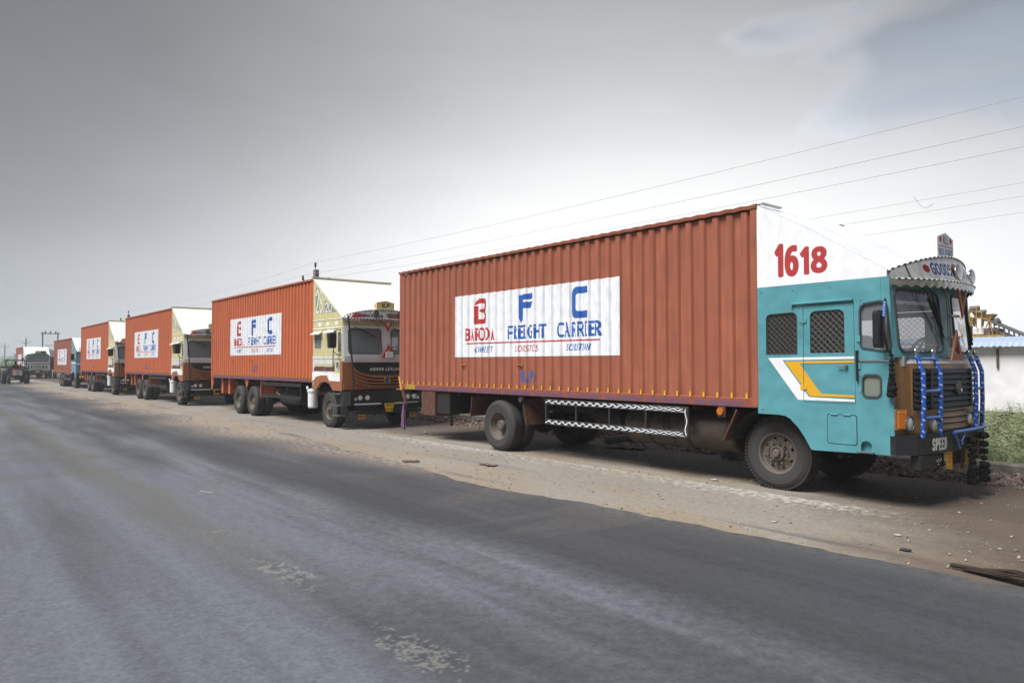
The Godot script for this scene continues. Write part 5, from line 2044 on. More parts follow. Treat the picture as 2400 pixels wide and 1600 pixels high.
	g.box(Vector3(-1.15, 2.70, 0), Vector3(1.66, 0.02, 2.3))
	put(inn, "lining", g, M.interior)
	g = G.new()
	g.box(Vector3(-1.1, 1.13, 0), Vector3(1.7, 0.04, 2.3))
	put(inn, "cab_floor", g, M.interior)
	g = G.new()
	g.box(Vector3(-0.30, 1.72, 0), Vector3(0.22, 0.20, 2.2), 0.05)
	put(inn, "dashboard", g, M.interior)
	for z in [-0.65, 0.65]:
		g = G.new()
		g.box(Vector3(-1.2, 1.45, z), Vector3(0.5, 0.16, 0.55), 0.04)
		g.box(Vector3(-1.45, 1.80, z), Vector3(0.14, 0.62, 0.52), 0.04, Basis(Vector3.BACK, 0.15))
		put(inn, "seat", g, M.seat_cloth)
	steering(inn, Vector3(-0.72, 1.86, -0.62))
	for s in [1.0, -1.0]:
		g = G.new()
		var lace := G.new()
		for i in 24:
			var z0 = lerpf(0.16, 1.12, i / 24.0) * s
			var z1 = lerpf(0.16, 1.12, (i + 1) / 24.0) * s
			var c0 := -0.235 + bow(z0) + 0.012 * sin(i * 1.3)
			var c1 := -0.235 + bow(z1) + 0.012 * sin((i + 1) * 1.3)
			g.quad(Vector3(c0, 2.60, z0), Vector3(c1, 2.60, z1), Vector3(c1 + 0.02, 2.455, z1), Vector3(c0 + 0.02, 2.455, z0), Vector3.RIGHT)
			var d0 := 2.425 - 0.018 * absf(sin(i * PI / 2.0))
			lace.quad(Vector3(c0 + 0.02, 2.455, z0), Vector3(c1 + 0.02, 2.455, z1), Vector3(c1 + 0.02, 2.425 - 0.018 * absf(sin((i + 1) * PI / 2.0)), z1), Vector3(c0 + 0.02, d0, z0), Vector3.RIGHT)
		put(inn, "curtain", g, M.curtain)
		put(inn, "lace", lace, M.lace)
		g = G.new()
		g.tube([Vector3(-0.16 + bow(1.08), 1.93, 1.06 * s), Vector3(-0.14 + bow(0.6), 1.93, 0.6 * s), Vector3(-0.13, 1.93, 0.24 * s)], 0.008, 5)
		put(inn, "trim_cord", g, M.orange_trim)
	# --- below the container
	side_guard(t, -6.35, -3.17, 0.61, 1.06, W - 0.02, 3, M.guard_black, true)
	var tank := part(t, "fuel_tank")
	g = G.new()
	g.lathe([Vector2(0, 0), Vector2(0.26, 0.0), Vector2(0.295, 0.03), Vector2(0.30, 0.06), Vector2(0.30, 2.0), Vector2(0.295, 2.03), Vector2(0.26, 2.06), Vector2(0, 2.06)], Vector3(-4.62, 0.71, 0.70), Vector3.RIGHT, 32)
	put(tank, "tank_shell", g, M.tank_brown)
	for x in [-4.1, -3.35]:
		g = G.new()
		g.lathe([Vector2(0.301, -0.03), Vector2(0.308, -0.028), Vector2(0.308, 0.028), Vector2(0.301, 0.03)], Vector3(x, 0.71, 0.70), Vector3.RIGHT, 32)
		put(tank, "strap", g, M.chassis)
	g = G.new()
	g.tube([Vector3(-3.72, 0.95, 0.92), Vector3(-3.70, 0.80, 1.03), Vector3(-3.66, 0.62, 1.02), Vector3(-3.60, 0.50, 0.95)], 0.014, 5)
	g.tube([Vector3(-3.80, 0.96, 0.92), Vector3(-3.79, 0.78, 1.03), Vector3(-3.75, 0.60, 1.0)], 0.012, 5)
	put(tank, "hose", g, M.chassis)
	g = G.new()
	g.cyl(Vector3(-5.4, 0.80, 0.75), Vector3(-4.8, 0.80, 0.75), 0.14, -1.0, 16)
	put(t, "air_tank", g, M.chassis)
	g = G.new()
	g.box(Vector3(-5.2, 0.80, -0.75), Vector3(0.8, 0.4, 0.5), 0.04)
	put(t, "battery_box", g, M.chassis)
	# mud flaps and fenders
	for q in [[-7.02, 1.03, -6.90, 0.555, 0.55, 1.17, "flap_brown"], [-8.66, 1.02, -8.72, 0.62, 0.45, 1.15, "flap_brown"], [-2.36, 1.06, -2.58, 0.62, 0.55, 1.19, "flap_brown"]]:
		for s in [1.0, -1.0]:
			g = G.new()
			var a := Vector3(q[0], q[1], 0)
			var b := Vector3(q[2], q[3], 0)
			var along := (b - a).normalized()
			var bs := Basis(along.cross(Vector3.BACK), along, Vector3.BACK)
			g.box((a + b) / 2 + Vector3(0, 0, s * (q[4] + q[5]) / 2), Vector3(0.022, (b - a).length(), q[5] - q[4]), 0.004, bs)
			put(t, "mud_flap", g, M[q[6]])
	g = G.new()
	var arc := []
	for i in 11:
		var c := lerpf(0.12, 1.0, i / 10.0) * PI * 0.75
		arc.append(Vector2(cos(c) * 0.60, sin(c) * 0.60))
	for i in 10:
		g.quad(Vector3(-1.89 - arc[i].x, 0.5 + arc[i].y, 1.15), Vector3(-1.89 - arc[i + 1].x, 0.5 + arc[i + 1].y, 1.15), Vector3(-1.89 - arc[i + 1].x, 0.5 + arc[i + 1].y, 0.5), Vector3(-1.89 - arc[i].x, 0.5 + arc[i].y, 0.5), Vector3(-arc[i].x, arc[i].y, 0))
	put(t, "wheel_arch", g, M.chassis)
	g = G.new()
	g.cyl(Vector3(-2.60, 1.03, W + 0.0), Vector3(-2.60, 1.03, W + 0.04), 0.05, -1.0, 16)
	var ml := put(t, "marker_lamp", g, M.amber)
	g = G.new()
	g.box(Vector3(-2.60, 1.02, W - 0.01), Vector3(0.13, 0.15, 0.03), 0.01)
	put(ml, "bracket", g, M.flap_brown)
	g = G.new()
	g.cyl(Vector3(-7.02, 1.02, W - 0.05), Vector3(-7.02, 1.02, W + 0.02), 0.05, -1.0, 12)
	put(t, "marker_lamp", g, M.porcelain)
	# tool box, tail frame and plate at the rear
	g = G.new()
	g.box(Vector3(-10.27, 0.82, 0.86), Vector3(0.56, 0.54, 0.66), 0.01)
	put(t, "tool_box", g, M.flap_brown)
	g = G.new()
	g.box(Vector3(-9.72, 0.85, 0.80), Vector3(0.5, 0.48, 0.7), 0.01)
	put(t, "tool_box", g, M.chassis)
	g = G.new()
	g.quad(Vector3(-11.20, 1.21, W + 0.013), Vector3(-10.80, 1.21, W + 0.013), Vector3(-10.80, 1.12, W + 0.013), Vector3(-11.20, 1.12, W + 0.013), Vector3.BACK)
	put(t, "number_strip", g, M.tail_plate_print)
	g = G.new()
	g.plate(poly([-11.60, 1.28, -11.44, 1.28, -11.30, 0.98, -11.24, 0.76, -11.30, 0.76]), [], func(u, v, w): return Vector3(u, v, W - 0.02 - w), 0.03)
	put(t, "tail_gusset", g, M.flap_brown)
	g = G.new()
	g.box(Vector3(-11.47, 1.24, W + 0.004), Vector3(0.05, 0.34, 0.012), 0.002, Basis(Vector3.BACK, 0.36))
	put(t, "reflector_tape", g, M.yellow_paint)
	g = G.new()
	g.box(Vector3(-11.35, 0.72, 0), Vector3(0.1, 0.12, 2.2), 0.01)
	put(t, "underrun_bar", g, M.chassis)
	hangings()


func garland(called: String, label: String, at: Vector3, lengths: Array, group: String) -> Node3D:
	# black wool pompoms on a cord, listed from the top as (radius, drop)
	var o := thing(called, label, "garland", at, group)
	var y := 0.0
	var k := 0
	var g := G.new()
	var total := 0.0
	for q in lengths:
		total += q[1]
	g.cyl(Vector3(0, 0.02, 0), Vector3(0, -total, 0), 0.006, -1.0, 5)
	put(o, "cord", g, M.black_wool)
	for q in lengths:
		y -= q[1]
		g = G.new()
		g.ball(Vector3(0.008 * sin(k * 2.1), y + q[1] * 0.5, 0.008 * cos(k * 1.7)), q[0], 14, Vector3(1, 0.78, 1), 0.16, k + 3)
		for j in 26:
			var a := j * 2.4
			var c := Vector3(cos(a), sin(j * 1.9) * 0.7, sin(a)).normalized()
			g.ball(Vector3(0, y + q[1] * 0.5, 0) + c * q[0] * 0.86, q[0] * 0.24, 6, Vector3.ONE, 0.2, j)
		put(o, "pompom", g, M.black_wool)
		k += 1
	return o


func tinsel(label: String, at: Vector3, tall: float, sd: int) -> void:
	var o := thing("tinsel_tassel", label, "tassel", at, "tinsel tassels under the teal truck")
	var r := RandomNumberGenerator.new()
	r.seed = sd
	for m in ["purple_foil", "silver_foil"]:
		var g := G.new()
		for k in 90 if m == "purple_foil" else 30:
			var a := r.randf() * TAU
			var w := r.randf_range(0.02, 0.07)
			var l := tall * r.randf_range(0.75, 1.0)
			var p := Vector3(cos(a) * 0.012, 0, sin(a) * 0.012)
			for s in 5:
				var t := (s + 1) / 5.0
				var q := Vector3(cos(a) * w * sqrt(t) + r.randf_range(-0.008, 0.008), -l * t, sin(a) * w * sqrt(t) + r.randf_range(-0.008, 0.008))
				var d := Vector3(cos(a + 1.5), 0, sin(a + 1.5)) * 0.004
				g.quad(p - d, p + d, q + d, q - d, Vector3(cos(a), 0, sin(a)))
				p = q
		put(o, "purple_strands" if m == "purple_foil" else "silver_strands", g, M[m])
	var g := G.new()
	g.cyl(Vector3(0, -0.03, 0), Vector3(0, 0.05, 0), 0.02, 0.012, 8)
	put(o, "knot", g, M.purple_foil)


func hangings() -> void:
	var b := Vector3(-3.5, 0, -9.95)
	garland("pompom_garland", "long black pompom garland hanging from the mirror arm of the teal cab", b + Vector3(-0.25, 1.84, W + 0.05), [[0.024, 0.08], [0.028, 0.055], [0.030, 0.05], [0.030, 0.05], [0.034, 0.055], [0.036, 0.05], [0.046, 0.06], [0.056, 0.065], [0.052, 0.055]], "black pompom garlands")
	garland("pompom_garland", "black pompom garland hanging from the bumper in front of the round yellow card", b + Vector3(0.06, 0.80, -0.26), [[0.055, 0.12], [0.05, 0.09], [0.05, 0.08], [0.045, 0.07], [0.055, 0.07], [0.065, 0.08], [0.068, 0.09]], "black pompom garlands")
	garland("pompom_garland", "black pompom garland with a white tie hanging from the bumper by the last yellow card", b + Vector3(0.05, 0.84, -0.68), [[0.06, 0.12], [0.05, 0.10], [0.05, 0.09], [0.04, 0.08], [0.06, 0.09], [0.068, 0.085], [0.068, 0.085]], "black pompom garlands")
	garland("pompom_garland", "thin black pompom string hanging below the brown tool box", b + Vector3(-9.98, 0.58, 0.75), [[0.025, 0.06], [0.03, 0.07], [0.034, 0.07], [0.036, 0.07]], "black pompom garlands")
	garland("pompom_garland", "thin black pompom string hanging between tool box and rear mud flap", b + Vector3(-9.55, 1.0, -0.1), [[0.025, 0.12], [0.025, 0.12], [0.03, 0.12], [0.034, 0.09], [0.036, 0.09], [0.042, 0.08]], "black pompom garlands")
	tinsel("long purple tinsel tassel hanging from the container's rear corner", b + Vector3(-11.36, 0.78, W - 0.03), 0.64, 3)
	tinsel("short purple tinsel tassel hanging behind the rear wheel", b + Vector3(-8.62, 0.62, 0.1), 0.30, 4)


# ------------------------------------------------------------------ the cream and copper-brown trucks behind it
func brown_prints() -> void:
	var im := canvas(744, 464, Color("cfc48e"))
	# number painted in pale outline on the triangular cheek: 1.86 by 1.16 m
	fill(im, [20, 20, 740, 462, 20, 462], Color("d3c994"))
	for q in [[60, 120, 250, 400], [285, 262, 540, 400]]:
		fill(im, [q[0], q[1], q[0] + 40, q[1] - (18 if q[0] < 100 else 0), q[2], q[3] - (200 if q[0] < 100 else 28), q[2] + (0 if q[0] < 100 else 60), q[3], q[0], q[3]], Color("8d99a0"))
	letters(im, "28", 68, 130, 242, 394, 22, Color("3f5f8a"), 0.0, 0.15)
	letters(im, "28", 68, 130, 242, 394, 16, Color("e6dfb8"), 0.0, 0.15)
	letters(im, "20", 300, 286, 470, 394, 16, Color("3f5f8a"), 0.0, 0.15)
	letters(im, "20", 300, 286, 470, 394, 10, Color("e6dfb8"), 0.0, 0.15)
	worn(im, 0.1, 8)
	printed("cheek_print", im, 0.5)
	im = canvas(1040, 150, Color("b9b6b0"))
	fill(im, [70, 150, 130, 60, 300, 90, 330, 110, 180, 130], Color("a33a35"))
	fill(im, [150, 90, 330, 96, 300, 112, 180, 110], Color("4a5a96"))
	fill(im, [290, 60, 470, 50, 470, 130, 300, 135], Color("cfcdc8"))
	letters(im, "GOODS", 305, 68, 455, 122, 6, Color("77757a"), 0.0, 0.2)
	fill(im, [520, 55, 720, 55, 740, 90, 720, 130, 520, 130, 500, 90], Color("6f6b68"))
	type(im, "B.F.C", 530, 62, 712, 124, Color("a8342e"), 1.0)
	letters(im, "CARRIER", 790, 66, 960, 122, 5.5, Color("77757a"), 0.0, 0.2)
	worn(im, 0.2, 9)
	printed("brown_visor_print", im, 0.3).metallic = 0.6
	im = canvas(216, 100, Color("d6c47e"))
	for k in 3:
		brush(im, Vector2(10, 10 + 80 * (k % 2)), Vector2(206, 10 + 80 * (k % 2)), 2, Color("6b5a35"))
	brush(im, Vector2(10, 10), Vector2(10, 90), 2, Color("6b5a35"))
	brush(im, Vector2(206, 10), Vector2(206, 90), 2, Color("6b5a35"))
	letters(im, "N.P", 62, 26, 156, 76, 6, Color("3d4a52"), 0.1, 0.2)
	printed("np_board_print", im, 0.6)
	im = canvas(160, 140, Color("d9ab17"))
	type(im, "HR-55", 34, 20, 128, 58, Color("2a2412"), 0.6)
	type(im, "AK 2184", 24, 78, 138, 122, Color("2a2412"), 0.6)
	printed("plate_print", im, 0.5)
	im = canvas(640, 64, Color(1, 1, 1, 0))
	type(im, "ASHOK LEYLAND", 6, 8, 634, 56, Color("dcdcda"), 1.2)
	printed("maker_print", im, 0.4, true)
	im = canvas(120, 60, Color("c9a227"))
	letters(im, "HR55", 14, 10, 106, 50, 4, Color("4a3c14"), 0.0, 0.3)
	printed("hanging_plate_print", im, 0.6)
	mat("port_glass", "767d74", 0.35)


func brown_truck() -> Node3D:
	var t := thing("container_truck", "", "truck", Vector3.ZERO, "container trucks parked in a row on the shoulder")
	var back := -11.08
	var front := -1.98
	container(t, back, front, 1.18, 4.05, M.oxide_bright, Rect2(-8.95, 1.98, 4.67, 1.26), Vector2(-6.75, 1.42))
	running_gear(t, back, -1.12, [-8.10, -6.76], 0.485, 1.10, 1.18)
	var near := func(u, v, w): return Vector3(u, v, W - w)
	var far := func(u, v, w): return Vector3(u, v, -W + w)
	var outline := poly([-1.98, 2.89, -1.98, 1.03, -1.62, 1.03, -1.55, 1.12, -1.40, 1.20, -1.12, 1.23, -0.86, 1.18, -0.72, 1.08, -0.66, 1.03, -0.12, 1.03, -0.12, 1.80, -0.17, 2.89])
	var w1 := rrect(-1.86, 2.11, -1.44, 2.475, 0.02)
	var w2 := rrect(-1.07, 2.11, -0.645, 2.49, 0.02)
	var w3 := PackedVector2Array([Vector2(-0.40, 2.02), Vector2(-0.24, 1.98), Vector2(-0.19, 2.02), Vector2(-0.21, 2.46), Vector2(-0.25, 2.52), Vector2(-0.36, 2.52), Vector2(-0.40, 2.48)])
	var port := rrect(-0.50, 1.55, -0.34, 1.74, 0.07)
	var door_o := poly([-1.21, 1.42, -0.60, 1.42, -0.60, 2.60, -1.21, 2.60])
	for s in [1.0, -1.0]:
		var fn: Callable = near if s > 0 else far
		var g := G.new()
		g.plate(outline, [w1, grow(door_o, 0.006), w3, port], fn, 0.03)
		put(t, "cab_side", g, M.straw_paint)
		var d := part(t, "door")
		g = G.new()
		g.plate(door_o, [w2], func(u, v, w): return fn.call(u, v, w + 0.001), 0.03)
		put(d, "door_skin", g, M.straw_paint)
		g = G.new()
		g.tube([Vector3(-0.66, 2.05, s * (W + 0.025)), Vector3(-0.66, 1.55, s * (W + 0.025))], 0.012, 6)
		put(d, "handle", g, M.dull_steel)
		put(t, "side_window", pane(w1, fn, 0.02), M.sky_veil_glass)
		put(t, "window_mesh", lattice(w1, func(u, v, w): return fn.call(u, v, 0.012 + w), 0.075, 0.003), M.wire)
		put(t, "quarter_window", pane(w3, fn, 0.02), M.sky_veil_glass)
		put(t, "gasket", gasket(w3, fn, 0.018, 0.01), M.pale_trim)
		put(t, "gasket", gasket(port, fn, 0.02, 0.01), M.pale_trim)
		put(t, "port_window", pane(port, fn, 0.012), M.port_glass)
		for q in [[-1.92, -1.38, 2.50], [-1.12, -0.52, 2.52]]:
			g = G.new()
			g.quad(Vector3(q[0], q[2] + 0.07, s * W), Vector3(q[1], q[2] + 0.07, s * W), Vector3(q[1] + 0.03, q[2], s * (W + 0.12)), Vector3(q[0] - 0.02, q[2], s * (W + 0.12)), Vector3(0, 1, s))
			g.quad(Vector3(q[0], q[2] + 0.06, s * W), Vector3(q[1], q[2] + 0.06, s * W), Vector3(q[1] + 0.03, q[2] - 0.012, s * (W + 0.12)), Vector3(q[0] - 0.02, q[2] - 0.012, s * (W + 0.12)), Vector3(0, -1, -s))
			put(t, "awning", g, M.cream_paint)
		# painted bands: white below the belt, straw and maroon flashes, silver skirt
		for q in [["pale_trim", [-1.975, 1.42, -1.217, 1.42, -1.217, 1.83, -1.975, 1.83], 0.003], ["pale_trim", [-1.205, 1.425, -0.605, 1.425, -0.605, 1.83, -1.205, 1.83], 0.003], ["maroon_paint", [-1.92, 1.50, -1.225, 1.50, -1.225, 1.625, -1.84, 1.625], 0.006], ["maroon_paint", [-1.20, 1.50, -0.61, 1.50, -0.61, 1.75, -0.67, 1.62, -1.20, 1.62], 0.006], ["straw_paint", [-1.84, 1.645, -1.225, 1.645, -1.225, 1.70, -1.77, 1.70], 0.006], ["straw_paint", [-1.20, 1.645, -0.72, 1.645, -0.68, 1.70, -1.20, 1.70], 0.006],
				["white_paint", [-1.975, 1.23, -1.70, 1.30, -1.45, 1.385, -1.0, 1.385, -0.90, 1.25, -0.14, 1.235, -0.14, 1.43, -1.975, 1.46], 0.016], ["pale_trim", [-1.975, 1.83, -0.14, 1.83, -0.14, 1.885, -1.975, 1.885], 0.012], ["cream_paint", [-1.975, 2.63, -0.16, 2.63, -0.16, 2.655, -1.975, 2.655], 0.01], ["cream_paint", [-1.975, 2.865, -0.16, 2.865, -0.16, 2.89, -1.975, 2.89], 0.01]]:
			g = G.new()
			g.plate(poly(q[1]), [], func(u, v, w): return fn.call(u, v, w - q[2]), q[2] + 0.001)
			put(t, "painted_band", g, M[q[0]])
		for x in [-1.55, -1.05, -0.52]:
			g = G.new()
			g.plate(poly([x - 0.12, 2.76, x, 2.70, x + 0.12, 2.76, x, 2.82]), [], func(u, v, w): return fn.call(u, v, w - 0.003), 0.004)
			put(t, "painted_diamond", g, M.white_paint)
		# moulded brown arch and corner
		g = G.new()
		g.plate(poly([-1.90, 1.03, -1.84, 1.24, -1.72, 1.34, -1.50, 1.37, -1.15, 1.37, -1.02, 1.33, -0.92, 1.24, -0.55, 1.22, -0.20, 1.26, -0.115, 1.27, -0.115, 1.0, -0.66, 1.0, -0.72, 1.06, -0.86, 1.17, -1.12, 1.22, -1.40, 1.19, -1.55, 1.11, -1.62, 1.02, -1.90, 1.0]), [], func(u, v, w): return fn.call(u, v, w - 0.03), 0.035)
		put(t, "wheel_arch", g, M.copper_brown)
		g = G.new()
		g.plate(poly([-0.26, 1.272, -0.10, 1.272, -0.10, 1.77, -0.26, 1.77]), [], func(u, v, w): return fn.call(u, v, w - 0.02), 0.02)
		put(t, "corner_panel", g, M.copper_brown)
		g = G.new()
		g.cyl(Vector3(-1.48, 1.26, s * (W + 0.03)), Vector3(-1.48, 1.26, s * (W + 0.045)), 0.035, -1.0, 12)
		put(t, "marker_lamp", g, M.amber)
		for y in [0.92, 0.62, 0.36]:
			g = G.new()
			g.box(Vector3(-0.37, y, s * (W - 0.02)), Vector3(0.42, 0.03, 0.22), 0.005)
			put(t, "step", g, M.dull_steel)
		g = G.new()
		g.box(Vector3(-0.36, 0.66, s * (W - 0.16)), Vector3(0.40, 0.66, 0.05), 0.01)
		put(t, "step_back", g, M.charcoal)
	# --- sloping wind deflector
	var df := part(t, "wind_deflector")
	var side := poly([-1.98, 2.895, -0.16, 2.895, -1.98, 4.05])
	for s in [1.0, -1.0]:
		var g := G.new()
		g.plate(side, [], near if s > 0 else far, 0.02, [], Rect2(-1.98, 2.89, 1.86, 1.16))
		put(df, "deflector_side", g, M.cheek_print if s > 0 else M.straw_paint)
	var g := G.new()
	g.plate(poly([-W - 0.02, 0, W + 0.02, 0, W + 0.02, 2.19, -W - 0.02, 2.19]), [], func(u, v, w): return Vector3(-1.99 + v * 0.845 - w * 0.5, 4.07 - v * 0.535 - w * 0.85, u), 0.02)
	put(df, "deflector_sheet", g, M.cream_paint)
	g = G.new()
	g.box(Vector3(-1.97, 4.09, 0), Vector3(0.07, 0.03, 2 * W + 0.1), 0.004)
	put(df, "edge_strip", g, M.straw_paint)
	# --- front
	var cuts := []
	for k in 11:
		cuts.append(-1.1 + k * 0.22)
	var fr := func(u, v, w): return Vector3(-0.02 + bow(u, 0.06) - 0.05 * smoothstep(1.75, 2.9, v) - w, v, u)
	var ws := []
	for s in [1.0, -1.0]:
		var p := PackedVector2Array()
		for q in rrect(0.16, 1.97, 1.05, 2.60, 0.07, 4):
			p.append(Vector2(q.x * s, q.y))
		if s < 0:
			p.reverse()
		ws.append(p)
	g = G.new()
	g.plate(poly([-1.19, 1.74, 1.19, 1.74, 1.19, 2.69, -1.19, 2.69]), ws, fr, 0.03, cuts)
	put(t, "windscreen_frame", g, M.white_paint)
	g = G.new()
	g.plate(poly([-1.19, 2.69, 1.19, 2.69, 1.19, 2.89, -1.19, 2.89]), [], fr, 0.03, cuts)
	put(t, "brow", g, M.straw_paint)
	for p in ws:
		put(t, "windscreen", pane(p, fr, 0.012, cuts), M.sky_veil_glass)
		put(t, "gasket", gasket(p, fr, 0.02, 0.012, cuts), M.window_rubber)
	for y in [1.80, 1.87]:
		g = G.new()
		g.plate(poly([-1.18, y, 1.18, y, 1.18, y + 0.028, -1.18, y + 0.028]), [], func(u, v, w): return fr.call(u, v, w - 0.012), 0.012, cuts)
		put(t, "belt_moulding", g, M.pale_trim)
	g = G.new()
	g.plate(poly([-1.18, 1.03, 1.18, 1.03, 1.18, 1.74, -1.18, 1.74]), [], func(u, v, w): return fr.call(u, v, w - 0.01), 0.04, cuts)
	put(t, "front_panel", g, M.copper_brown)
	var black := poly([-0.95, 1.735, 0.95, 1.735, 0.93, 1.62, 0.80, 1.50, 0.58, 1.43, 0.0, 1.40, -0.58, 1.43, -0.80, 1.50, -0.93, 1.62])
	g = G.new()
	g.plate(black, [], func(u, v, w): return fr.call(u, v, w - 0.02), 0.012, cuts)
	put(t, "dark_panel", g, M.charcoal)
	g = G.new()
	for i in 6:
		var q := []
		for e in [i, i + 1]:
			q.append(lerpf(0.50, -0.50, e / 6.0))
		g.quad(fr.call(q[0], 1.61, -0.023), fr.call(q[1], 1.61, -0.023), fr.call(q[1], 1.505, -0.023), fr.call(q[0], 1.505, -0.023), Vector3.RIGHT, Vector2(i / 6.0, 0), Vector2((i + 1) / 6.0, 0), Vector2((i + 1) / 6.0, 1), Vector2(i / 6.0, 1))
	put(t, "lettering", g, M.maker_print)
	# swept ribs with dark intakes between
	for k in 4:
		var base := 1.345 - 0.078 * k
		var rib := []
		for i in 15:
			var u := lerpf(-0.95, 0.95, i / 14.0)
			rib.append(fr.call(u, base + 0.22 * pow(absf(u), 3.0) - 0.02 * k * absf(u), -0.022))
		g = G.new()
		g.tube(rib, 0.022, 6)
		put(t, "rib", g, M.copper_brown)
		if k < 3:
			var dk := []
			for i in 11:
				var u := lerpf(-0.62 + 0.06 * k, 0.62 - 0.06 * k, i / 10.0)
				dk.append(fr.call(u, base - 0.039 + 0.20 * pow(absf(u), 3.0) - 0.02 * k * absf(u), -0.006))
			g = G.new()
			g.tube(dk, 0.017, 5)
			put(t, "intake", g, M.charcoal)
	g = G.new()
	g.lathe([Vector2(0.095, 0), Vector2(0.10, 0.03), Vector2(0.085, 0.04), Vector2(0.075, 0.02), Vector2(0, 0.02)], fr.call(0.0, 1.27, -0.02), Vector3.RIGHT, 24)
	g.lathe([Vector2(0.05, 0.02), Vector2(0.052, 0.036), Vector2(0.034, 0.04), Vector2(0.03, 0.02)], fr.call(0.0, 1.27, -0.02), Vector3.RIGHT, 16)
	put(t, "emblem", g, M.dull_steel)
	# --- bumper with lamps
	var bm := part(t, "bumper")
	g = G.new()
	g.plate(poly([-0.30, 1.19, -0.10, 1.19, 0.03, 1.06, 0.08, 0.0, 0.03, -1.06, -0.10, -1.19, -0.30, -1.19]), [], func(u, v, w): return Vector3(u, 0.99 - w, v), 0.36)
	put(bm, "bumper_beam", g, M.bumper_black)
	g = G.new()
	g.box(Vector3(0.0, 0.445, -0.05), Vector3(0.10, 0.10, 2.0), 0.015)
	put(bm, "lower_bar", g, M.charcoal)
	g = G.new()
	g.box(Vector3(-0.15, 0.55, 0), Vector3(0.2, 0.2, 1.6), 0.01)
	put(bm, "lower_box", g, M.bumper_black)
	for q in [[0.95, 0.20], [-0.20, -0.95]]:
		g = G.new()
		g.plate(poly([q[0], 0.635, q[1], 0.635, q[1], 0.675, q[0], 0.675]), [], func(u, v, w): return Vector3(0.078 - absf(u) * absf(u) * 0.045 - w, v, u), 0.01, cuts)
		put(bm, "reflector_strip", g, M.pale_trim)
	for s in [1.0, -1.0]:
		g = G.new()
		g.plate(rrect(0.46, 0.73, 1.0, 0.92, 0.03), [], func(u, v, w): return Vector3(0.075 - u * u * 0.045 - w, v, s * u), 0.02, cuts)
		put(bm, "lamp_panel", g, M.charcoal)
		for q in [[0.80, 0.065], [0.60, 0.065], [0.92, 0.035]]:
			var o := part(t, "headlamp")
			var c := Vector3(0.075 - q[0] * q[0] * 0.045, 0.82 if q[1] > 0.05 else 0.79, s * q[0])
			g = G.new()
			g.lathe([Vector2(q[1] + 0.012, -0.005), Vector2(q[1] + 0.012, 0.014), Vector2(q[1], 0.016), Vector2(q[1] - 0.006, 0.006)], c, Vector3.RIGHT, 18)
			put(o, "bezel", g, M.steel)
			g = G.new()
			g.ball(c, q[1] - 0.003, 14, Vector3(0.3, 1, 1))
			put(o, "lens", g, M.lamp_white)
	g = G.new()
	g.plate(poly([-0.145, 0.11, -0.105, -0.11, 0.105, -0.11, 0.145, 0.11]), [], func(u, v, w): return Vector3(0.095 - w, 0.55 + v, -u - 0.03), 0.008, [], Rect2(-0.16, -0.12, 0.32, 0.24))
	put(bm, "number_plate", g, M.plate_print)
	for q in [0.72, -0.82]:
		g = G.new()
		g.plate(poly([-0.10, -0.06, 0.10, -0.06, 0.10, 0.06, -0.10, 0.06]), [], func(u, v, w): return Vector3(0.0 - w, 0.325 + v, q - u), 0.006, [], Rect2(-0.1, -0.06, 0.2, 0.12))
		put(bm, "hanging_plate", g, M.hanging_plate_print)
	# --- visor, board, triangles, pole, mirror, wipers
	visor(t, 2.86, 3.13, 0.10, -0.12, M.brown_visor_print, false)
	for q in [0.36, -0.36]:
		g = G.new()
		g.lathe([Vector2(0.09, 0), Vector2(0.10, 0.12), Vector2(0.075, 0.13), Vector2(0.06, 0.02), Vector2(0, 0.02)], Vector3(-0.02, 3.02, q), Vector3.RIGHT, 20)
		put(t, "visor_lamp", g, M.steel)
	g = G.new()
	g.plate(PackedVector2Array([Vector2(-0.26, 3.12), Vector2(0.26, 3.12), Vector2(0.26, 3.32), Vector2(0.0, 3.37), Vector2(-0.26, 3.32)]), [], func(u, v, w): return Vector3(-0.08 - w, v, -u), 0.14, [], Rect2(-0.26, 3.12, 0.52, 0.25))
	put(t, "permit_board", g, M.np_board_print)
	triangle_board(t, Vector3(0.07, 2.70, 0.0), 0.34, 0.34, -1.0, M.red_reflector, M.white_paint)
	triangle_board(t, Vector3(0.05, 2.04, -0.03), 0.40, 0.36, 1.0, M.red_reflector, null)
	g = G.new()
	g.box(Vector3(0.06, 1.93, -0.05), Vector3(0.03, 0.15, 0.22), 0.005)
	put(t, "pillar_card", g, M.white_paint)
	g = G.new()
	g.tube([Vector3(0.04, 2.93, 1.14), Vector3(0.06, 2.2, 1.08), Vector3(0.08, 1.5, 1.02), Vector3(0.08, 1.0, 1.0)], 0.022, 8)
	put(t, "marker_pole", g, M.charcoal)
	wiper(t, Vector3(-0.06, 2.66, 0.92), Vector3(-0.06, 2.40, 0.30), Vector3.RIGHT)
	wiper(t, Vector3(-0.06, 2.66, -0.20), Vector3(-0.08, 2.42, -0.78), Vector3.RIGHT)
	for s in [1.0, -1.0]:
		var mr := part(t, "mirror")
		g = G.new()
		g.box(Vector3(-0.34, 2.30, s * (W + 0.20)), Vector3(0.09, 0.40, 0.22), 0.03)
		put(mr, "mirror_shell", g, M.charcoal)
		g = G.new()
		g.tube([Vector3(-0.26, 2.56, s * W), Vector3(-0.30, 2.60, s * (W + 0.14)), Vector3(-0.34, 2.45, s * (W + 0.18)), Vector3(-0.32, 2.02, s * (W + 0.17)), Vector3(-0.28, 1.93, s * (W + 0.10)), Vector3(-0.22, 1.92, s * W)], 0.012, 6)
		put(mr, "arm", g, M.charcoal)
	var inn := part(t, "interior")
	g = G.new()
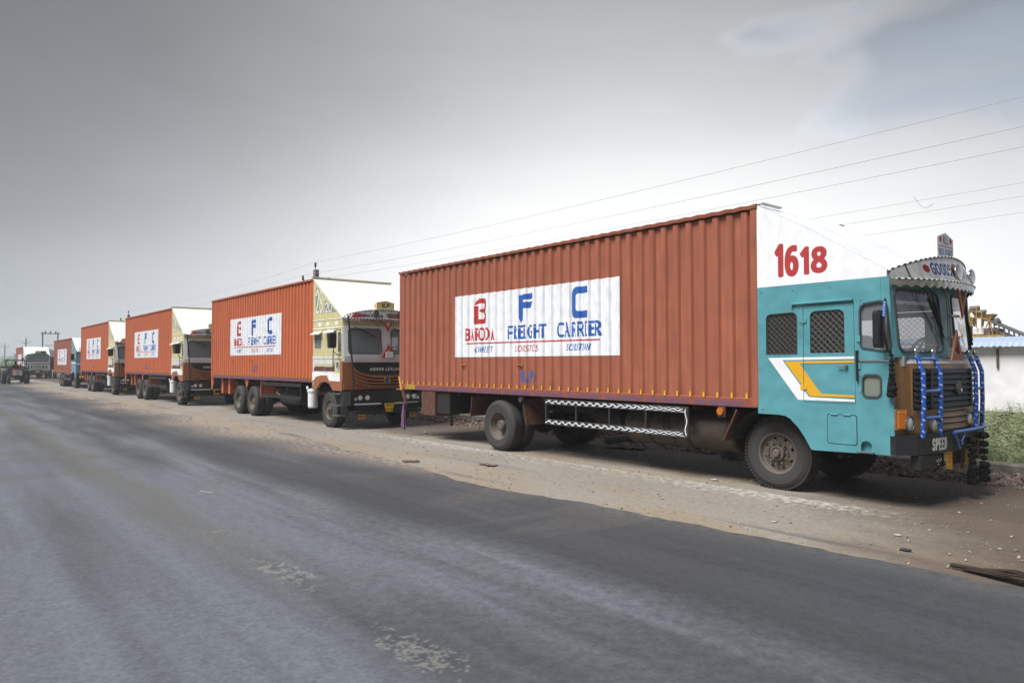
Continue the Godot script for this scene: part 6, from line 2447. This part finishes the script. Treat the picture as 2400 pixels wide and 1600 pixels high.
	g.box(Vector3(-1.94, 2.0, 0), Vector3(0.03, 1.6, 2.3))
	g.box(Vector3(-1.1, 2.87, 0), Vector3(1.6, 0.02, 2.3))
	put(inn, "lining", g, M.interior)
	g = G.new()
	g.box(Vector3(-1.05, 1.28, 0), Vector3(1.8, 0.04, 2.3))
	g.box(Vector3(-0.24, 1.80, 0), Vector3(0.24, 0.22, 2.2), 0.04)
	put(inn, "dashboard", g, M.interior)
	for z in [-0.65, 0.65]:
		g = G.new()
		g.box(Vector3(-1.1, 1.55, z), Vector3(0.5, 0.16, 0.55), 0.04)
		g.box(Vector3(-1.35, 1.90, z), Vector3(0.14, 0.62, 0.52), 0.04)
		put(inn, "seat", g, M.seat_cloth)
	steering(inn, Vector3(-0.62, 1.98, -0.6))
	# --- below the container
	side_guard(t, -5.85, -2.80, 0.66, 1.12, W - 0.02, 2, M.charcoal)
	g = G.new()
	g.box(Vector3(-4.2, 0.72, 0.72), Vector3(1.4, 0.5, 0.55), 0.08)
	put(t, "fuel_tank", g, M.chassis)
	g = G.new()
	g.lathe([Vector2(0, 0), Vector2(0.12, 0), Vector2(0.135, 0.04), Vector2(0.14, 0.44), Vector2(0.158, 0.45), Vector2(0.158, 0.50), Vector2(0.08, 0.54), Vector2(0, 0.55)], Vector3(-2.36, 0.46, 1.02), Vector3.UP, 20)
	var bk := put(t, "water_drum", g, M.white_paint)
	g = G.new()
	g.tube([Vector3(-2.51, 0.93, 1.02), Vector3(-2.46, 1.1, 1.02), Vector3(-2.26, 1.1, 1.02), Vector3(-2.21, 0.93, 1.02)], 0.012, 6)
	put(bk, "handle", g, M.dull_steel)
	for x in [-6.10, -10.25, -9.5]:
		for s in [1.0, -1.0]:
			g = G.new()
			g.box(Vector3(x, 0.90, s * 0.9), Vector3(0.03 if x > -9 else 0.2, 0.56, 0.5 if x > -9 else 0.3), 0.006)
			put(t, "mud_flap", g, M.oxide_bright)
	for s in [1.0, -1.0]:
		g = G.new()
		g.plate(poly([-7.62, 1.18, -7.24, 1.18, -7.40, 0.88]), [], func(u, v, w): return Vector3(u, v, s * (W - 0.06) - w), 0.03)
		put(t, "gusset", g, M.oxide_bright)
		g = G.new()
		g.plate(poly([back - 0.10, 1.22, back + 0.10, 1.22, back + 0.16, 1.0, back + 0.02, 0.74, back - 0.06, 0.74]), [], func(u, v, w): return Vector3(u, v, s * (W - 0.03) - w), 0.03)
		put(t, "tail_gusset", g, M.oxide_bright)
		g = G.new()
		g.box(Vector3(-2.42, 1.02, s * (W - 0.04)), Vector3(0.10, 0.10, 0.04), 0.02)
		put(t, "marker_lamp", g, M.lamp_white)
	g = G.new()
	g.box(Vector3(back + 0.12, 0.66, 0), Vector3(0.1, 0.12, 2.2), 0.01)
	put(t, "underrun_bar", g, M.chassis)
	return t


func place_trucks(proto: Node3D) -> void:
	var said := ["cream-cabbed truck with a bright rust-red container parked directly behind the teal truck", "cream-cabbed container truck third in the row, between two like it", "cream-cabbed container truck fourth in the row, ahead of the light blue one"]
	var spots := [[-17.05, -9.55, 0.006, 0.014], [-30.75, -9.30, 0.004, 0.008], [-43.4, -9.15, 0.002, 0.006]]
	for i in 3:
		var t := proto
		if i:
			t = proto.duplicate()
			t.name = numbered("container_truck")
			add_child(t)
		t.set_meta("label", said[i])
		t.position = Vector3(spots[i][0], 0, spots[i][1])
		t.rotation = Vector3(0, 0, 0)


# ------------------------------------------------------------------ the two older trucks far along, and the tractor
func old_cab(t: Node3D, body: Material, roof: Material, trim: Material, face: Material, top: float, high: float, front: float) -> void:
	# a square wooden-bodied cab: side walls with two windows, flat split windscreen, visor, bumper and wind deflector
	var near := func(u, v, w): return Vector3(u, v, W - w)
	var far := func(u, v, w): return Vector3(u, v, -W + w)
	var wa := rrect(front + 0.18, 1.85, front + 0.70, 2.35, 0.04)
	var wb := rrect(front + 0.95, 1.85, -0.25, 2.35, 0.04)
	for s in [1.0, -1.0]:
		var fn: Callable = near if s > 0 else far
		var g := G.new()
		g.plate(poly([front, top, front, 1.0, -1.75, 1.0, -1.50, 1.12, -1.0, 1.16, -0.60, 1.05, -0.48, 0.75, -0.05, 0.75, -0.05, top]), [wa, wb], fn, 0.03)
		put(t, "cab_side", g, body)
		put(t, "side_window", pane(wa, fn, 0.02), M.sky_veil_glass)
		put(t, "side_window", pane(wb, fn, 0.02), M.sky_veil_glass)
		g = G.new()
		g.plate(poly([front + 0.01, 1.70, -0.06, 1.70, -0.06, 1.78, front + 0.01, 1.78]), [], func(u, v, w): return fn.call(u, v, w - 0.01), 0.01)
		put(t, "belt_moulding", g, trim)
		g = G.new()
		g.plate(poly([front, top, -0.05, top, front, high]), [], fn, 0.02)
		put(t, "deflector_side", g, body)
		var mr := part(t, "mirror")
		g = G.new()
		g.box(Vector3(-0.20, 2.15, s * (W + 0.2)), Vector3(0.08, 0.42, 0.2), 0.02)
		put(mr, "mirror_shell", g, M.charcoal)
		g = G.new()
		g.tube([Vector3(-0.1, 2.40, s * W), Vector3(-0.18, 2.38, s * (W + 0.2)), Vector3(-0.1, 1.9, s * W)], 0.014, 5)
		put(mr, "arm", g, M.charcoal)
	var g := G.new()
	g.quad(Vector3(front, high + 0.01, -W), Vector3(front, high + 0.01, W), Vector3(-0.05, top + 0.02, W), Vector3(-0.05, top + 0.02, -W), Vector3(1, 1, 0))
	put(t, "wind_deflector", g, M.cream_paint)
	var ws := [rrect(0.12, 1.92, 1.02, 2.38, 0.04), rrect(-1.02, 1.92, -0.12, 2.38, 0.04)]
	var fr := func(u, v, w): return Vector3(-0.02 - w, v, u)
	g = G.new()
	g.plate(poly([-W + 0.005, 1.0, W - 0.005, 1.0, W - 0.005, top, -W + 0.005, top]), ws, fr, 0.04)
	put(t, "cab_front", g, face)
	for p in ws:
		put(t, "windscreen", pane(p, fr, 0.02), M.sky_veil_glass)
		put(t, "gasket", gasket(p, fr, 0.03, 0.012), trim)
	g = G.new()
	g.box(Vector3(0.0, 2.2, 0), Vector3(0.05, 0.6, 0.1), 0.01)
	put(t, "pillar_trim", g, M.orange_trim)
	var gr := part(t, "grille")
	for k in 4:
		g = G.new()
		g.box(Vector3(0.0, 1.16 + 0.11 * k, 0), Vector3(0.04, 0.05, 0.8), 0.01)
		put(gr, "louvre", g, M.dull_steel)
	for z in [-0.85, -0.55, 0.55, 0.85]:
		g = G.new()
		g.box(Vector3(0.0, 1.32, z), Vector3(0.03, 0.34, 0.16), 0.01)
		put(gr, "vent_panel", g, M.pole_steel)
	g = G.new()
	g.box(Vector3(0.0, 1.66, 0), Vector3(0.04, 0.07, 2.3), 0.01)
	put(t, "belt_moulding", g, trim)
	var bm := part(t, "bumper")
	g = G.new()
	g.box(Vector3(0.08, 0.78, 0), Vector3(0.2, 0.30, 2.44), 0.03)
	put(bm, "bumper_beam", g, M.bumper_black)
	for s in [-1.0, 1.0]:
		g = G.new()
		g.box(Vector3(0.18, 0.80, s * 0.88), Vector3(0.03, 0.14, 0.3), 0.01)
		put(t, "headlamp", g, M.lamp_yellow if s > 0 else M.amber)
	g = G.new()
	g.box(Vector3(0.19, 0.80, 0), Vector3(0.02, 0.16, 0.36), 0.005)
	put(bm, "number_plate", g, M.plate_yellow)
	g = G.new()
	g.box(Vector3(0.10, 0.50, 0.1), Vector3(0.08, 0.08, 1.9), 0.01)
	put(bm, "lower_bar", g, M.charcoal)
	# rounded visor
	g = G.new()
	for i in 16:
		var a := lerpf(-1.0, 1.0, i / 16.0)
		var b := lerpf(-1.0, 1.0, (i + 1) / 16.0)
		var ha := top + 0.32 * sqrt(maxf(0.0, 1.0 - a * a))
		var hb := top + 0.32 * sqrt(maxf(0.0, 1.0 - b * b))
		g.quad(Vector3(0.22, top - 0.10, a * W), Vector3(0.22, top - 0.10, b * W), Vector3(0.08, hb, b * W), Vector3(0.08, ha, a * W), Vector3.RIGHT)
		g.quad(Vector3(0.08, ha, a * W), Vector3(0.08, hb, b * W), Vector3(-0.3, hb, b * W), Vector3(-0.3, ha, a * W), Vector3.UP)
		g.quad(Vector3(0.22, top - 0.10, a * W), Vector3(0.22, top - 0.10, b * W), Vector3(-0.05, top - 0.08, b * W), Vector3(-0.05, top - 0.08, a * W), Vector3.DOWN)
	put(t, "visor", g, roof)
	g = G.new()
	g.box(Vector3(0.0, top + 0.45, 0), Vector3(0.08, 0.26, 0.52), 0.01)
	put(t, "permit_board", g, M.straw_paint)
	var inn := part(t, "interior")
	g = G.new()
	g.box(Vector3(front + 0.04, 1.8, 0), Vector3(0.03, 1.6, 2.3))
	put(inn, "lining", g, M.interior)


func blue_truck() -> void:
	var t := thing("container_truck", "light blue-cabbed truck with a dull rust-red container, fifth in the row", "truck", Vector3(-57.0, 0, -9.25), "container trucks parked in a row on the shoulder")
	container(t, -10.9, -2.0, 1.0, 3.50, M.oxide, Rect2(-8.8, 1.62, 4.4, 1.16), Vector2(-6.7, 1.2))
	running_gear(t, -10.9, -1.05, [-7.2, -6.1], 0.485, 1.10, 1.05)
	old_cab(t, M.light_blue_paint, M.pale_trim, M.white_paint, M.light_blue_paint, 2.62, 3.50, -2.0)
	side_guard(t, -5.3, -2.6, 0.55, 1.0, W - 0.02, 2, M.dull_steel)
	var g := G.new()
	g.cyl(Vector3(-4.6, 0.7, 0.75), Vector3(-3.0, 0.7, 0.75), 0.28, -1.0, 16)
	put(t, "fuel_tank", g, M.chassis)


func green_truck() -> void:
	var t := thing("container_truck", "old truck with white front and green visor parked beyond the tractor", "truck", Vector3(-97.0, 0, -9.95))
	container(t, -10.2, -2.0, 1.0, 3.60, M.oxide, Rect2(-8.0, 1.62, 4.4, 1.16), Vector2.ZERO)
	running_gear(t, -10.2, -1.05, [-7.2], 0.485, 1.10, 1.05)
	old_cab(t, M.pale_trim, M.dark_green_paint, M.dark_green_paint, M.white_paint, 2.55, 3.60, -2.0)
	side_guard(t, -5.3, -2.6, 0.55, 1.0, W - 0.02, 2, M.charcoal)
	var g := G.new()
	g.box(Vector3(-0.6, 3.0, -0.4), Vector3(0.5, 0.3, 0.9), 0.06)
	put(t, "roof_bundle", g, M.dark_green_paint)
	# the rear of another lorry half hidden behind it
	var o := thing("parked_lorry", "brown-bodied lorry half hidden between the green-visored truck and the shrubs", "truck", Vector3(-100.5, 0, -12.9))
	g = G.new()
	g.box(Vector3(-2.6, 1.75, 0), Vector3(5.0, 1.5, 2.2), 0.03)
	put(o, "cargo_bed", g, M.flap_brown)
	g = G.new()
	g.box(Vector3(0.6, 1.75, 0), Vector3(1.4, 1.7, 2.1), 0.12)
	put(o, "cab", g, M.tarp_dark)
	for x in [0.6, -3.6]:
		for s in [1.0, -1.0]:
			wheel(o, x, 1.05, s, 0.485, "rear")
	g = G.new()
	g.box(Vector3(-1.6, 0.85, 0), Vector3(6.0, 0.3, 0.8))
	put(o, "chassis", g, M.chassis)


func figure(bones: Array, cell: float) -> G:
	# one skin over tapered bones: distance field meshed as surface nets. bones: [a, b, ra, rb]
	var lo := Vector3.INF
	var hi := -Vector3.INF
	for b in bones:
		for p in [b[0], b[1]]:
			lo = lo.min(p - Vector3.ONE * (maxf(b[2], b[3]) + cell * 3))
			hi = hi.max(p + Vector3.ONE * (maxf(b[2], b[3]) + cell * 3))
	var n := Vector3i(((hi - lo) / cell).ceil())
	var f := PackedFloat32Array()
	f.resize((n.x + 1) * (n.y + 1) * (n.z + 1))
	var idx := func(i: int, j: int, k: int) -> int: return (k * (n.y + 1) + j) * (n.x + 1) + i
	for k in n.z + 1:
		for j in n.y + 1:
			for i in n.x + 1:
				var p := lo + Vector3(i, j, k) * cell
				var d := 9.0
				for b in bones:
					var ab: Vector3 = b[1] - b[0]
					var t := clampf((p - b[0]).dot(ab) / maxf(ab.length_squared(), 1e-6), 0.0, 1.0)
					var e: float = (p - b[0] - ab * t).length() - lerpf(b[2], b[3], t)
					var h := clampf(0.5 + 0.5 * (d - e) / 0.03, 0.0, 1.0)
					d = lerpf(d, e, h) - 0.03 * h * (1.0 - h)
				f[idx.call(i, j, k)] = d
	var g := G.new()
	var vert := {}
	var grad := {}
	var at := func(i: int, j: int, k: int) -> Vector3:
		var key := Vector3i(i, j, k)
		if vert.has(key):
			return vert[key]
		var s := Vector3()
		var c := 0
		for e in [[0, 0, 0, 1, 0, 0], [0, 1, 0, 1, 1, 0], [0, 0, 1, 1, 0, 1], [0, 1, 1, 1, 1, 1], [0, 0, 0, 0, 1, 0], [1, 0, 0, 1, 1, 0], [0, 0, 1, 0, 1, 1], [1, 0, 1, 1, 1, 1], [0, 0, 0, 0, 0, 1], [1, 0, 0, 1, 0, 1], [0, 1, 0, 0, 1, 1], [1, 1, 0, 1, 1, 1]]:
			var a: float = f[idx.call(i + e[0], j + e[1], k + e[2])]
			var b: float = f[idx.call(i + e[3], j + e[4], k + e[5])]
			if (a < 0.0) != (b < 0.0):
				s += Vector3(e[0], e[1], e[2]).lerp(Vector3(e[3], e[4], e[5]), a / (a - b))
				c += 1
		vert[key] = lo + (Vector3(i, j, k) + s / maxi(c, 1)) * cell
		grad[key] = Vector3(f[idx.call(i + 1, j, k)] - f[idx.call(i, j, k)], f[idx.call(i, j + 1, k)] - f[idx.call(i, j, k)], f[idx.call(i, j, k + 1)] - f[idx.call(i, j, k)]).normalized()
		return vert[key]
	for k in range(1, n.z):
		for j in range(1, n.y):
			for i in range(1, n.x):
				var a: float = f[idx.call(i, j, k)]
				for ax in 3:
					var st := Vector3i(int(ax == 0), int(ax == 1), int(ax == 2))
					var b: float = f[idx.call(i + st.x, j + st.y, k + st.z)]
					if (a < 0.0) == (b < 0.0):
						continue
					var u := Vector3i(int(ax == 2), int(ax == 0), int(ax == 1))
					var w := Vector3i(int(ax == 1), int(ax == 2), int(ax == 0))
					var o := Vector3i(i, j, k)
					var cells := [o, o - u, o - u - w, o - w]
					var ps := []
					var ns := []
					for c in cells:
						ps.append(at.call(c.x, c.y, c.z))
						ns.append(grad[c])
					g.soft(ps, ns)
	return g


func tractor() -> void:
	var base := Vector3(-72.9, 0.012, -6.05)
	var t := thing("tractor", "dark red farm tractor under a green canopy driving along the asphalt", "tractor", base)
	var g := G.new()
	g.plate(PackedVector2Array([Vector2(-0.30, 0.72), Vector2(0.30, 0.72), Vector2(0.30, 1.15), Vector2(0.18, 1.27), Vector2(-0.18, 1.27), Vector2(-0.30, 1.15)]), [], func(u, v, w): return Vector3(0.55 - w, v, u), 1.5)
	put(t, "bonnet", g, M.tractor_red)
	g = G.new()
	g.plate(rrect(-0.30, 0.70, 0.30, 1.13, 0.04), [], func(u, v, w): return Vector3(0.58 - w, v, u), 0.05)
	var gr := put(t, "grille", g, M.pale_trim)
	g = G.new()
	g.box(Vector3(0.59, 0.92, 0), Vector3(0.02, 0.08, 0.14))
	g.box(Vector3(0.59, 1.02, 0), Vector3(0.02, 0.02, 0.4))
	put(gr, "grille_slot", g, M.charcoal)
	g = G.new()
	g.box(Vector3(-0.5, 0.62, 0), Vector3(2.2, 0.34, 0.42), 0.04)
	g.cyl(Vector3(0.25, 0.38, -0.62), Vector3(0.25, 0.38, 0.62), 0.06, -1.0, 8)
	g.cyl(Vector3(-1.45, 0.68, -0.75), Vector3(-1.45, 0.68, 0.75), 0.10, -1.0, 8)
	put(t, "chassis", g, M.chassis)
	for s in [1.0, -1.0]:
		wheel(t, 0.25, 0.68, s, 0.38, "front", 0.19)
		wheel(t, -1.45, 0.98, s, 0.68, "rear", 0.36)
		g = G.new()
		g.box(Vector3(-1.30, 1.22, s * 0.80), Vector3(0.7, 0.05, 0.40), 0.01)
		g.box(Vector3(-0.97, 1.08, s * 0.80), Vector3(0.05, 0.26, 0.40), 0.01)
		put(t, "fender", g, M.pale_trim)
		for x in [-0.62, -1.85]:
			g = G.new()
			g.cyl(Vector3(x, 1.1, s * 0.68), Vector3(x, 2.0, s * 0.70), 0.03, -1.0, 6)
			put(t, "canopy_post", g, M.tarp_dark)
	g = G.new()
	g.plate(rrect(-2.1, -0.92, -0.30, 0.92, 0.1), [], func(u, v, w): return Vector3(u, 2.06 - w - 0.04 * v * v, v), 0.10, [-1.8, -1.2, -0.6])
	put(t, "canopy", g, M.canopy_green)
	g = G.new()
	g.box(Vector3(-1.55, 1.0, 0), Vector3(0.45, 0.10, 0.45), 0.03)
	g.box(Vector3(-1.78, 1.25, 0), Vector3(0.08, 0.42, 0.45), 0.03)
	put(t, "seat", g, M.charcoal)
	steering(t, Vector3(-1.02, 1.36, 0))
	g = G.new()
	g.cyl(Vector3(0.1, 1.2, -0.2), Vector3(0.1, 1.75, -0.2), 0.03, -1.0, 8)
	put(t, "exhaust", g, M.charcoal)
	# driver
	var p := thing("person", "person in dark clothes driving the tractor, hands on the wheel", "person", base + Vector3(-1.5, 1.03, 0))
	var V := func(x: float, y: float, z: float) -> Vector3: return Vector3(x, y, z)
	var bones := [[V.call(0, 0.12, -0.09), V.call(0, 0.12, 0.09), 0.15, 0.15], [V.call(0, 0.12, 0), V.call(0.02, 0.34, 0), 0.15, 0.15], [V.call(0.02, 0.34, 0), V.call(0.03, 0.50, 0), 0.16, 0.13], [V.call(0.03, 0.50, -0.13), V.call(0.03, 0.50, 0.13), 0.085, 0.085], [V.call(0.03, 0.52, 0), V.call(0.05, 0.62, 0), 0.06, 0.055], [V.call(0.06, 0.71, 0), V.call(0.075, 0.76, 0), 0.088, 0.095], [V.call(0.16, 0.70, 0), V.call(0.18, 0.685, 0), 0.016, 0.02]]
	for s in [1.0, -1.0]:
		bones += [[V.call(0, 0.1, s * 0.1), V.call(0.42, 0.14, s * 0.16), 0.095, 0.07], [V.call(0.42, 0.14, s * 0.16), V.call(0.48, -0.30, s * 0.18), 0.065, 0.045], [V.call(0.48, -0.31, s * 0.18), V.call(0.62, -0.35, s * 0.18), 0.045, 0.035], [V.call(0.03, 0.50, s * 0.18), V.call(0.13, 0.27, s * 0.24), 0.058, 0.048], [V.call(0.13, 0.27, s * 0.24), V.call(0.36, 0.32, s * 0.20), 0.045, 0.034]]
		for k in 4:
			bones.append([V.call(0.38, 0.33, s * (0.17 + 0.022 * k)), V.call(0.45, 0.345 - 0.01 * absf(k - 1.5), s * (0.17 + 0.022 * k)), 0.012, 0.010])
		bones.append([V.call(0.37, 0.34, s * 0.17), V.call(0.42, 0.37, s * 0.15), 0.013, 0.011])
	put(p, "body", figure(bones, 0.024), M.cloth_dark)
	g = G.new()
	g.ball(Vector3(0.085, 0.745, 0), 0.098, 14, Vector3(0.92, 1.12, 0.82))
	g.ball(Vector3(0.175, 0.73, 0), 0.02, 8)
	for s in [1.0, -1.0]:
		g.ball(Vector3(0.075, 0.74, s * 0.085), 0.024, 8, Vector3(0.6, 1, 0.4))
	put(p, "face", g, M.skin)
	g = G.new()
	g.ball(Vector3(0.06, 0.79, 0), 0.102, 14, Vector3(0.95, 0.8, 0.88), 0.03, 5)
	put(p, "hair", g, M.hair)
	# towed trailer
	var tr := thing("trailer", "dark tarpaulined trailer towed behind the tractor", "trailer", base + Vector3(-5.4, 0, 0.0))
	g = G.new()
	g.box(Vector3(0, 1.05, 0), Vector3(3.6, 0.6, 1.9), 0.06)
	put(tr, "cargo_bed", g, mat("trailer_blue", "3a4a66", 0.6, blotch, 0.6))
	g = G.new()
	g.box(Vector3(0, 1.41, 0), Vector3(3.5, 0.14, 1.8), 0.06)
	put(tr, "tarpaulin", g, M.tarp_dark)
	for s in [1.0, -1.0]:
		wheel(tr, -0.3, 0.95, s, 0.45, "rear", 0.24)
	g = G.new()
	g.cyl(Vector3(1.7, 0.6, 0), Vector3(3.6, 0.55, 0), 0.05, -1.0, 8)
	g.cyl(Vector3(-0.3, 0.45, -0.8), Vector3(-0.3, 0.45, 0.8), 0.06, -1.0, 8)
	g.box(Vector3(0, 0.66, 0), Vector3(3.4, 0.12, 0.7))
	put(tr, "drawbar", g, M.chassis)


# ------------------------------------------------------------------ things lying about
func litter() -> void:
	# dead palm frond at the edge of the blacktop
	var o := thing("dry_frond", "dark dried palm frond lying at the edge of the asphalt", "frond", Vector3(-2.02, 0.012, -6.62))
	var r := RandomNumberGenerator.new()
	r.seed = 91
	var g := G.new()
	for k in 46:
		var z := r.randf_range(-0.09, 0.09)
		var a := Vector3(-0.32 + r.randf() * 0.1, 0.01, z * 0.35)
		var b := Vector3(r.randf_range(0.0, 0.2), 0.03 + r.randf() * 0.04, z * 1.3)
		var c := Vector3(r.randf_range(0.35, 0.75), 0.012 + r.randf() * 0.02, z * 1.1 + r.randf_range(-0.03, 0.03))
		g.tube([a, b, c], r.randf_range(0.004, 0.009), 4, 0.4)
	put(o, "leaflets", g, M.dry_frond)
	g = G.new()
	g.tube([Vector3(-0.40, 0.02, 0.01), Vector3(-0.1, 0.035, 0), Vector3(0.3, 0.04, 0.0)], 0.02, 6, 0.5)
	put(o, "stem", g, M.dry_frond)
	o.rotation.y = -0.12
	# flattened cartons and rags
	for q in [[Vector3(-9.69, 0.004, -7.35), 0.34, 0.14, 0.2, "flattened brown carton lying on the shoulder beside the rear wheel", "carton"], [Vector3(-9.93, 0.004, -11.0), 0.8, 0.42, 0.5, "crumpled grey sacking lying beneath the teal truck", "sacking"], [Vector3(-10.85, 0.016, -6.55), 0.30, 0.12, 1.1, "bent dry twig and torn sheet at the dusty road edge", "torn_sheet"]]:
		o = thing(q[5], q[4], "litter", q[0])
		o.rotation.y = q[3]
		g = G.new()
		var nx := 8
		for i in nx:
			for j in 4:
				var p := []
				for e in [[0, 0], [1, 0], [1, 1], [0, 1]]:
					var u = (float(i) + e[0]) / nx - 0.5
					var v = (float(j) + e[1]) / 4.0 - 0.5
					p.append(Vector3(u * q[1], 0.012 + 0.022 * absf(sin(u * 9.0 + v * 4.0)) * q[1] * 1.6, v * q[2] + 0.03 * sin(u * 7.0)))
				g.quad(p[0], p[1], p[2], p[3], Vector3.UP)
				g.quad(p[0] - Vector3(0, 0.01, 0), p[1] - Vector3(0, 0.01, 0), p[2] - Vector3(0, 0.01, 0), p[3] - Vector3(0, 0.01, 0), Vector3.DOWN)
		put(o, "sheet", g, M.carton)
	o = thing("concrete_block", "small grey concrete block in the dirt behind the front wheel", "block", Vector3(-7.64, 0, -11.3))
	g = G.new()
	g.box(Vector3(0, 0.09, 0), Vector3(0.36, 0.2, 0.24), 0.03)
	put(o, "block_body", g, M.kerb_concrete)
	o = thing("drain_pipe", "grey pipe sloping to the ground under the teal truck", "pipe", Vector3(-10.6, 0, -11.5))
	g = G.new()
	g.tube([Vector3(-0.25, 0.06, 0.1), Vector3(0.25, 0.14, 0.0), Vector3(0.9, 0.30, -0.3)], 0.08, 12)
	put(o, "pipe_body", g, M.pole_concrete)
	o = thing("fallen_board", "pale board lying in the weeds by the teal truck's bumper", "board", Vector3(-4.9, 0.1, -14.4), "", -0.5)
	g = G.new()
	g.box(Vector3(0, 0.05, 0), Vector3(1.1, 0.03, 0.16), 0.005, Basis(Vector3.BACK, -0.08))
	put(o, "plank", g, M.pole_concrete)
	var bits := [[-6.37, -8.95, 0.11], [-15.2, -9.6, 0.12], [-12.6, -9.9, 0.14], [-13.4, -10.2, 0.1], [-3.2, -7.5, 0.07], [-4.3, -7.1, 0.06], [-2.9, -6.95, 0.10]]
	var said_bits := ["pale paper scrap on the dirt in front of the teal truck's front wheel", "pale paper scrap on the dirt under the teal truck's tail", "pale paper scrap behind the teal truck's rear wheel", "small pale scrap in the gravel behind the teal truck's rear wheel", "flat pale scrap on the shoulder before the teal cab", "small pale scrap on the bare dirt nearest the road edge", "black crumpled scrap on the shoulder by the dried frond"]
	for i in bits.size():
		var b: Array = bits[i]
		o = thing("paper_scrap", said_bits[i], "litter", Vector3(b[0], 0.003, b[1]), "paper scraps on the shoulder")
		o.rotation.y = r.randf() * TAU
		g = G.new()
		g.ball(Vector3(0, b[2] * 0.12, 0), b[2] * 0.5, 9, Vector3(1, 0.28, 0.6), 0.25, i)
		put(o, "paper_body", g, M.paper if i != 6 else M.tarp_dark)
	o = thing("drinking_straw", "thin white straw lying on the asphalt", "litter", Vector3(-9.95, 0.018, -2.92))
	g = G.new()
	g.cyl(Vector3(-0.11, 0, 0.05), Vector3(0.11, 0, -0.05), 0.005, -1.0, 6)
	put(o, "straw_body", g, M.paper)
